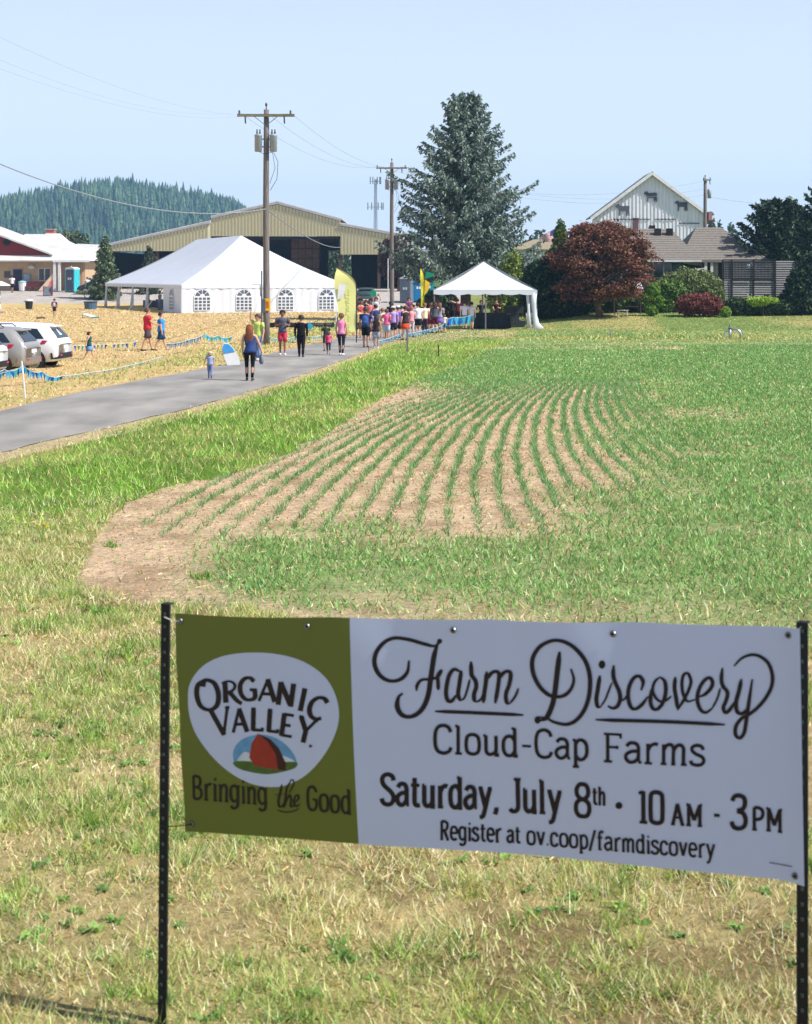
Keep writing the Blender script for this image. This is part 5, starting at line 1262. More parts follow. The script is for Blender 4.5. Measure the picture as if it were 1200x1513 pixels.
stake('grey post standing at the verge below the person in the orange skirt', 602, 521, .98, .035, STEEL, .0)
stake('thin wire stake left of the grey verge post', 592, 516, .55, .01, STEEL)
stake('short black stake on the verge at the end of the tall grass', 648, 527, .42, .022)
t = thing('rope', 'white rope running from the leaning stake to the left', 'rope', gp(38,588,0)); 
ob('strand', MB().tube([(-.08,0,.8),(-.7,.1,.62),(-1.6,.3,.5)], .012, 5), WHITE, t)
# blue and white inflatable-like sandwich sign
x_, y_, _ = gp(341, 540, 0); t = thing('path_sign', 'leaning blue and white rounded board at the path edge behind the toddler', 'sign', (x_, y_, 0), .25)
pr = [(-.12,0),(.34,0),(.28,.30),(.10,.60),(-.08,.78),(-.26,.80),(-.32,.62),(-.24,.3)]
ob('board', MB().prism(pr, -.04, .04), WHITE, t); ob('blue_panel', MB().prism([(-.25,.42),(.14,.48),(.05,.62),(-.09,.75),(-.24,.76),(-.29,.62)], -.055, -.043), mat('panel_blue', srgb(60,140,200), .6), t); ob('back_board', MB().add([(-.1,.32,0),(.3,.32,0),(.0,.05,.7),(-.2,.05,.7),(-.1,.36,0),(.3,.36,0),(.0,.09,.7),(-.2,.09,.7)], [(0,1,2,3),(7,6,5,4),(0,4,5,1),(1,5,6,2),(2,6,7,3),(3,7,4,0)]), WHITE, t)
# small props in the yard
def yard(name, label, cat, px, py, d=None):
    d = d or FP*HC/(py-PY0); return thing(name, label, cat, (X(px,d), d, gz(X(px,d),d)))
t = yard('trash_can', 'black trash can with a white bag rim on the golden grass', 'trash can', 43, 457)
ob('drum', MB().lathe([(0,.3),(.75,.36)], n=12), BLACKP, t); ob('bag_rim', MB().lathe([(.75,.40),(.82,.40),(.9,.28)], n=12), WHITE, t); ob('handle', MB().beam((-.5,0,.72),(-.34,0,.72),.05), BLACKP, t)
t = yard('sandwich_board', 'grey sandwich board standing by the gravel yard', 'sign', 71, 449.5)
for s_ in (-1,1): ob('panel', MB().add([(-.4,.02*s_,1.0),(.4,.02*s_,1.0),(.4,.3*s_,.05),(-.4,.3*s_,.05),(-.4,.05*s_,1.0),(.4,.05*s_,1.0),(.4,.33*s_,.05),(-.4,.33*s_,.05)], [(0,1,2,3),(7,6,5,4),(0,4,5,1),(1,5,6,2),(2,6,7,3),(3,7,4,0)]), mat('slate_board', srgb(110,116,126), .6), t)
ob('frame', MB().box(-.46,-.4,-.3,.3,0,1.02).box(.4,.46,-.3,.3,0,1.02), mat('maroon_frame', srgb(96,50,66), .7), t)
t = yard('stock_tank', 'blue grey stock tank beside the marquee corner leg', 'tank', 134, 457)
ob('tub', MB().lathe([(0,.55),(.62,.6),(.66,.64)], n=16), mat('tank_blue', srgb(70,96,120), .5), t); ob('lid', MB().lathe([(.66,.66),(.72,.66)], n=16), BLACKP, t)
t = yard('cornhole_board', 'teal and white cornhole board lying on the golden grass', 'game board', 133, 470)
ob('deck', MB().add([(-.3,-.6,.08),(.3,-.6,.08),(.3,.6,.32),(-.3,.6,.32),(-.3,-.6,.04),(.3,-.6,.04),(.3,.6,.28),(-.3,.6,.28)], [(0,1,2,3),(7,6,5,4),(0,4,5,1),(1,5,6,2),(2,6,7,3),(3,7,4,0)]), mat('deck_pale', srgb(210,222,220), .6), t); ob('front_panel', MB().box(-.3,.3,-.66,-.61,0,.12), mat('teal_paint', srgb(20,120,124), .5), t)
for sx in (-.25,.25): ob('leg', MB().box(sx-.03,sx+.03,.5,.55,0,.28), WHITE, t)
t.rotation_euler.z = .9
t = yard('patio_umbrella', 'white umbrella cut by the left edge near the farm office', 'umbrella', 1, 446, 170)
ob('canopy', MB().lathe([(1.9,1.05),(2.05,.8),(2.35,.1)], n=10), WHITE, t); ob('pole', MB().tube([(0,0,0),(0,0,2.3)], .03, 6), STEEL, t)
t = yard('log_pile', 'small dark stump lying in the golden grass', 'stump', 60, 471)
ob('log', MB().tube([(-.3,0,.06),(.3,.1,.06)], [.09,.07], 7), BARK, t); ob('stub', MB().tube([(0,.05,.08),(.1,.1,.2)], [.05,.03], 6), BARK, t)
# irrigation riser and small pipe in the crop
t = yard('irrigation_riser', 'grey curved irrigation riser standing in the weeds of the crop field', 'pipe', 1084, 501)
AL = mat('galvanised', srgb(176,178,186), .35, .05, 4, metal=.5)
ob('riser', MB().tube([(-.18,0,0),(-.18,0,.5)], .07, 10).tube([(.34,0,0),(.36,0,.25),(.28,0,.42),(.1,0,.5),(-.1,0,.46)], .06, 10), AL, t, True); ob('valve', MB().lathe([(.5,.1),(.56,.12),(.6,.06),(.72,.03)], (-.18,0,0), 10), STEEL, t); ob('wheel', MB().tube([(-.42,0,.1),(-.42,0,.38),(-.2,0,.4)], .04, 8), AL, t)
t = yard('irrigation_pipe', 'short pale irrigation pipe among the field weeds', 'pipe', 903, 499)
ob('shaft', MB().tube([(0,0,0),(0,0,.38)], .035, 8), AL, t); ob('elbow', MB().tube([(0,0,.36),(.1,0,.42)], .03, 8), AL, t)
# dark drainage pipe lying behind the man in red shorts
t = thing('drain_pipe', 'long black pipe lying in the grass behind the man in red shorts', 'pipe', gp(440,484,0))
d_ = FP*HC/(484-PY0); w_ = 52*d_/FP
ob('tube', MB().tube([(-w_,0,.12),(-w_*.4,.2,.16),(.2,.0,.12),(w_,-.1,.14)], .16, 8), BLACKP, t, True); ob('end_cap', MB().tube([(w_,-.1,.14),(w_+.08,-.1,.14)], .18, 8), BLACKP, t)
t = thing('blue_flag', 'small pale blue diamond flag in the grass beside the person in black', 'flag', gp(457,497,0))
ob('cloth', MB().add([(0,0,.75),(.22,0,.55),(0.05,0,.3),(-.16,0,.52)], [(0,1,2,3)]), CYA, t); ob('stick', MB().tube([(0,.02,0),(0,.02,.78)], .01, 5), STEEL, t)

# ------------------------------------------------------------ vehicles
TYRE = mat('tyre_rubber', srgb(34,34,36), .85); RIM = mat('wheel_rim', srgb(150,152,156), .35, .05, 4, metal=.6)
def car(name, label, cat, loc, rz, paint, L=4.7, W=1.86, H=1.68, belt=1.02, wag=True, group='cars parked on the grass', lower=None, roofrails=False, lamp=None, dark=None):
    """heading +x; loft of cross-sections along the length"""
    t = thing(name, label, cat, loc, rz, group); hw = W/2; h = L/2
    dk_ = dark or mat('car_dark_glass', srgb(36,44,54), .12, .1, 1, spec=.7)
    # stations: x, bottom, belt height, roof height, half width at belt, half width at roof
    S = [(-h,.46,.86,.90,.80,.76),(-h+.05,.36,belt-.02,1.04,.88,.80),(-h+.16,.33,belt+.02,H*.74,.93,.72),(-h+.42,.31,belt+.02,H-.13,hw,.66),(-h+.62,.3,belt+.01,H-.05,hw,.68),(-h+1.5,.28,belt,H,hw,.69),(-h+2.3,.28,belt-.02,H-.01,hw,.69),
         (-h+2.95,.28,belt-.03,H-.12,hw,.66),(-h+3.55,.28,belt-.04,belt+.12,hw,.72),(-h+3.8,.3,belt-.07,belt-.02,hw,.78),(h-.35,.32,belt-.16,belt-.10,hw*.96,.74),(h-.08,.36,.72,.80,hw*.88,.62),(h,.42,.60,.66,hw*.78,.55)]
    vs = []; n = None
    for x_, zb, zl, zr, wb, wr in S:
        sec = [(wb*.90,zb),(wb*.985,zb+.14),(wb,(zb+zl)/2),(wb*.985,zl),(wr+.03,zr-.09 if zr-zl > .2 else zr-.02),(wr*.86,zr),(0,zr+.015)]
        ring = [(x_,y,z) for y,z in sec]+[(x_,-y,z) for y,z in reversed(sec[:-1])]
        n = len(ring); vs += ring
    fs = []
    for i in range(len(S)-1):
        for j in range(n): j2 = (j+1) % n; fs.append((i*n+j, i*n+j2, (i+1)*n+j2, (i+1)*n+j))
    fs.append(tuple(range(n))); fs.append(tuple((len(S)-1)*n+j for j in reversed(range(n))))
    ob('body', MB().add(vs, fs), paint, t, True)
    def sidept(x_, z, sy, e=.012):
        xs = [s[0] for s in S]; zl = np.interp(x_, xs, [s[2] for s in S]); zr = np.interp(x_, xs, [s[3] for s in S]); wb = np.interp(x_, xs, [s[4]*.985 for s in S]); wr = np.interp(x_, xs, [s[5]+.03 for s in S])
        zt = max(zr-.09, zl+.02); f = min(max((z-zl)/(zt-zl),0),1); return (x_, sy*(wb+(wr-wb)*f+e), z)
    for sy in (-1,1):
        zt = H-.17
        for poly in ([(-h+.50,belt+.08),(-h+1.28,belt+.06),(-h+1.28,zt),(-h+.78,zt-.02)], [(-h+1.36,belt+.05),(-h+2.2,belt+.03),(-h+2.2,zt+.01),(-h+1.36,zt+.0)], [(-h+2.28,belt+.03),(-h+3.25,belt+.02),(-h+2.78,zt-.02),(-h+2.28,zt+.01)]):
            p = [sidept(a, b, sy) for a, b in poly]; q = [(a, b-sy*.02, c) for a, b, c in p]
            ob('side_window', MB().add(p+q, [(0,1,2,3),(7,6,5,4),(0,4,5,1),(1,5,6,2),(2,6,7,3),(3,7,4,0)]), dk_, t)
        for wx in (-h+.85, h-.92):
            ar = [(wx+.42*math.cos(a), .34+.42*math.sin(a)) for a in np.linspace(-.2, math.pi+.2, 12)]
            ob('wheel_arch', MB().prism(ar, sy*hw-.02 if sy > 0 else -hw-.012, sy*hw+.012 if sy > 0 else -hw+.02), BLACKP, t)
            w = ob('wheel', MB().tube([(wx, sy*(hw-.2), .335),(wx, sy*(hw+.0), .335),(wx, sy*(hw+.025), .335)], [.335,.335,.30], 20), TYRE, t)
            ob('rim', MB().tube([(wx, sy*(hw+.026), .335),(wx, sy*(hw+.035), .335)], [.235,.215], 14), RIM, w)
            sp = MB()
            for k in range(5): a = k*1.2566; sp.beam((wx, sy*(hw+.04), .335),(wx+.2*math.cos(a), sy*(hw+.04), .335+.2*math.sin(a)), .05, .02)
            ob('spoke_set', sp, STEEL, w)
        for k in range(2):
            xx = -h+1.32+k*.92; ob('door_handle', MB().box(xx-.16, xx, sy*hw-.02 if sy > 0 else -hw-.03, sy*hw+.03 if sy > 0 else -hw+.02, belt-.12, belt-.09), paint, t)
            ob('door_seam', MB().box(xx+.05, xx+.06, sy*hw-.01 if sy > 0 else -hw-.004, sy*hw+.004 if sy > 0 else -hw+.01, .36, belt-.02), BLACKP, t)
        ob('wing_mirror', MB().ball((h-1.5, sy*(hw+.12), belt+.1), (.07,.12,.08), 8, 5), paint, t)
        lm = lamp or mat('tail_lamp_red', srgb(190,24,50), .25, .1, 3, spec=.6)
        ob('tail_lamp', MB().add([(-h+.02,sy*.52,belt-.10),(-h+.03,sy*.86,belt-.12),(-h+.62,sy*(hw+.012),belt-.10),(-h+.55,sy*(hw+.012),belt+.03),(-h+.09,sy*.88,belt+.0),(-h+.045,sy*.52,belt+.0),
              (-h+.08,sy*.52,belt-.10),(-h+.12,sy*.8,belt-.1),(-h+.34,sy*(hw-.05),belt-.13),(-h+.36,sy*(hw-.05),belt+.02),(-h+.14,sy*.8,belt),(-h+.1,sy*.52,belt)],
              [(0,1,4,5),(1,2,3,4),(5,4,10,11),(4,3,9,10),(0,6,7,1),(1,7,8,2),(2,8,9,3),(0,5,11,6)]), lm, t)
        ob('reflector', MB().box(-h-.045,-h-.02,min(sy*.55,sy*.75),max(sy*.55,sy*.75),.52,.57), lm, t)
    # rear screen, plate, bumper, wiper
    rw = [(-h+.075,-.66,belt+.10),(-h+.075,.66,belt+.10),(-h+.345,.56,H-.20),(-h+.345,-.56,H-.20)]
    ob('rear_window', MB().add(rw+[(a+.04,b,c) for a,b,c in rw], [(0,3,2,1),(4,5,6,7),(0,4,7,3),(1,2,6,5),(3,7,6,2),(0,1,5,4)]), dk_, t)
    ob('spoiler', MB().box(-h+.26,-h+.5,-.58,.58,H-.14,H-.10), paint, t)
    ob('number_plate', MB().box(-h-.02,-h+.0,-.26,.26,.74,.86), WHITE, t)
    low = lower or BLACKP
    ob('rear_bumper', MB().add([(-h-.05,-.7,.42),(-h-.05,.7,.42),(-h-.04,.7,.60),(-h-.04,-.7,.60),(-h+.25,-.95,.40),(-h+.25,.95,.40),(-h+.25,.95,.62),(-h+.25,-.95,.62),(-h+.05,-.86,.41),(-h+.05,.86,.41),(-h+.06,.86,.61),(-h+.06,-.86,.61)],
        [(0,3,2,1),(1,2,10,9),(9,10,6,5),(0,8,11,3),(8,4,7,11),(3,11,10,2),(11,7,6,10),(0,1,9,8),(8,9,5,4)]), low, t)
    ob('sill_trim', MB().box(-h+1.3,h-1.4,-hw-.01,-hw+.02,.28,.40).box(-h+1.3,h-1.4,hw-.02,hw+.01,.28,.40), low, t)
    for sy in (-1,1): ob('headlight', MB().box(h-.16,h-.03,min(sy*.5,sy*.78),max(sy*.5,sy*.78),.62,.76), WHITE, t)
    if roofrails:
        for sy in (-.62,.62): ob('roof_rail', MB().tube([(-h+.8,sy,H-.02),(-h+.9,sy,H+.06),(h-2.0,sy,H+.05),(h-1.9,sy,H-.02)], .02, 6), BLACKP, t)
    return t
wp = mat('car_white_paint', srgb(226,228,232), .25, .01, 1, spec=.6); sp_ = mat('car_silver_paint', srgb(158,156,154), .3, .02, 1, metal=.25, spec=.6)
hd = (-.997, .078); rz = math.atan2(hd[1], hd[0]); 
def park(px, d, L): x_ = X(px,d)+hd[0]*L/2; return (x_, d+hd[1]*L/2, -.10)
car('parked_car', 'white hatchback SUV parked rightmost of the row on the dry grass', 'car', park(97, 58.4, 4.6), rz, wp, L=4.6, H=1.63, lamp=mat('tail_lamp_rose', srgb(186,50,92), .25, .1, 3))
car('parked_car', 'silver grey SUV with roof rails parked between two white cars', 'car', park(50, 55.2, 4.6), rz, sp_, L=4.6, H=1.60, roofrails=True, lower=mat('car_taupe_trim', srgb(122,112,106), .5))
car('parked_car', 'white car mostly cut off by the left edge of the view', 'car', park(0, 52.3, 4.7), rz, wp, L=4.7, H=1.5)
# van behind the queue
vt = car('parked_car', 'dark green minivan parked on the gravel behind the queue', 'car', (X(541,160), 161, gz(-4,161)), math.pi*.5, mat('van_dark_green', srgb(58,72,72), .35, .05, 1, spec=.5), L=4.8, W=2.0, H=1.9, belt=1.1, group='cars parked on the gravel yard')
car('parked_car', 'dark car parked in front of the small spruce by the toilet cabin', 'car', (X(146,182), 182, gz(-33,182)), math.pi, mat('car_charcoal', srgb(50,54,60), .35, .05, 1), L=4.4, H=1.5, group='cars parked on the gravel yard')
# ------------------------------------------------------------ people
def skin_body(name, J, E, parent, m):
    """J: {name: (pos, radius)}; E: list of pairs; one continuous skinned surface"""
    keys = list(J); me = bpy.data.meshes.new(name); me.from_pydata([J[k][0] for k in keys], [(keys.index(a), keys.index(b)) for a, b in E], []); me.update()
    o = bpy.data.objects.new(name, me); COL.objects.link(o)
    md = o.modifiers.new('s', 'SKIN'); md.use_smooth_shade = True
    sd = o.modifiers.new('d', 'SUBSURF'); sd.levels = 1; sd.render_levels = 1
    for i, k in enumerate(keys):
        r = J[k][1]; r = r if isinstance(r, tuple) else (r, r)
        me.skin_vertices[0].data[i].radius = r; me.skin_vertices[0].data[i].use_root = (k == 'pelvis')
    return o
_pending = []; _BM = {}
def person(label, loc, h=1.72, face=0.0, skin=(206,160,134), hair=(70,50,40), top=(200,200,200), bottom=(50,50,60), shoes=(60,60,64), style='shorts', sleeve='short',
           longhair=False, hat=None, stride=.12, armL='down', armR='down', build=1.0, female=False, bag=None, backpack=None, dress=False, face_on=False, cap=None, group=None, name='person', hairtie=False):
    """local frame: faces -Y before rotation by face"""
    t = thing(name, label, 'person', loc, face, group)
    b = build; sh = .115*h*(.92 if female else 1.02)*(.9+.1*b); hp = .052*h*(1.1 if female else 1)
    kid = h < 1.35; hs = 1.0 if not kid else 1.0+ (1.35-h)*.55
    st = stride*h
    hz = .935*h if not kid else .92*h-.02
    hr = .062*h*hs*1.0
    def arm(side, mode):
        sx = 1 if side == 'L' else -1; S_ = (sx*sh, 0, .80*h)
        if mode == 'down': E_ = (sx*(sh+.025*h), .012*h, .635*h); W_ = (sx*(sh+.02*h), -.02*h, .495*h)
        elif mode == 'out': E_ = (sx*(sh+.06*h), .0, .66*h); W_ = (sx*(sh+.10*h), -.05*h, .53*h)
        elif mode == 'bent': E_ = (sx*(sh+.035*h), .03*h, .645*h); W_ = (sx*(sh-.03*h), -.13*h, .68*h)
        elif mode == 'hip': E_ = (sx*(sh+.09*h), .03*h, .665*h); W_ = (sx*(sh+.005*h), -.03*h, .58*h)
        elif mode == 'up': E_ = (sx*(sh+.05*h), -.03*h, .90*h); W_ = (sx*(sh+.02*h), -.06*h, 1.03*h)
        elif mode == 'fwd': E_ = (sx*(sh+.01*h), -.06*h, .66*h); W_ = (sx*(sh-.02*h), -.19*h, .62*h)
        elif mode == 'back': E_ = (sx*(sh+.03*h), .07*h, .65*h); W_ = (sx*(sh+.03*h), .10*h, .52*h)
        return S_, E_, W_
    LG = {}
    for side, sx, f in (('L',1,-st),('R',-1,st)):
        hipp = (sx*hp, 0, .50*h); knee = (sx*hp*.98, f*.45-.012*h, .275*h); ank = (sx*hp*.9, f+.01*h, .045*h); toe = (sx*hp*1.05, f-.085*h, .018*h)
        LG[side] = (hipp, knee, ank, toe)
    J = {'pelvis': ((0,0,.52*h), (.07*h*b,.06*h*b)), 'waist': ((0,0,.60*h), (.062*h*b,.05*h*b)), 'chest': ((0,0,.72*h), (.080*h*b,.058*h*b)), 'clav': ((0,.005*h,.80*h), (.055*h,.042*h)), 'neck': ((0,.005*h,.845*h), .029*h), 'jaw': ((0,-.006*h,.885*h if not kid else .872*h), .045*h*hs), 'head': ((0,0,hz), hr*.98), 'crownp': ((0,.004*h,hz+hr*.55), hr*.72)}
    E = [('pelvis','waist'),('waist','chest'),('chest','clav'),('clav','neck'),('neck','jaw'),('jaw','head'),('head','crownp')]
    arms = {}
    for side, mode in (('L',armL),('R',armR)):
        S_, E_, W_ = arm(side, mode); arms[side] = (S_, E_, W_)
        Hd = Vector(W_)+(Vector(W_)-Vector(E_)).normalized()*.045*h
        J['s'+side] = (S_, .034*h*b**.5); J['e'+side] = (E_, .024*h*b**.5); J['w'+side] = (W_, .0165*h); J['h'+side] = (tuple(Hd), (.022*h,.014*h))
        E += [('clav','s'+side),('s'+side,'e'+side),('e'+side,'w'+side),('w'+side,'h'+side)]
        hipp, knee, ank, toe = LG[side]
        J['p'+side] = (hipp, .052*h*b); J['k'+side] = (knee, .032*h*b**.5); J['c'+side] = (tuple((Vector(knee)*.62+Vector(ank)*.38)+Vector((0,.008*h,0))), .031*h*b**.5); J['a'+side] = (ank, .019*h); J['t'+side] = (toe, (.022*h,.014*h))
        E += [('pelvis','p'+side),('p'+side,'k'+side),('k'+side,'c'+side),('c'+side,'a'+side),('a'+side,'t'+side)]
    sk = mat('skin_%d_%d_%d' % skin, srgb(*skin), .55, .05, 10, spec=.3)
    body = skin_body('body', J, E, t, sk); body.parent = t; _BM[body.name] = sk
    # fingers, nose and ears join the body mesh afterwards
    ex = MB()
    for side in 'LR':
        S_, E_, W_ = map(Vector, arms[side]); dv = (W_-E_).normalized(); c = W_+dv*.045*h; sx = 1 if side == 'L' else -1
        q = dv.cross(Vector((1,0,0))).normalized()
        for k in range(4):
            o0 = c+q*(k-1.5)*.0085*h; L = (.042,.047,.045,.036)[k]*h
            ex.tube([o0, o0+dv*L*.5+Vector((-sx*.003*h,0,0)), o0+dv*L*.9+Vector((-sx*.014*h,0,0))], [.0052*h,.0048*h,.0036*h], 5)
        o0 = W_+dv*.018*h-q*.014*h; ex.tube([o0, o0-q*.015*h+dv*.018*h, o0-q*.014*h+dv*.036*h], [.0065*h,.0055*h,.004*h], 5)
    ex.tube([(0,-hr*.93,hz+hr*.05),(0,-hr*1.2,hz-hr*.22),(0,-hr*.95,hz-hr*.3)], [.004*h,.009*h,.005*h], 6)
    for sx in (-1,1): ex.ball((sx*hr*.98,.004*h,hz-hr*.12), (.006*h,.012*h,.02*h), 6, 4)
    _pending.append((body, ex))
    if face_on:
        for sx in (-1,1): ob('eye', MB().ball((sx*hr*.38,-hr*.93,hz+hr*.06), (.009*h,.005*h,.006*h), 6, 4), mat('eye_dark', srgb(40,32,30), .3), t)
        ob('mouth', MB().ball((0,-hr*.93,hz-hr*.48), (.016*h,.005*h,.004*h), 6, 4), mat('lip', srgb(160,84,80), .5), t)
    # hair
    hm = mat('hair_%d_%d_%d' % hair, srgb(*hair), .6, .25, 30, stretch=(3,3,.6), spec=.35)
    hb = MB(); k = 0
    nn = 12; vs = []; fs = []; rows = [(1.15,.02),(1.1,.35),(.95,.72),(.55,.98),(.0,1.08),(-.35,1.08),(-.62,.98)]
    for zr, rr in rows:
        for j in range(nn):
            a = 2*math.pi*j/nn; x_ = math.sin(a)*rr; y_ = math.cos(a)*rr
            z_ = zr
            if y_ < -.25 and zr < .5: z_ = max(zr, .50 if abs(x_) < .75 else .1); y_ *= .93
            vs.append((x_*hr*1.06, (y_*1.08)*hr+.004*h, hz+z_*hr))
    for i in range(len(rows)-1):
        for j in range(nn): j2 = (j+1) % nn; fs.append((i*nn+j, (i+1)*nn+j, (i+1)*nn+j2, i*nn+j2))
    hb.add(vs, fs)
    if longhair:
        hb.tube([(0,hr*.6,hz+hr*.5),(0,hr*1.0,hz-hr*.3),(0,hr*1.15,hz-hr*1.6),(0,.058*h+hr*.2,.765*h),(.01*h,.062*h,.70*h),(0,.06*h,.655*h)], [(hr*.9,hr*.5),(hr*1.12,hr*.6),(hr*1.12,hr*.42),(hr*1.15,hr*.3),(hr*.9,hr*.22),(hr*.3,hr*.1)], 12, flat=(1,0,0))
    if hairtie: hb.tube([(0,hr*1.0,hz+hr*.3),(0,hr*1.6,hz+hr*.1),(0,hr*1.6,hz-hr*1.2)], [hr*.3,hr*.35,hr*.08], 8)
    ob('hair', hb, hm, t, True)
    if hat: 
        hat_m = cloth(hat); ho = ob('hat', MB().tube([(0,0,hz+hr*.35),(0,0,hz+hr*.8),(0,0,hz+hr*1.22),(0,0,hz+hr*1.32)], [hr*1.16,hr*1.14,hr*.8,hr*.2], 12), hat_m, t, True)
        ob('brim', MB().tube([(0,-hr*.35,hz+hr*.42),(0,-hr*.35,hz+hr*.48)], [(hr*1.1,hr*1.5),(hr*1.05,hr*1.45)], 14, flat=(1,0,0)), hat_m, ho)
    # upper garment
    tm = cloth(top); g_ = MB(); w = 1.09
    hem = .50*h if not dress else .34*h
    prof = [(hem, (.098 if female else .088)*b), (.55*h, .090*b if female else .084*b), (.61*h, .070*b if female else .080*b), (.68*h, .082*b), (.745*h, .090*b), (.79*h, sh/h*.93), (.815*h, sh/h*.72), (.835*h, .042)]
    if dress: prof[0] = (hem, .125*b)
    if dress: prof.insert(1, (.44*h, .108*b))
    g_.tube([(0,0,z) for z, r in prof], [(r*h*w, (r*.72 if z > .76*h else r*.80)*h*w*(.8 if z > .8*h else 1)+.004*h) for z, r in prof], 18, flat=(1,0,0))
    for side in 'LR':
        S_, E_, W_ = map(Vector, arms[side])
        if sleeve == 'short': e = S_*.42+E_*.58; pts = [S_+Vector((-.02*h*(1 if side == 'L' else -1),0,0)), S_, (S_+e)/2, e]; rd = [.036*h,.043*h*b**.4,.038*h,.036*h]
        elif sleeve == 'long': pts = [S_, E_*.5+S_*.5, E_, (E_+W_)/2, W_]; rd = [.042*h,.034*h,.030*h,.026*h,.022*h]
        else: continue
        g_.tube(pts, rd, 10)
    ob('dress' if dress else 'shirt', g_, tm, t, True)
    # lower garment
    if not dress:
        bm = cloth(bottom); q = MB()
        fl = {'shorts':.30,'trousers':.055,'skirt':.33,'capri':.20}[style]
        q.tube([(0,0,.575*h),(0,0,.53*h),(0,0,.49*h),(0,0,.455*h)], [(.078*h*b,.060*h*b),(.090*h*b,.070*h*b),(.093*h*b,.072*h*b),(.080*h*b,.060*h*b)], 16, flat=(1,0,0))
        if style == 'skirt':
            q.tube([(0,0,.52*h),(0,0,.42*h),(0,0,fl*h)], [(.094*h*b,.072*h*b),(.112*h*b,.10*h*b),(.135*h*b,.12*h*b)], 18, flat=(1,0,0))
        else:
            for side in 'LR':
                hipp, knee, ank, toe = map(Vector, LG[side]); tops = hipp+Vector((0,0,-.015*h))
                if style in ('shorts',): e = tops*.12+knee*.88 if fl > .28 else knee; pts = [tops+Vector((0,0,.03*h)), tops, (tops+e)/2, e]; rd = [.050*h*b,.056*h*b,.051*h*b,.049*h*b]
                elif style == 'capri': e = knee*.55+ank*.45; pts = [tops+Vector((0,0,.03*h)), tops, knee, e]; rd = [.050*h*b,.056*h*b,.039*h*b,.034*h]
                else: pts = [tops+Vector((0,0,.03*h)), tops, (tops+knee)/2, knee, (knee+ank)/2, ank+Vector((0,0,.01*h))]; k_ = 1 if not female else .88; rd = [.050*h*b,.056*h*b,.048*h*b*k_,.038*h*b*k_,.034*h*k_,.027*h*k_]
                q.tube(pts, rd, 12)
        ob({'shorts':'shorts','trousers':'trousers','skirt':'skirt','capri':'leggings'}[style], q, bm, t, True)
    for side in 'LR':
        hipp, knee, ank, toe = map(Vector, LG[side]); s_ = MB()
        s_.tube([(ank.x,ank.y+.035*h,.02*h),(ank.x,ank.y+.02*h,.026*h),(ank.x,ank.y-.03*h,.026*h),(toe.x,toe.y-.005*h,.018*h),(toe.x,toe.y-.03*h,.014*h)], [(.018*h,.016*h),(.024*h,.025*h),(.026*h,.024*h),(.026*h,.017*h),(.014*h,.010*h)], 10, flat=(1,0,0))
        ob('shoe', s_, cloth(shoes), t, True)
    if backpack:
        # strapped on: worn, moves with the person yet its own thing
        M_ = Matrix.Rotation(face, 4, 'Z'); o = M_ @ Vector((0,.115*h,.68*h)); bp_ = thing('backpack', backpack[1], 'backpack', (loc[0]+o.x, loc[1]+o.y, loc[2]+o.z), face)
        ob('main_pocket', MB().tube([(0,0,-.13*h),(0,.0,-.11*h),(0,.0,.05*h),(0,-.01*h,.10*h)], [(.05*h,.03*h),(.085*h,.05*h),(.078*h,.045*h),(.04*h,.02*h)], 12, flat=(1,0,0)), cloth(backpack[0]), bp_, True)
        ob('front_pocket', MB().tube([(0,.05*h,-.10*h),(0,.055*h,-.02*h)], [(.05*h,.02*h),(.045*h,.015*h)], 10, flat=(1,0,0)), cloth(backpack[0]), bp_, True)
    if bag:
        side = bag[2]; W_ = Vector(arms[side][2]); M_ = Matrix.Rotation(face, 4, 'Z'); o = M_ @ W_
        bt = thing('bag', bag[1], 'bag', (loc[0]+o.x, loc[1]+o.y, loc[2]+o.z), face+(bag[3] if len(bag) > 3 else 0))
        ob('pouch', MB().tube([(0,0,-.24*h),(0,0,-.21*h),(0,0,-.10*h),(0,0,-.07*h)], [(.05*h,.02*h),(.085*h,.04*h),(.08*h,.035*h),(.03*h,.012*h)], 12, flat=(0,1,0)), cloth(bag[0]), bt, True)
        ob('strap', MB().tube([(0,-.05*h,-.09*h),(0,-.02*h,-.015*h),(0,.02*h,-.015*h),(0,.05*h,-.09*h)], .006*h, 6), cloth(bag[0]), bt)
    return t
def at(px, py): x_, y_, _ = gp(px, py, 0); return (x_, y_, .045 if px < 540 else 0)
BK = math.pi     # back to the camera
# walkers on and by the path
person('woman with long auburn hair, blue top and black leggings walking away on the path', (X(369,50.3),50.3,.04), 1.66, BK, (206,160,134), (122,70,44), (52,72,126), (26,26,32), (70,76,80), 'trousers', 'none', longhair=True, stride=.05, armL='down', armR='out', female=True, bag=((120,128,146), 'grey slouchy shoulder bag carried by the auburn haired woman', 'R', .3))
person('toddler in pale blue outfit and cap walking on the path', (X(310.5,51.3),51.3,.04), .82, BK+.1, (220,176,150), (176,140,104), (150,164,196), (120,132,170), (50,56,80), 'trousers', 'short', hat=(196,186,176), stride=.08, armL='out', armR='down', build=1.15)
person('man in grey vest shirt and red shorts facing the camera beside the pole', (X(417.5,66.2),66.2,.04), 1.76, .1, (150,104,84), (40,30,28), (84,88,104), (206,62,88), (230,230,234), 'shorts', 'short', stride=.05, armL='bent', armR='bent', face_on=True)
person('person in black hooded jacket and black trousers walking away up the path', (X(445,64.6),64.6,.04), 1.6, BK, (190,150,126), (40,40,30), (26,26,30), (30,28,36), (40,40,60), 'trousers', 'long', stride=.08, longhair=False, build=1.12, armL='down', armR='down')
person('small girl in hot pink top standing on the path', (X(485.5,66.6),66.6,.04), .92, BK, (210,164,140), (90,62,48), (236,84,132), (60,72,90), (90,110,130), 'capri', 'short', stride=.04, female=True)
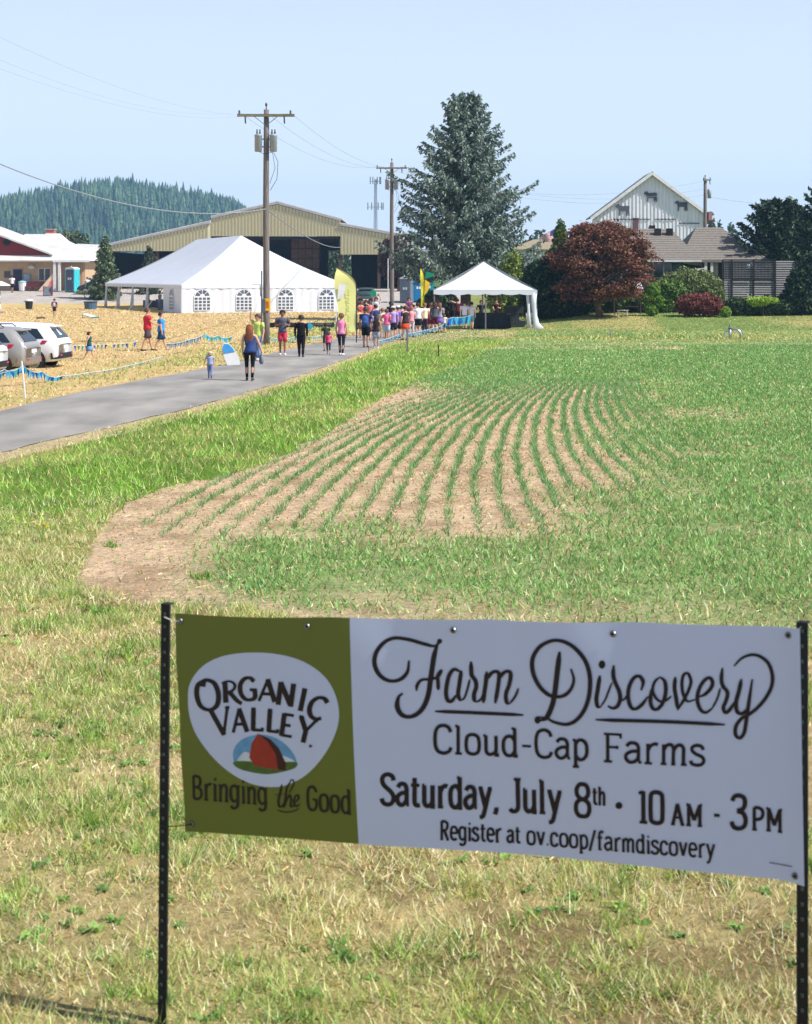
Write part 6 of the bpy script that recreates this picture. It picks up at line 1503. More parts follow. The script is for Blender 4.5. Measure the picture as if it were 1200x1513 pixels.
person('boy in dark green shirt behind the small girl in pink', (X(481.5,69.5),69.5,.04), 1.18, BK+.2, (190,140,112), (40,32,30), (58,66,58), (50,50,60), (50,50,54), 'shorts', 'short', stride=.03)
person('woman in bright pink sleeveless top and dark leggings beside the yellow feather banner', (X(504.5,66.0),66.0,.04), 1.64, BK-.3, (196,150,124), (110,70,48), (244,142,186), (34,40,58), (210,210,214), 'trousers', 'none', stride=.06, female=True, hairtie=True)
person('attendant in lime safety vest and jeans behind the auburn haired woman', (X(381,62.0),62.0,.04), 1.70, -.5, (206,160,138), (90,70,60), (190,210,110), (124,146,186), (180,180,184), 'trousers', 'short', stride=.03, armR='up', face_on=True)
person('man in red shirt and dark shorts walking beside the man in blue', (X(218,70.5),70.5,0), 1.80, BK*.62, (200,150,124), (90,68,50), (206,52,66), (84,74,86), (60,56,60), 'shorts', 'short', stride=.13, build=1.22, cap=None, armR='fwd')
person('man in bright blue shirt stepping over the pennant rope', (X(238,71.5),71.5,-.05), 1.66, BK*.55, (208,160,134), (60,48,46), (58,140,214), (40,80,120), (70,70,80), 'shorts', 'short', stride=.15, build=1.22, armR='down')
person('girl in dark green top running on the dry grass by the pennants', (X(132,63.5),63.5,-.05), 1.12, BK*.5, (206,156,130), (70,44,38), (30,88,84), (104,140,190), (200,190,180), 'skirt', 'none', stride=.17, female=True, armL='fwd', armR='back')
person('child in dark maroon clothes with a pale bag on the golden grass', P(80.5, 128), 1.35, BK, (190,150,130), (60,40,44), (72,44,66), (60,40,56), (120,96,90), 'shorts', 'long', stride=.06, backpack=((186,170,184), 'pale lilac backpack on the child in maroon'))
person('person in white shirt and black shorts before the navy office door', (X(18,184),184,gz(-43,184)), 1.9, BK, (170,120,96), (50,40,40), (236,234,240), (34,38,44), (50,50,60), 'shorts', 'short', stride=.09)
person('person in white cut by the left edge on the golden grass', P(-2, 140), 1.75, BK*.5, (190,150,130), (80,60,50), (232,232,240), (200,206,220), (90,90,100), 'trousers', 'long')
person('person in white and black at the right of the teal toilet cabin', (X(129,183),183,gz(-34,183)), 1.75, 0, (170,130,110), (50,40,40), (226,226,230), (60,60,70), (50,50,50), 'trousers', 'short', build=1.2)
# under the marquee
for x_, y_, tp, bt_, lab in ((1.4,13.2,(150,158,178),(120,134,170),'person in pale grey blue standing between the marquee tables'),(.9,9.2,(40,46,62),(36,40,52),'person in dark navy by the marquee entrance'),(1.2,17.0,(60,66,80),(44,48,58),'seated looking person in slate deeper in the marquee'),(2.8,8.2,(70,76,92),(60,60,70),'person in grey under the marquee near the closed wall')):
    person(lab, mq(x_, y_), 1.66, 1.2, (186,140,116), (50,40,38), tp, bt_, (50,50,60), 'trousers', 'short', stride=.03)

# the queue
Q = [ # px, foot row, height m, kwargs
 (540.5,513.5,1.78,dict(label='tall man in navy shirt and black shorts last in the queue', top=(52,64,104), bottom=(28,30,38), backpack=((60,90,150),'blue backpack on the tall man last in the queue'), build=1.1)),
 (556,514.5,1.44,dict(label='girl with dark hair, brown black top and grey shorts in the queue', top=(54,40,42), bottom=(150,158,176), shoes=(236,232,236), longhair=True, female=True, sleeve='none', hair=(44,36,32))),
 (571.5,504,1.54,dict(label='woman in bright pink shirt and pale denim shorts in the queue', top=(238,110,156), bottom=(176,196,214), shoes=(70,40,44), skin=(196,130,98), female=True, longhair=False, hair=(90,62,60), build=1.1)),
 (581,501.5,1.62,dict(label='person in white cap, lilac shirt and dark shorts in the queue', top=(176,150,216), bottom=(44,48,60), hat=(226,224,226), skin=(210,160,134))),
 (588,500,1.62,dict(label='person in white cap and violet shirt beside the lilac one', top=(112,82,170), bottom=(54,40,60), hat=(232,226,222), skin=(190,140,118))),
 (599,502.5,1.66,dict(label='woman in patterned black top and orange red skirt in the queue', top=(60,50,52), bottom=(200,74,40), longhair=False, hair=(74,40,34), female=True, style='skirt', build=1.12)),
 (608,498,1.56,dict(label='person in pale pink shirt squeezed behind the orange skirted woman', top=(232,150,160), bottom=(200,190,200), hair=(150,90,70), style='trousers', female=True)),
 (617.5,495,1.70,dict(label='man in white shirt and wide black shorts in the queue', top=(228,224,234), bottom=(30,38,46), hair=(30,28,28), build=1.25, shoes=(200,220,226))),
 (627.5,494.5,1.68,dict(label='person in cream shirt and dark trousers right of the white shirted man', top=(232,226,202), bottom=(60,46,60), hair=(120,90,50), style='trousers', build=1.0)),
 (636,492,1.62,dict(label='child wearing salmon shirt in front of the woman in dark plaid', top=(214,120,104), bottom=(120,40,54), hair=(80,50,40)), ),
 (642.5,492.5,1.72,dict(label='woman in dark plaid shawl and maroon shorts in the queue', top=(84,88,100), bottom=(96,34,58), hair=(60,36,36), sleeve='long', female=True, build=1.15, longhair=True)),
 (650,491.5,1.64,dict(label='woman in grey lilac top and long purple skirt near the queue front', top=(152,152,176), bottom=(120,104,190), style='skirt', hair=(110,80,60), female=True, longhair=True)),
 (656.5,491.5,1.02,dict(label='small child in white shirt and teal shorts at the queue front', top=(224,220,200), bottom=(46,120,170), hair=(96,70,50))),
 (686.5,487,1.66,dict(label='person in white shirt and blue shorts standing left under the canopy', top=(230,226,240), bottom=(60,110,160), hair=(44,40,34), skin=(220,180,160))),
 (697,487,1.60,dict(label='person in white shirt and pale shorts right of the other white shirt under the canopy', top=(222,218,232), bottom=(120,170,196), hair=(34,34,30), skin=(220,176,160))),
 (676,480,1.66,dict(label='person in maroon shirt in the canopy shade', top=(90,40,52), bottom=(40,36,44), hair=(30,26,26))),
 (668,481,1.78,dict(label='dark dressed person in the canopy shade beside the maroon one', top=(40,38,44), bottom=(36,34,40), hair=(30,26,26), sleeve='long')),
 (711,482,1.60,dict(label='staff member in dark shirt behind the canopy table left of the leg', top=(34,36,48), bottom=(30,30,36), hair=(30,26,26), turn=0)),
 (733.5,481,1.64,dict(label='staff member in dark red brown shirt behind the canopy table', top=(64,40,42), bottom=(30,30,36), hair=(40,28,26), turn=0)),
 (643,483,1.9,dict(label='woman with long brown hair under the left end of the canopy', top=(150,140,130), bottom=(60,56,60), hair=(96,66,44), longhair=True, female=True)),
 (639,486,1.74,dict(label='dark haired person in black in front of the left canopy edge', top=(40,34,40), bottom=(40,40,48), hair=(28,22,24), build=1.1)),
 # second file, farther off
 (555,496,1.62,dict(label='man with dark hair and navy shirt in the far file', top=(52,66,120), bottom=(40,40,60), hair=(40,30,28), build=1.2)),
 (549,503,1.40,dict(label='boy in violet shirt behind the tall man in navy', top=(110,100,170), bottom=(60,60,90), hair=(50,40,44))),
 (577.5,489,1.66,dict(label='person with black hair and black shirt behind the pink shirted woman', top=(26,24,28), bottom=(40,40,50), hair=(24,20,22), longhair=True, female=True, build=1.2)),
 (593,493,1.5,dict(label='woman with dark bun behind the violet shirted person', top=(120,90,150), bottom=(60,60,70), hair=(40,30,28), female=True)),
 (604.5,478,1.70,dict(label='woman in maroon purple top walking on the yard beyond the queue', top=(122,64,112), bottom=(110,110,130), hair=(50,34,40), female=True, face_on=True, turn=.3)),
 (611.5,481,1.34,dict(label='girl in purple top beside the woman beyond the queue', top=(110,60,110), bottom=(90,90,110), hair=(40,30,30), female=True)),
 (534,486,1.62,dict(label='person in coral red shirt in the far file left', top=(200,84,84), bottom=(50,50,60), hair=(110,70,50), female=True)),
 (541,481,1.62,dict(label='person in black tank top in the far file', top=(36,38,44), bottom=(60,70,100), hair=(90,50,40), sleeve='none', female=True)),
 (547,484,1.60,dict(label='person in salmon pink shirt in the far file', top=(232,130,130), bottom=(90,80,100), hair=(90,60,50))),
 (556,479,1.72,dict(label='person in pale shirt holding up a green round sign', top=(200,200,206), bottom=(90,90,100), hair=(60,50,40), armL='up', turn=0.0)),
 (530,500,1.55,dict(label='person in sand coloured shirt behind the yellow feather banner', top=(206,182,130), bottom=(90,80,70), hair=(120,84,60))),
 (565,500,1.5,dict(label='person in cream top between the brown top girl and pink shirt', top=(226,214,190), bottom=(196,200,180), hair=(120,80,56), female=True, sleeve='none')),
]
rq = random.Random(12)
for px_, py_, h_, kw in Q:
    kw = dict(kw); lab = kw.pop('label'); turn = kw.pop('turn', None)
    dd = FP*HC/(py_-PY0); x_ = X(px_, dd)
    kw.setdefault('style', 'shorts'); kw.setdefault('skin', rq.choice([(206,158,132),(184,132,104),(216,170,146)]))
    kw.setdefault('stride', rq.uniform(.0,.06)); kw.setdefault('armL', rq.choice(['down','bent','down','hip'])); kw.setdefault('armR', rq.choice(['down','down','bent','fwd']))
    person(lab, (x_, dd, gz(x_, dd)), h_, (BK+rq.uniform(-.6,.6)) if turn is None else turn, **kw)
# green round sign held up
dsg = 104.0; t = thing('round_sign', 'green round sign held above the far file of people', 'sign', (X(551.5,dsg), dsg, 2.0))
ob('disc', MB().tube([(0,0,0),(0,-.02,0)], .20, 16), mat('sign_green', srgb(20,140,96), .6), t); ob('stick', MB().tube([(0,.01,-.7),(0,.01,.0)], .015, 6), WHITE, t)

# evaluate all skinned bodies in one go, then add hands' fingers, nose and ears to the same mesh
bpy.context.view_layer.update(); dg = bpy.context.evaluated_depsgraph_get()
for o, ex in _pending:
    me = bpy.data.meshes.new_from_object(o.evaluated_get(dg)); v = [tuple(q.co) for q in me.vertices]; f = [tuple(p.vertices) for p in me.polygons]
    n = len(v); v += ex.v; f += [tuple(i+n for i in q) for q in ex.f]
    m2 = bpy.data.meshes.new('body'); m2.from_pydata(v, [], f); m2.update(); m2.polygons.foreach_set('use_smooth', [True]*len(m2.polygons))
    o.modifiers.clear(); old = o.data; o.data = m2; m2.materials.append(_BM[o.name]); bpy.data.meshes.remove(old); bpy.data.meshes.remove(me)
# ------------------------------------------------------------ printed vinyl banner between two T-posts
BA = np.array([-.977, 7.18]); BB = np.array([1.42, 6.02])          # plan line of the sheet
bd = (BB-BA)/np.linalg.norm(BB-BA); bn = np.array([bd[1], -bd[0]])  # bn faces the camera side
if bn[1] > 0: bn = -bn
def onsheet(px, py):
    """outline coordinates of the print -> (s, z) on the sheet"""
    tx = (px-600)/FP; M_ = np.array([[bd[0], -tx],[bd[1], -1.0]]); s, d = np.linalg.solve(M_, -BA); return s, HC-(py-PY0)*d/FP
def sheet(px, py, e=0.0):
    s, z = onsheet(px, py)
    w = .012*math.sin(s*2.3+.6)+.007*math.sin(s*5.1+z*3)+.010*math.sin((z-1.0)*3.0)+.0028*math.sin(s*13+z*9)*math.exp(-((z-1.9)/.35)**2)+.003*math.sin((s+z)*17)*math.exp(-(s/.4)**2)
    # right edge curls forward a little round the post
    w += .05*max(0, (s-2.52)/.15)**2
    p = BA+bd*s+bn*(w+e); return Vector((p[0], p[1], z))
bt = thing('banner', 'long printed event banner, olive green and white, tied between two black posts in front', 'banner', (float(BA[0]), float(BA[1]), .9)); bo = Vector(bt.location)
TL, TR, BR, BL = (260,906), (1187,925), (1193,1303), (275,1228)
def edge_top(u): return (TL[0]+(TR[0]-TL[0])*u, TL[1]+(TR[1]-TL[1])*u + 2.2*abs(math.sin(math.pi*min(max((u-.009)/.975,0),1)*4)))
def edge_bot(u): return (BL[0]+(BR[0]-BL[0])*u, BL[1]+(BR[1]-BL[1])*u - 4.0*math.sin(math.pi*u))
def quadgrid(u0, u1, e, nu=70, nv=26, th=.0015):
    vs = []; fs = []
    for i in range(nu+1):
        u = u0+(u1-u0)*i/nu; a = edge_top(u); b = edge_bot(u)
        for j in range(nv+1):
            v = j/nv; vs.append(sheet(a[0]+(b[0]-a[0])*v, a[1]+(b[1]-a[1])*v, e)-bo)
    for i in range(nu):
        for j in range(nv): a = i*(nv+1)+j; fs.append((a, a+1, a+nv+2, a+nv+1))
    n = len(vs); off = Vector((bn[0], bn[1], 0))*th; vs += [v-off for v in vs[:n]]; fs += [tuple(q+n for q in reversed(f)) for f in fs]
    return MB().add(vs, fs)
VGRN = mat('banner_olive', srgb(100,110,36), .5, .02, 2, transl=.03, spec=.35); VWHT = mat('banner_white_shade_tint', srgb(192,203,228), .5, .01, 2, transl=.03, spec=.35); INK = mat('banner_ink', srgb(24,14,16), .5, .05, 3)  # white vinyl has the blue-grey of open shade mixed into its base colour
ug = .2795
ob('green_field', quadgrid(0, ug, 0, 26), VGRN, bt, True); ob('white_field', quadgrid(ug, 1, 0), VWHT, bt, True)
class Ink(MB):
    lvl = 0
    def stroke(s, pts, w, smooth=True, contrast=0, taper=0, sp=3.0):
        """ribbon through print points, w in print units"""
        P_ = [np.array(p, float) for p in pts]
        if smooth and len(P_) > 2:
            closed = np.allclose(P_[0], P_[-1]); Q_ = []
            for i in range(len(P_)-1):
                p1, p2 = P_[i], P_[i+1]; p0 = P_[i-1] if i > 0 else (P_[-2] if closed else 2*p1-p2); p3 = P_[i+2] if i+2 < len(P_) else (P_[1] if closed else 2*p2-p1)
                k = max(3, int(np.linalg.norm(p2-p1)/sp))
                for j in range(k):
                    t = j/k; Q_.append(.5*((2*p1)+(-p0+p2)*t+(2*p0-5*p1+4*p2-p3)*t*t+(-p0+3*p1-3*p2+p3)*t**3))
            Q_.append(P_[-1]); P_ = Q_
        Ink.lvl = (Ink.lvl+1) % 9; e = .0015+.00022*Ink.lvl; n = len(P_); vs = []
        for i in range(n):
            a = P_[max(i-1,0)]; b = P_[min(i+1,n-1)]; d = (b-a)/max(np.linalg.norm(b-a), 1e-6); nr = np.array([-d[1], d[0]])
            if not smooth and 0 < i < n-1:
                d1 = (P_[i]-P_[i-1])/np.linalg.norm(P_[i]-P_[i-1]); d2 = (P_[i+1]-P_[i])/np.linalg.norm(P_[i+1]-P_[i]); nn = np.array([-(d1+d2)[1], (d1+d2)[0]]); nn /= max(np.linalg.norm(nn), 1e-6); nr = nn/max(.5, nn@np.array([-d1[1], d1[0]]))
            hw = w/2*((1-contrast)+contrast*abs(d[1])**1.2)
            if taper: hw *= min(1, .45+min(i, n-1-i)/max(n*.12,1)*.55)
            vs += [sheet(*(P_[i]+nr*hw), e)-bo, sheet(*(P_[i]-nr*hw), e)-bo]
        s.add(vs, [(2*i, 2*i+1, 2*i+3, 2*i+2) for i in range(n-1)])
        # round ends
        for i in (0, n-1):
            if smooth:
                a = P_[i]; r = np.linalg.norm(np.array(vs[2*i])-np.array(vs[2*i+1]))
        return s
    def disc(s, c, rx, ry=None, n=18):
        ry = ry or rx; Ink.lvl = (Ink.lvl+1) % 9; e = .0015+.00022*Ink.lvl
        return s.add([sheet(c[0]+rx*math.cos(6.2832*i/n), c[1]+ry*math.sin(6.2832*i/n), e)-bo for i in range(n)], [tuple(range(n))])
    def poly(s, pts, e):
        return s.add([sheet(p[0], p[1], e)-bo for p in pts], [tuple(range(len(pts)))])
# condensed slab letters: unit cap height 1 (y up), width in the same unit; S = smooth stroke, L = straight
G_ = {
'S':(.46,[('S',[(.42,.80),(.39,.93),(.24,1),(.09,.93),(.05,.78),(.12,.62),(.34,.42),(.42,.24),(.37,.07),(.23,0),(.08,.06),(.03,.20)])]),
'a':(.42,[('S',[(.06,.58),(.14,.70),(.28,.69),(.34,.56),(.34,.40),(.34,.05)]),('S',[(.34,.42),(.18,.40),(.05,.28),(.05,.12),(.14,.01),(.26,.05),(.34,.18)]),('L',[(.34,.02),(.42,.02)])]),
't':(.32,[('S',[(.14,.92),(.14,.5),(.14,.12),(.20,.02),(.31,.03)]),('L',[(.02,.68),(.30,.68)])]),
'u':(.46,[('S',[(.09,.69),(.09,.35),(.10,.10),(.19,.01),(.31,.07),(.36,.2)]),('L',[(.36,.70),(.36,0),(.44,.0)]),('L',[(.02,.69),(.09,.69)])]),
'r':(.34,[('L',[(.10,.70),(.10,0)]),('S',[(.10,.45),(.16,.62),(.26,.70),(.34,.68)]),('L',[(.02,0),(.20,0)])]),
'd':(.46,[('L',[(.36,1),(.36,0),(.44,0)]),('S',[(.36,.55),(.27,.70),(.14,.68),(.06,.52),(.06,.20),(.13,.03),(.26,.01),(.36,.16)]),('L',[(.27,.99),(.36,.99)])]),
'y':(.44,[('L',[(.07,.70),(.23,.05)]),('S',[(.39,.70),(.30,.35),(.22,0),(.15,-.24),(.04,-.28)]),('L',[(.01,.69),(.14,.69)]),('L',[(.32,.69),(.44,.69)])]),
',':(.18,[('S',[(.10,.07),(.11,-.02),(.06,-.16)])]),
'.':(.16,[('L',[(.08,.0),(.08,.10)])]),
'J':(.36,[('S',[(.27,1),(.27,.5),(.27,.12),(.20,.0),(.09,-.01),(.02,.06)]),('L',[(.15,.99),(.36,.99)])]),
'l':(.22,[('L',[(.10,1),(.10,0)]),('L',[(.02,0),(.20,0)]),('L',[(.02,.99),(.10,.99)])]),
'8':(.46,[('S',[(.23,.53),(.08,.64),(.06,.84),(.14,.98),(.23,1),(.33,.98),(.40,.84),(.38,.64),(.23,.53)]),('S',[(.23,.53),(.06,.42),(.03,.2),(.10,.03),(.23,0),(.36,.03),(.43,.2),(.40,.42),(.23,.53)])]),
'h':(.44,[('L',[(.09,1),(.09,0)]),('S',[(.09,.48),(.17,.66),(.28,.70),(.35,.58),(.35,.3),(.35,0)]),('L',[(.02,0),(.17,0)]),('L',[(.28,0),(.43,0)]),('L',[(.02,.99),(.09,.99)])]),
'1':(.30,[('L',[(.17,1),(.17,0)]),('L',[(.05,0),(.29,0)]),('L',[(.03,.93),(.17,.99)])]),
'0':(.46,[('S',[(.23,1),(.08,.94),(.05,.75),(.05,.25),(.08,.06),(.23,0),(.38,.06),(.41,.25),(.41,.75),(.38,.94),(.23,1)])]),
'3':(.44,[('S',[(.05,.82),(.10,.95),(.22,1),(.36,.94),(.39,.76),(.33,.60),(.18,.53)]),('S',[(.18,.53),(.34,.47),(.41,.28),(.37,.08),(.22,0),(.08,.05),(.03,.2)])]),
'A':(.54,[('L',[(.08,0),(.26,.99)]),('L',[(.26,.99),(.45,0)]),('L',[(.14,.33),(.39,.33)]),('L',[(.0,0),(.16,0)]),('L',[(.37,0),(.53,0)])]),
'M':(.66,[('L',[(.11,0),(.11,1)]),('L',[(.11,1),(.33,.25)]),('L',[(.33,.25),(.55,1)]),('L',[(.55,1),(.55,0)]),('L',[(.02,0),(.20,0)]),('L',[(.46,0),(.64,0)]),('L',[(.02,.99),(.11,.99)]),('L',[(.55,.99),(.64,.99)])]),
'P':(.48,[('L',[(.10,1),(.10,0)]),('S',[(.10,.99),(.28,.98),(.40,.88),(.42,.72),(.38,.55),(.26,.47),(.10,.46)]),('L',[(.02,0),(.20,0)])]),
'-':(.34,[('L',[(.05,.38),(.29,.38)])]),
'R':(.50,[('L',[(.10,1),(.10,0)]),('S',[(.10,.99),(.28,.98),(.40,.88),(.41,.72),(.36,.56),(.24,.50),(.10,.50)]),('L',[(.24,.50),(.42,0),(.49,0)]),('L',[(.02,0),(.18,0)])]),
'e':(.42,[('S',[(.05,.37),(.37,.38),(.37,.52),(.31,.67),(.20,.71),(.09,.64),(.05,.42),(.06,.18),(.13,.04),(.25,0),(.36,.08)])]),
'g':(.44,[('S',[(.34,.62),(.24,.70),(.12,.68),(.05,.52),(.05,.24),(.11,.07),(.22,.02),(.34,.14)]),('S',[(.35,.70),(.35,.3),(.35,-.05),(.30,-.22),(.16,-.27),(.06,-.18)]),('L',[(.35,.69),(.43,.69)])]),
'i':(.20,[('L',[(.11,.70),(.11,0)]),('L',[(.11,.86),(.11,.98)]),('L',[(.03,0),(.19,0)]),('L',[(.03,.69),(.11,.69)])]),
's':(.38,[('S',[(.33,.56),(.28,.68),(.17,.71),(.07,.65),(.06,.52),(.15,.40),(.29,.31),(.34,.18),(.29,.04),(.17,0),(.05,.05),(.03,.16)])]),
'o':(.44,[('S',[(.22,.71),(.09,.64),(.05,.45),(.05,.24),(.09,.06),(.22,0),(.35,.06),(.39,.24),(.39,.45),(.35,.64),(.22,.71)])]),
'v':(.42,[('L',[(.06,.70),(.21,0)]),('L',[(.21,0),(.36,.70)]),('L',[(.0,.69),(.13,.69)]),('L',[(.29,.69),(.42,.69)])]),
'c':(.40,[('S',[(.36,.52),(.31,.66),(.21,.71),(.09,.64),(.05,.45),(.05,.24),(.09,.06),(.21,0),(.31,.04),(.37,.16)])]),
'p':(.46,[('L',[(.10,.70),(.10,-.27)]),('S',[(.10,.54),(.18,.69),(.30,.69),(.39,.54),(.40,.22),(.32,.03),(.19,0),(.10,.14)]),('L',[(.02,-.27),(.19,-.27)]),('L',[(.02,.69),(.10,.69)])]),
'/':(.34,[('L',[(.02,-.12),(.30,1.05)])]),
'f':(.32,[('S',[(.32,.93),(.24,1.01),(.15,.93),(.13,.75),(.13,0)]),('L',[(.02,.66),(.28,.66)]),('L',[(.05,0),(.23,0)])]),
'm':(.66,[('L',[(.09,.70),(.09,0)]),('S',[(.09,.48),(.16,.66),(.26,.70),(.32,.58),(.32,.3),(.32,0)]),('S',[(.32,.48),(.40,.66),(.49,.70),(.56,.58),(.56,.3),(.56,0)]),('L',[(.02,0),(.16,0)]),('L',[(.27,0),(.37,0)]),('L',[(.50,0),(.64,0)])]),
'n':(.44,[('L',[(.09,.70),(.09,0)]),('S',[(.09,.48),(.17,.66),(.27,.70),(.35,.58),(.35,.3),(.35,0)]),('L',[(.02,0),(.17,0)]),('L',[(.28,0),(.43,0)]),('L',[(.02,.69),(.09,.69)])]),
'C':(.50,[('S',[(.45,.76),(.40,.92),(.27,1),(.12,.93),(.05,.70),(.05,.30),(.12,.07),(.27,0),(.41,.07),(.46,.22)])]),
'F':(.46,[('L',[(.11,1),(.11,0)]),('L',[(.02,.985),(.42,.985),(.42,.84)]),('L',[(.11,.52),(.34,.52)]),('L',[(.34,.58),(.34,.46)]),('L',[(.02,0),(.22,0)])]),
'B':(.48,[('L',[(.09,1),(.09,0)]),('S',[(.09,.99),(.26,.99),(.37,.90),(.38,.72),(.32,.56),(.22,.52),(.09,.52)]),('S',[(.22,.52),(.37,.45),(.43,.28),(.38,.08),(.26,.0),(.09,.01)])]),
'G':(.50,[('S',[(.43,.78),(.37,.94),(.25,1),(.11,.93),(.05,.70),(.05,.30),(.11,.07),(.25,0),(.38,.07),(.43,.22),(.43,.46)]),('L',[(.26,.46),(.47,.46)])]),
# roman display capitals
'oO':(.9,[('S',[(.45,1),(.14,.88),(.02,.55),(.10,.17),(.42,0),(.76,.10),(.90,.45),(.80,.84),(.52,1),(.38,.94),(.32,.80)])]),
'oR':(.72,[('L',[(.14,1),(.14,0)]),('S',[(.02,.90),(.2,.99),(.42,.97),(.55,.80),(.48,.60),(.30,.50),(.14,.48)]),('S',[(.30,.50),(.46,.25),(.62,.04),(.78,-.08)])]),
'oG':(.82,[('S',[(.72,.84),(.52,1),(.25,.95),(.05,.68),(.06,.30),(.26,.04),(.52,.0),(.74,.12),(.74,.46)]),('L',[(.50,.46),(.84,.46)])]),
'oA':(.80,[('L',[(.05,0),(.42,1)]),('L',[(.40,1),(.76,0)]),('L',[(.18,.34),(.62,.34)])]),
'oN':(.82,[('L',[(.12,0),(.12,1)]),('L',[(.10,.98),(.70,.04)]),('L',[(.70,0),(.70,1)])]),
'oI':(.30,[('L',[(.15,0),(.15,1)]),('L',[(.03,.98),(.27,.98)]),('L',[(.03,.02),(.27,.02)])]),
'oC':(.80,[('S',[(.76,.86),(.55,1),(.26,.94),(.06,.66),(.06,.32),(.24,.06),(.50,.0),(.74,.12)])]),
'oV':(.80,[('L',[(.05,1),(.42,0)]),('L',[(.40,0),(.76,1)]),('L',[(-.03,.98),(.14,.98)]),('L',[(.66,.98),(.84,.98)])]),
'oL':(.60,[('L',[(.13,1),(.13,0)]),('L',[(.10,.04),(.58,.04),(.60,.16)]),('L',[(.02,.98),(.24,.98)])]),
'oE':(.62,[('L',[(.13,1),(.13,0)]),('L',[(.10,.96),(.56,.96)]),('L',[(.10,.50),(.48,.50)]),('L',[(.10,.04),(.60,.04)])]),
'oY':(.80,[('L',[(.05,1),(.42,.46)]),('L',[(.40,.46),(.78,1)]),('L',[(.41,.48),(.41,0)]),('L',[(-.03,.98),(.14,.98)]),('L',[(.68,.98),(.86,.98)])]),
}
def textline(name, words, w, m=INK, slope=0.0):
    """words: (text, x0, x1, baseline y at x0, cap height); widths stretch to fit"""
    k = Ink()
    for txt, x0, x1, yb, H in words:
        tot = sum(G_[c][0] for c in txt)+.045*(len(txt)-1); sx = (x1-x0)/tot; cur = x0
        for c in txt:
            for kd, pts in G_[c][1]:
                q = [(cur+a*sx, yb+slope*(cur+a*sx-x0)-b*H) for a, b in pts]
                k.stroke(q, w if kd == 'S' or abs(pts[0][1]-pts[1][1]) > .2 else w*.72, smooth=(kd == 'S'), sp=2.0)
            cur += (G_[c][0]+.045)*sx
    return ob(name, k, m, bt)
textline('lettering', [('Saturday,',565,735,1187,45),('July',751,829,1199,48),('8',849,872,1206,48),('10',943,982,1214,46),('-',1054,1066,1222,48),('3',1080,1104,1223,49)], 6.6, slope=.062)
textline('lettering', [('th',875,895,1188,26)], 4.2, slope=.062)
textline('lettering', [('AM',992,1039,1217,31),('PM',1111,1158,1225,33)], 5.2, slope=.062)
k = Ink(); k.disc((915,1190), 5.2); ob('bullet', k, INK, bt)
textline('lettering', [('Register',650,739,1240,27),('at',747,767,1246,25),('ov.coop/farmdiscovery',776,1057,1249,27)], 3.9, slope=.064)
textline('lettering', [('Cloud-Cap',641,871,1112,41),('Farms',892,1043,1124,41)], 5.3, slope=.045)
INKG = mat('banner_ink_brown', srgb(34,26,18), .5, .05, 3)
textline('lettering', [('Bringing',285,397,1179,34),('Good',456,522,1195,35)], 4.0, INKG, slope=.085)
# script: hand drawn strokes
def zs(ox, oy, s, pts): return [(ox+a/s, oy+b/s) for a, b in pts]
k = Ink(); A4 = (520,900,3.333); B5 = (640,970,8.571); C5 = (870,960,8.571); D5 = (1000,960,8.0)
def script(fr, lst):
    for pts, w in lst: k.stroke(zs(*fr, pts), w, contrast=.22, taper=1, sp=1.8)
script(A4, [([(435,158),(408,182),(350,170),(280,150),(210,142),(160,165),(125,215),(120,270),(145,322),(190,350),(240,345),(275,310),(283,252)],6.6),
    ([(424,165),(405,230),(390,330),(375,430),(345,495),(300,526),(255,520),(230,480),(235,432),(255,412)],7.6),
    ([(320,402),(325,370),(345,348),(380,345),(420,335),(446,300)],5.2),
    ([(1026,208),(1015,300),(1000,420),(985,482),(958,536),(922,548)],8.0),
    ([(1082,292),(1096,348),(1076,400),(1035,428),(980,425),(930,385),(896,320),(890,250),(920,192),(970,160),(1020,153),(1075,172),(1125,215),(1160,270),(1176,340),(1172,420),(1150,490),(1110,543),(1060,566),(1000,556),(960,536),(912,530)],6.6)])
script(B5, [([(112,165),(62,240),(64,330),(68,425)],5.6),
    ([(350,195),(270,162),(208,230),(174,360),(165,480),(190,562),(240,562),(290,490)],6.2),([(358,178),(335,330),(315,480),(345,568)],6.4),([(340,562),(392,528),(432,420),(468,285)],3.6),
    ([(482,62),(485,170),(492,240),(535,300),(547,380),(518,480),(525,560),(568,574)],6.6),([(560,574),(608,540),(640,470)],4.0),
    ([(682,190),(670,330),(650,460),(636,590)],6.4),([(680,300),(740,212),(800,188),(838,225),(825,380),(788,592)],6.2),([(826,300),(890,212),(950,185),(986,222),(968,350),(925,480),(940,592),(988,580)],6.2),([(980,586),(1045,500),(1085,400)],3.8)])
k.disc(zs(*A4, [(916,545)])[0], 4.6, 5.6); k.disc(zs(*A4, [(432,158)])[0], 3.8)
k.stroke(zs(*A4, [(410,503),(630,512),(846,521)]), 5.4, taper=1)
script(C5, [([(148,322),(125,480),(105,620),(122,715),(168,716)],6.4),([(160,716),(220,620),(262,510),(302,410)],3.2),
    ([(318,195),(315,320),(340,410),(390,520),(405,620),(370,710),(310,735),(250,705)],6.2),([(402,640),(450,628),(494,575)],3.6),
    ([(665,515),(690,410),(640,335),(570,360),(515,470),(505,600),(540,720),(600,745),(680,690),(752,590)],6.0),
    ([(900,345),(960,400),(976,520),(945,660),(880,745),(820,745),(785,660),(792,500)],6.0),([(905,345),(840,400),(810,500),(840,590),(900,650),(980,640),(1050,585)],4.4),
    ([(1095,345),(1085,480),(1104,600),(1125,745)],6.2)])
k.disc(zs(*C5, [(172,185)])[0], 5.0, 6.2)
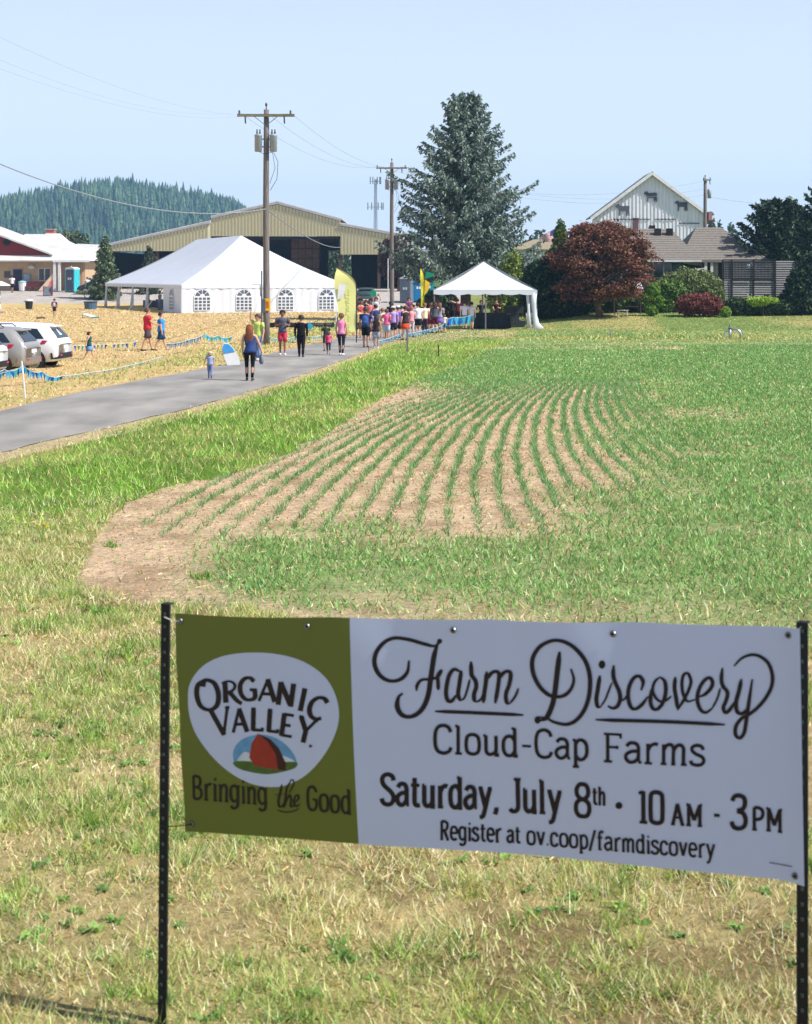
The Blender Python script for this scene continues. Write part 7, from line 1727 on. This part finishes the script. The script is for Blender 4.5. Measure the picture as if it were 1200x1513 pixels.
script(D5, [([(8,715),(80,600),(140,480),(168,370),(130,280),(80,300),(60,400),(78,530),(130,610),(225,585)],5.0),
    ([(246,560),(330,530),(400,460),(426,390),(390,330),(320,370),(260,480),(245,600),(285,710),(350,740),(428,685)],6.0),([(420,692),(480,580),(518,450)],3.4),
    ([(540,215),(530,350),(550,430),(602,500),(590,590),(555,680),(580,742),(632,704),(690,610)],6.0),
    ([(765,345),(740,480),(705,620),(720,730),(780,750),(842,690)],6.4),
    ([(896,345),(870,520),(845,700),(825,850),(800,980),(750,1040),(700,1000),(705,900),(770,810),(860,760),(960,680),(1060,560),(1128,420),(1133,280),(1080,150),(980,75),(880,60),(770,100),(678,192)],5.8)])
A5 = (860,900,3.529)
k.stroke(zs(*A5, [(75,574),(400,584),(748,601)]), 5.4, taper=1)
ob('script_lettering', k, INK, bt)
# the small script word and its underline on the green part
A3 = (240,880,3.75); k = Ink()
for pts, w in (([(672,1040),(662,1085),(650,1135),(656,1165),(676,1160),(690,1130)],15),([(632,1100),(690,1094)],10),([(724,1020),(700,1060),(690,1120),(680,1168),(700,1120),(716,1100),(722,1130),(718,1164),(734,1160),(742,1138)],13),([(716,1018),(735,1015),(738,1040),(712,1090)],9),
    ([(744,1142),(764,1120),(762,1100),(746,1108),(738,1140),(750,1164),(774,1148)],12),([(640,1184),(690,1196),(740,1188),(768,1172)],8)):
    k.stroke(zs(*A3, pts), w/3.75, contrast=.2, taper=1, sp=2.5)
ob('script_lettering', k, INKG, bt)
# oval badge with roman capitals and a small red barn
def badge(nm, pts, m, e, smooth=True):
    P_ = zs(*A3, pts)
    if smooth:
        Q_ = []; n = len(P_); a = [np.array(p) for p in P_]
        for i in range(n):
            p0, p1, p2, p3 = a[i-1], a[i], a[(i+1)%n], a[(i+2)%n]
            for t in (0,.25,.5,.75): Q_.append(tuple(.5*((2*p1)+(-p0+p2)*t+(2*p0-5*p1+4*p2-p3)*t*t+(-p0+3*p1-3*p2+p3)*t**3)))
        P_ = Q_
    c = np.mean(np.array(P_), 0); n = len(P_); vs = [sheet(c[0], c[1], e)-bo]
    RG = (.15,.3,.45,.6,.75,.9,1.0)
    for f in RG: vs += [sheet(c[0]+(p[0]-c[0])*f, c[1]+(p[1]-c[1])*f, e)-bo for p in P_]
    fs = [(0, 1+i, 1+(i+1)%n) for i in range(n)]+[(1+q*n+i, 1+q*n+n+i, 1+q*n+n+(i+1)%n, 1+q*n+(i+1)%n) for q in range(len(RG)-1) for i in range(n)]
    return ob(nm, MB().add(vs, fs), m, bt)
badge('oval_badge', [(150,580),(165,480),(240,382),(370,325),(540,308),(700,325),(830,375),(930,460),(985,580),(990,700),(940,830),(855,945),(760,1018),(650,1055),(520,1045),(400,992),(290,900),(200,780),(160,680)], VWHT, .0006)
badge('sky_print', [(400,900),(405,850),(440,800),(500,772),(580,765),(660,790),(720,840),(755,900),(745,945),(640,970),(500,965),(420,940)], mat('print_sky', srgb(96,150,190), .5, .1, 40), .0008)
badge('hill_print', [(425,905),(470,860),(520,885),(600,860),(680,880),(745,910),(740,940),(600,950),(440,935)], mat('print_hill', srgb(196,206,214), .5, .1, 40), .00095)
badge('meadow_print', [(400,920),(470,912),(600,925),(700,915),(760,918),(745,950),(660,975),(580,985),(480,970),(420,950)], mat('print_meadow', srgb(70,100,40), .5, .15, 40), .0011)
k = Ink(); k.poly(zs(*A3, [(540,757),(612,788),(660,840),(698,925),(694,962),(652,958),(640,872),(598,806)]), .0016); ob('barn_roof_print', k, mat('print_dark_red', srgb(60,20,22), .5), bt)
k = Ink(); k.poly(zs(*A3, [(540,760),(598,806),(640,872),(652,960),(520,938),(492,892),(506,812)]), .0013); ob('barn_print', k, mat('print_red', srgb(150,48,32), .5, .1, 30), bt)
k = Ink()
def roman(ch, cx, cy, hh, ww, rot, wd):
    cx, cy = 240+cx/3.75, 880+cy/3.75; hh /= 3.75; ww /= 3.75; gw = G_['o'+ch][0]; ca, sa = math.cos(R(rot)), math.sin(R(rot))
    for kd, pts in G_['o'+ch][1]:
        q = []
        for a, b in pts:
            dx = (a/gw-.5)*ww; dy = -(b-.5)*hh; q.append((cx+dx*ca+dy*sa, cy-dx*sa+dy*ca))
        thin = ch in 'ANVY' and kd == 'L' and pts[0][0] < pts[1][0] and pts[1][1] > pts[0][1]
        k.stroke(q, wd*(.62 if thin or abs(pts[0][1]-pts[1][1]) < .1 else 1), smooth=(kd == 'S'), contrast=.35 if kd == 'S' else 0, sp=2.0)
for ch, cx, cy, hh, ww, rot in (('O',262,546,165,122,9),('R',392,528,118,100,3),('G',490,510,122,98,0),('A',600,517,124,102,-3),('N',704,538,128,100,-8),('I',796,568,116,36,-12),('C',878,614,122,92,-20)):
    roman(ch, cx, cy, hh, ww, rot, 7.6)
for ch, cx, cy, hh, ww, rot in (('V',338,694,150,108,10),('A',440,686,132,88,3),('L',537,682,124,68,-2),('L',628,688,124,66,-5),('E',708,710,128,76,-9),('Y',812,738,140,96,-14)):
    roman(ch, cx, cy, hh, ww, rot, 7.4)
ob('capital_lettering', k, INK, bt)
k = Ink(); k.disc((240+838/3.75, 880+825/3.75), 2.2); ob('registered_mark', k, INK, bt)
k = Ink(); k.stroke([(1137,1274),(1173,1277)], 1.2, smooth=False); ob('fine_print', k, INK, bt)
# hems and metal eyelets
for nm, uv in (('grommet', [(268,917),(458,924),(670,931),(905,937),(1168,936),(1178,1290),(284,1217)]),):
    for a, b in uv:
        c = sheet(a, b, .004)-bo; X_ = Vector((bd[0], bd[1], 0)); N_ = Vector((bn[0], bn[1], 0)); mb = MB(); n = 14
        for r_, e_ in ((.005,0),(.007,.003),(.011,.003),(.013,0)): mb.v += [tuple(c+X_*(r_*math.cos(6.283*i/n))+Vector((0,0,r_*math.sin(6.283*i/n)))+N_*e_) for i in range(n)]
        for q in range(3):
            for i in range(n): j = (i+1) % n; mb.f.append((q*n+i, q*n+j, (q+1)*n+j, (q+1)*n+i))
        ob(nm, mb, mat('brass_grey', srgb(120,124,126), .35, .05, 5, metal=.8), bt)
        ob('eyelet_hole', MB().add([c+X_*(.0055*math.cos(6.283*i/n))+Vector((0,0,.0055*math.sin(6.283*i/n)))+N_*.0004 for i in range(n)], [tuple(range(n))]), DARK, bt)
def hem(e0, e1, f):
    vs = []; n = 30
    for i in range(n+1):
        a = f(i/n); vs += [sheet(a[0], a[1]+e0, .0022)-bo, sheet(a[0], a[1]+e1, .0022)-bo]
    return MB().add(vs, [(2*i,2*i+1,2*i+3,2*i+2) for i in range(n)])

# T-posts: flange, stem and studs
PG = mat('t_post_paint', srgb(14,20,19), .7, .1, 8, spec=.4); STUD = mat('worn_stud', srgb(66,74,70), .6, .3, 60, metal=.2)
def tpost(label, px_top, py_top, px_bot, s, zoff=0.0, behind=-.03):
    b = BA+bd*s+bn*behind; top = HC-(py_top-PY0)*b[1]/FP
    px0 = (px_top-600)/FP*b[1]; x0 = b[0]
    t = thing('t_post', label, 'fence post', (float(b[0]), float(b[1]), 0), math.atan2(bd[1], bd[0]))
    lean = (px_top-px_bot)/FP*b[1]/top if px_bot else 0
    f = lambda z: lean*z
    ob('flange', MB().add([(-.021,-.004,-.3),(.021,-.004,-.3),(.021,.0,-.3),(-.021,.0,-.3),(-.021+f(top),-.004,top),(.021+f(top),-.004,top),(.021+f(top),0,top),(-.021+f(top),0,top)], [(0,3,2,1),(4,5,6,7),(0,1,5,4),(1,2,6,5),(2,3,7,6),(3,0,4,7)]), PG, t)
    ob('stem', MB().add([(-.003,.001,-.3),(.003,.001,-.3),(.003,.034,-.3),(-.003,.034,-.3),(-.003+f(top),.001,top),(.003+f(top),.001,top),(.003+f(top),.034,top),(-.003+f(top),.034,top)], [(0,3,2,1),(4,5,6,7),(0,1,5,4),(1,2,6,5),(2,3,7,6),(3,0,4,7)]), PG, t)
    z = .12; base = MB().box(-.005,.005,-.010,-.0045,-.006,.006)
    me = None
    while z < top-.02:
        if me is None: o = ob('stud', base, STUD, t); me = o
        else: o = me.copy(); COL.objects.link(o); o.parent = t
        o.location = (f(z), 0, z); z += .0545
    ob('cap', MB().box(-.02+f(top),.02+f(top),-.006,.035,top,top+.004), PG, t)
    return t, top
sL, _ = onsheet(239, 900); sR, _ = onsheet(1181, 930)
TPL, tl = tpost('black studded steel post holding the green end of the banner', 246, 893, 239, float(sL), behind=.0)
TPR, tr_ = tpost('black studded steel post behind the white end of the banner', 1180.5, 921, 1181, float(sR), behind=-.055)
# zip ties
def tie(label, a, b, m):
    o = ob('zip_tie', MB().tube([a, (np.array(a)+np.array(b))/2+np.array([0,0,-.006]), b], .0022, 6), m); tag(o, label, 'zip tie')
pl = lambda s, z, e: (float(BA[0]+bd[0]*s+bn[0]*e), float(BA[1]+bd[1]*s+bn[1]*e), z)
s0, z0 = onsheet(268,917); tie('tie at the upper corner of the green end of the banner', pl(s0, z0, .012), pl(float(sL)+.015, z0+.01, .006), WHITE)
s0, z0 = onsheet(284,1217); tie('dark tie at the lower corner of the green end of the banner', pl(s0, z0, .012), pl(float(sL)-.01, z0-.03, .006), BLACKP)
s0, z0 = onsheet(1168,936); tie('pale cord tie at the upper corner of the white end of the banner', pl(s0-.02, z0-.02, .02), pl(float(sR)+.01, z0+.03, .014), mat('sisal', srgb(150,150,110), .8))
s0, z0 = onsheet(1178,1290); tie('white cord tie at the lower corner of the white end of the banner', pl(s0-.01, z0-.012, .02), pl(float(sR)+.02, z0+.02, .03), WHITE)
# ------------------------------------------------------------ summer air
hb = MB().box(-1600, 1100, -30, 2400, -1.5, 125)
hm_ = bpy.data.materials.new('haze_air'); hm_.use_nodes = True; hn = hm_.node_tree; hn.nodes.remove(hn.nodes['Principled BSDF'])
pv = hn.nodes.new('ShaderNodeVolumePrincipled'); pv.inputs['Color'].default_value = (.36,.64,1.0,1); pv.inputs['Density'].default_value = .00023; pv.inputs['Anisotropy'].default_value = .1
hn.links.new(pv.outputs[0], hn.nodes['Material Output'].inputs['Volume'])
ho_ = ob('haze', hb, hm_, kind='stuff'); tag(ho_, 'thin pale summer haze over the whole farm valley', 'haze')
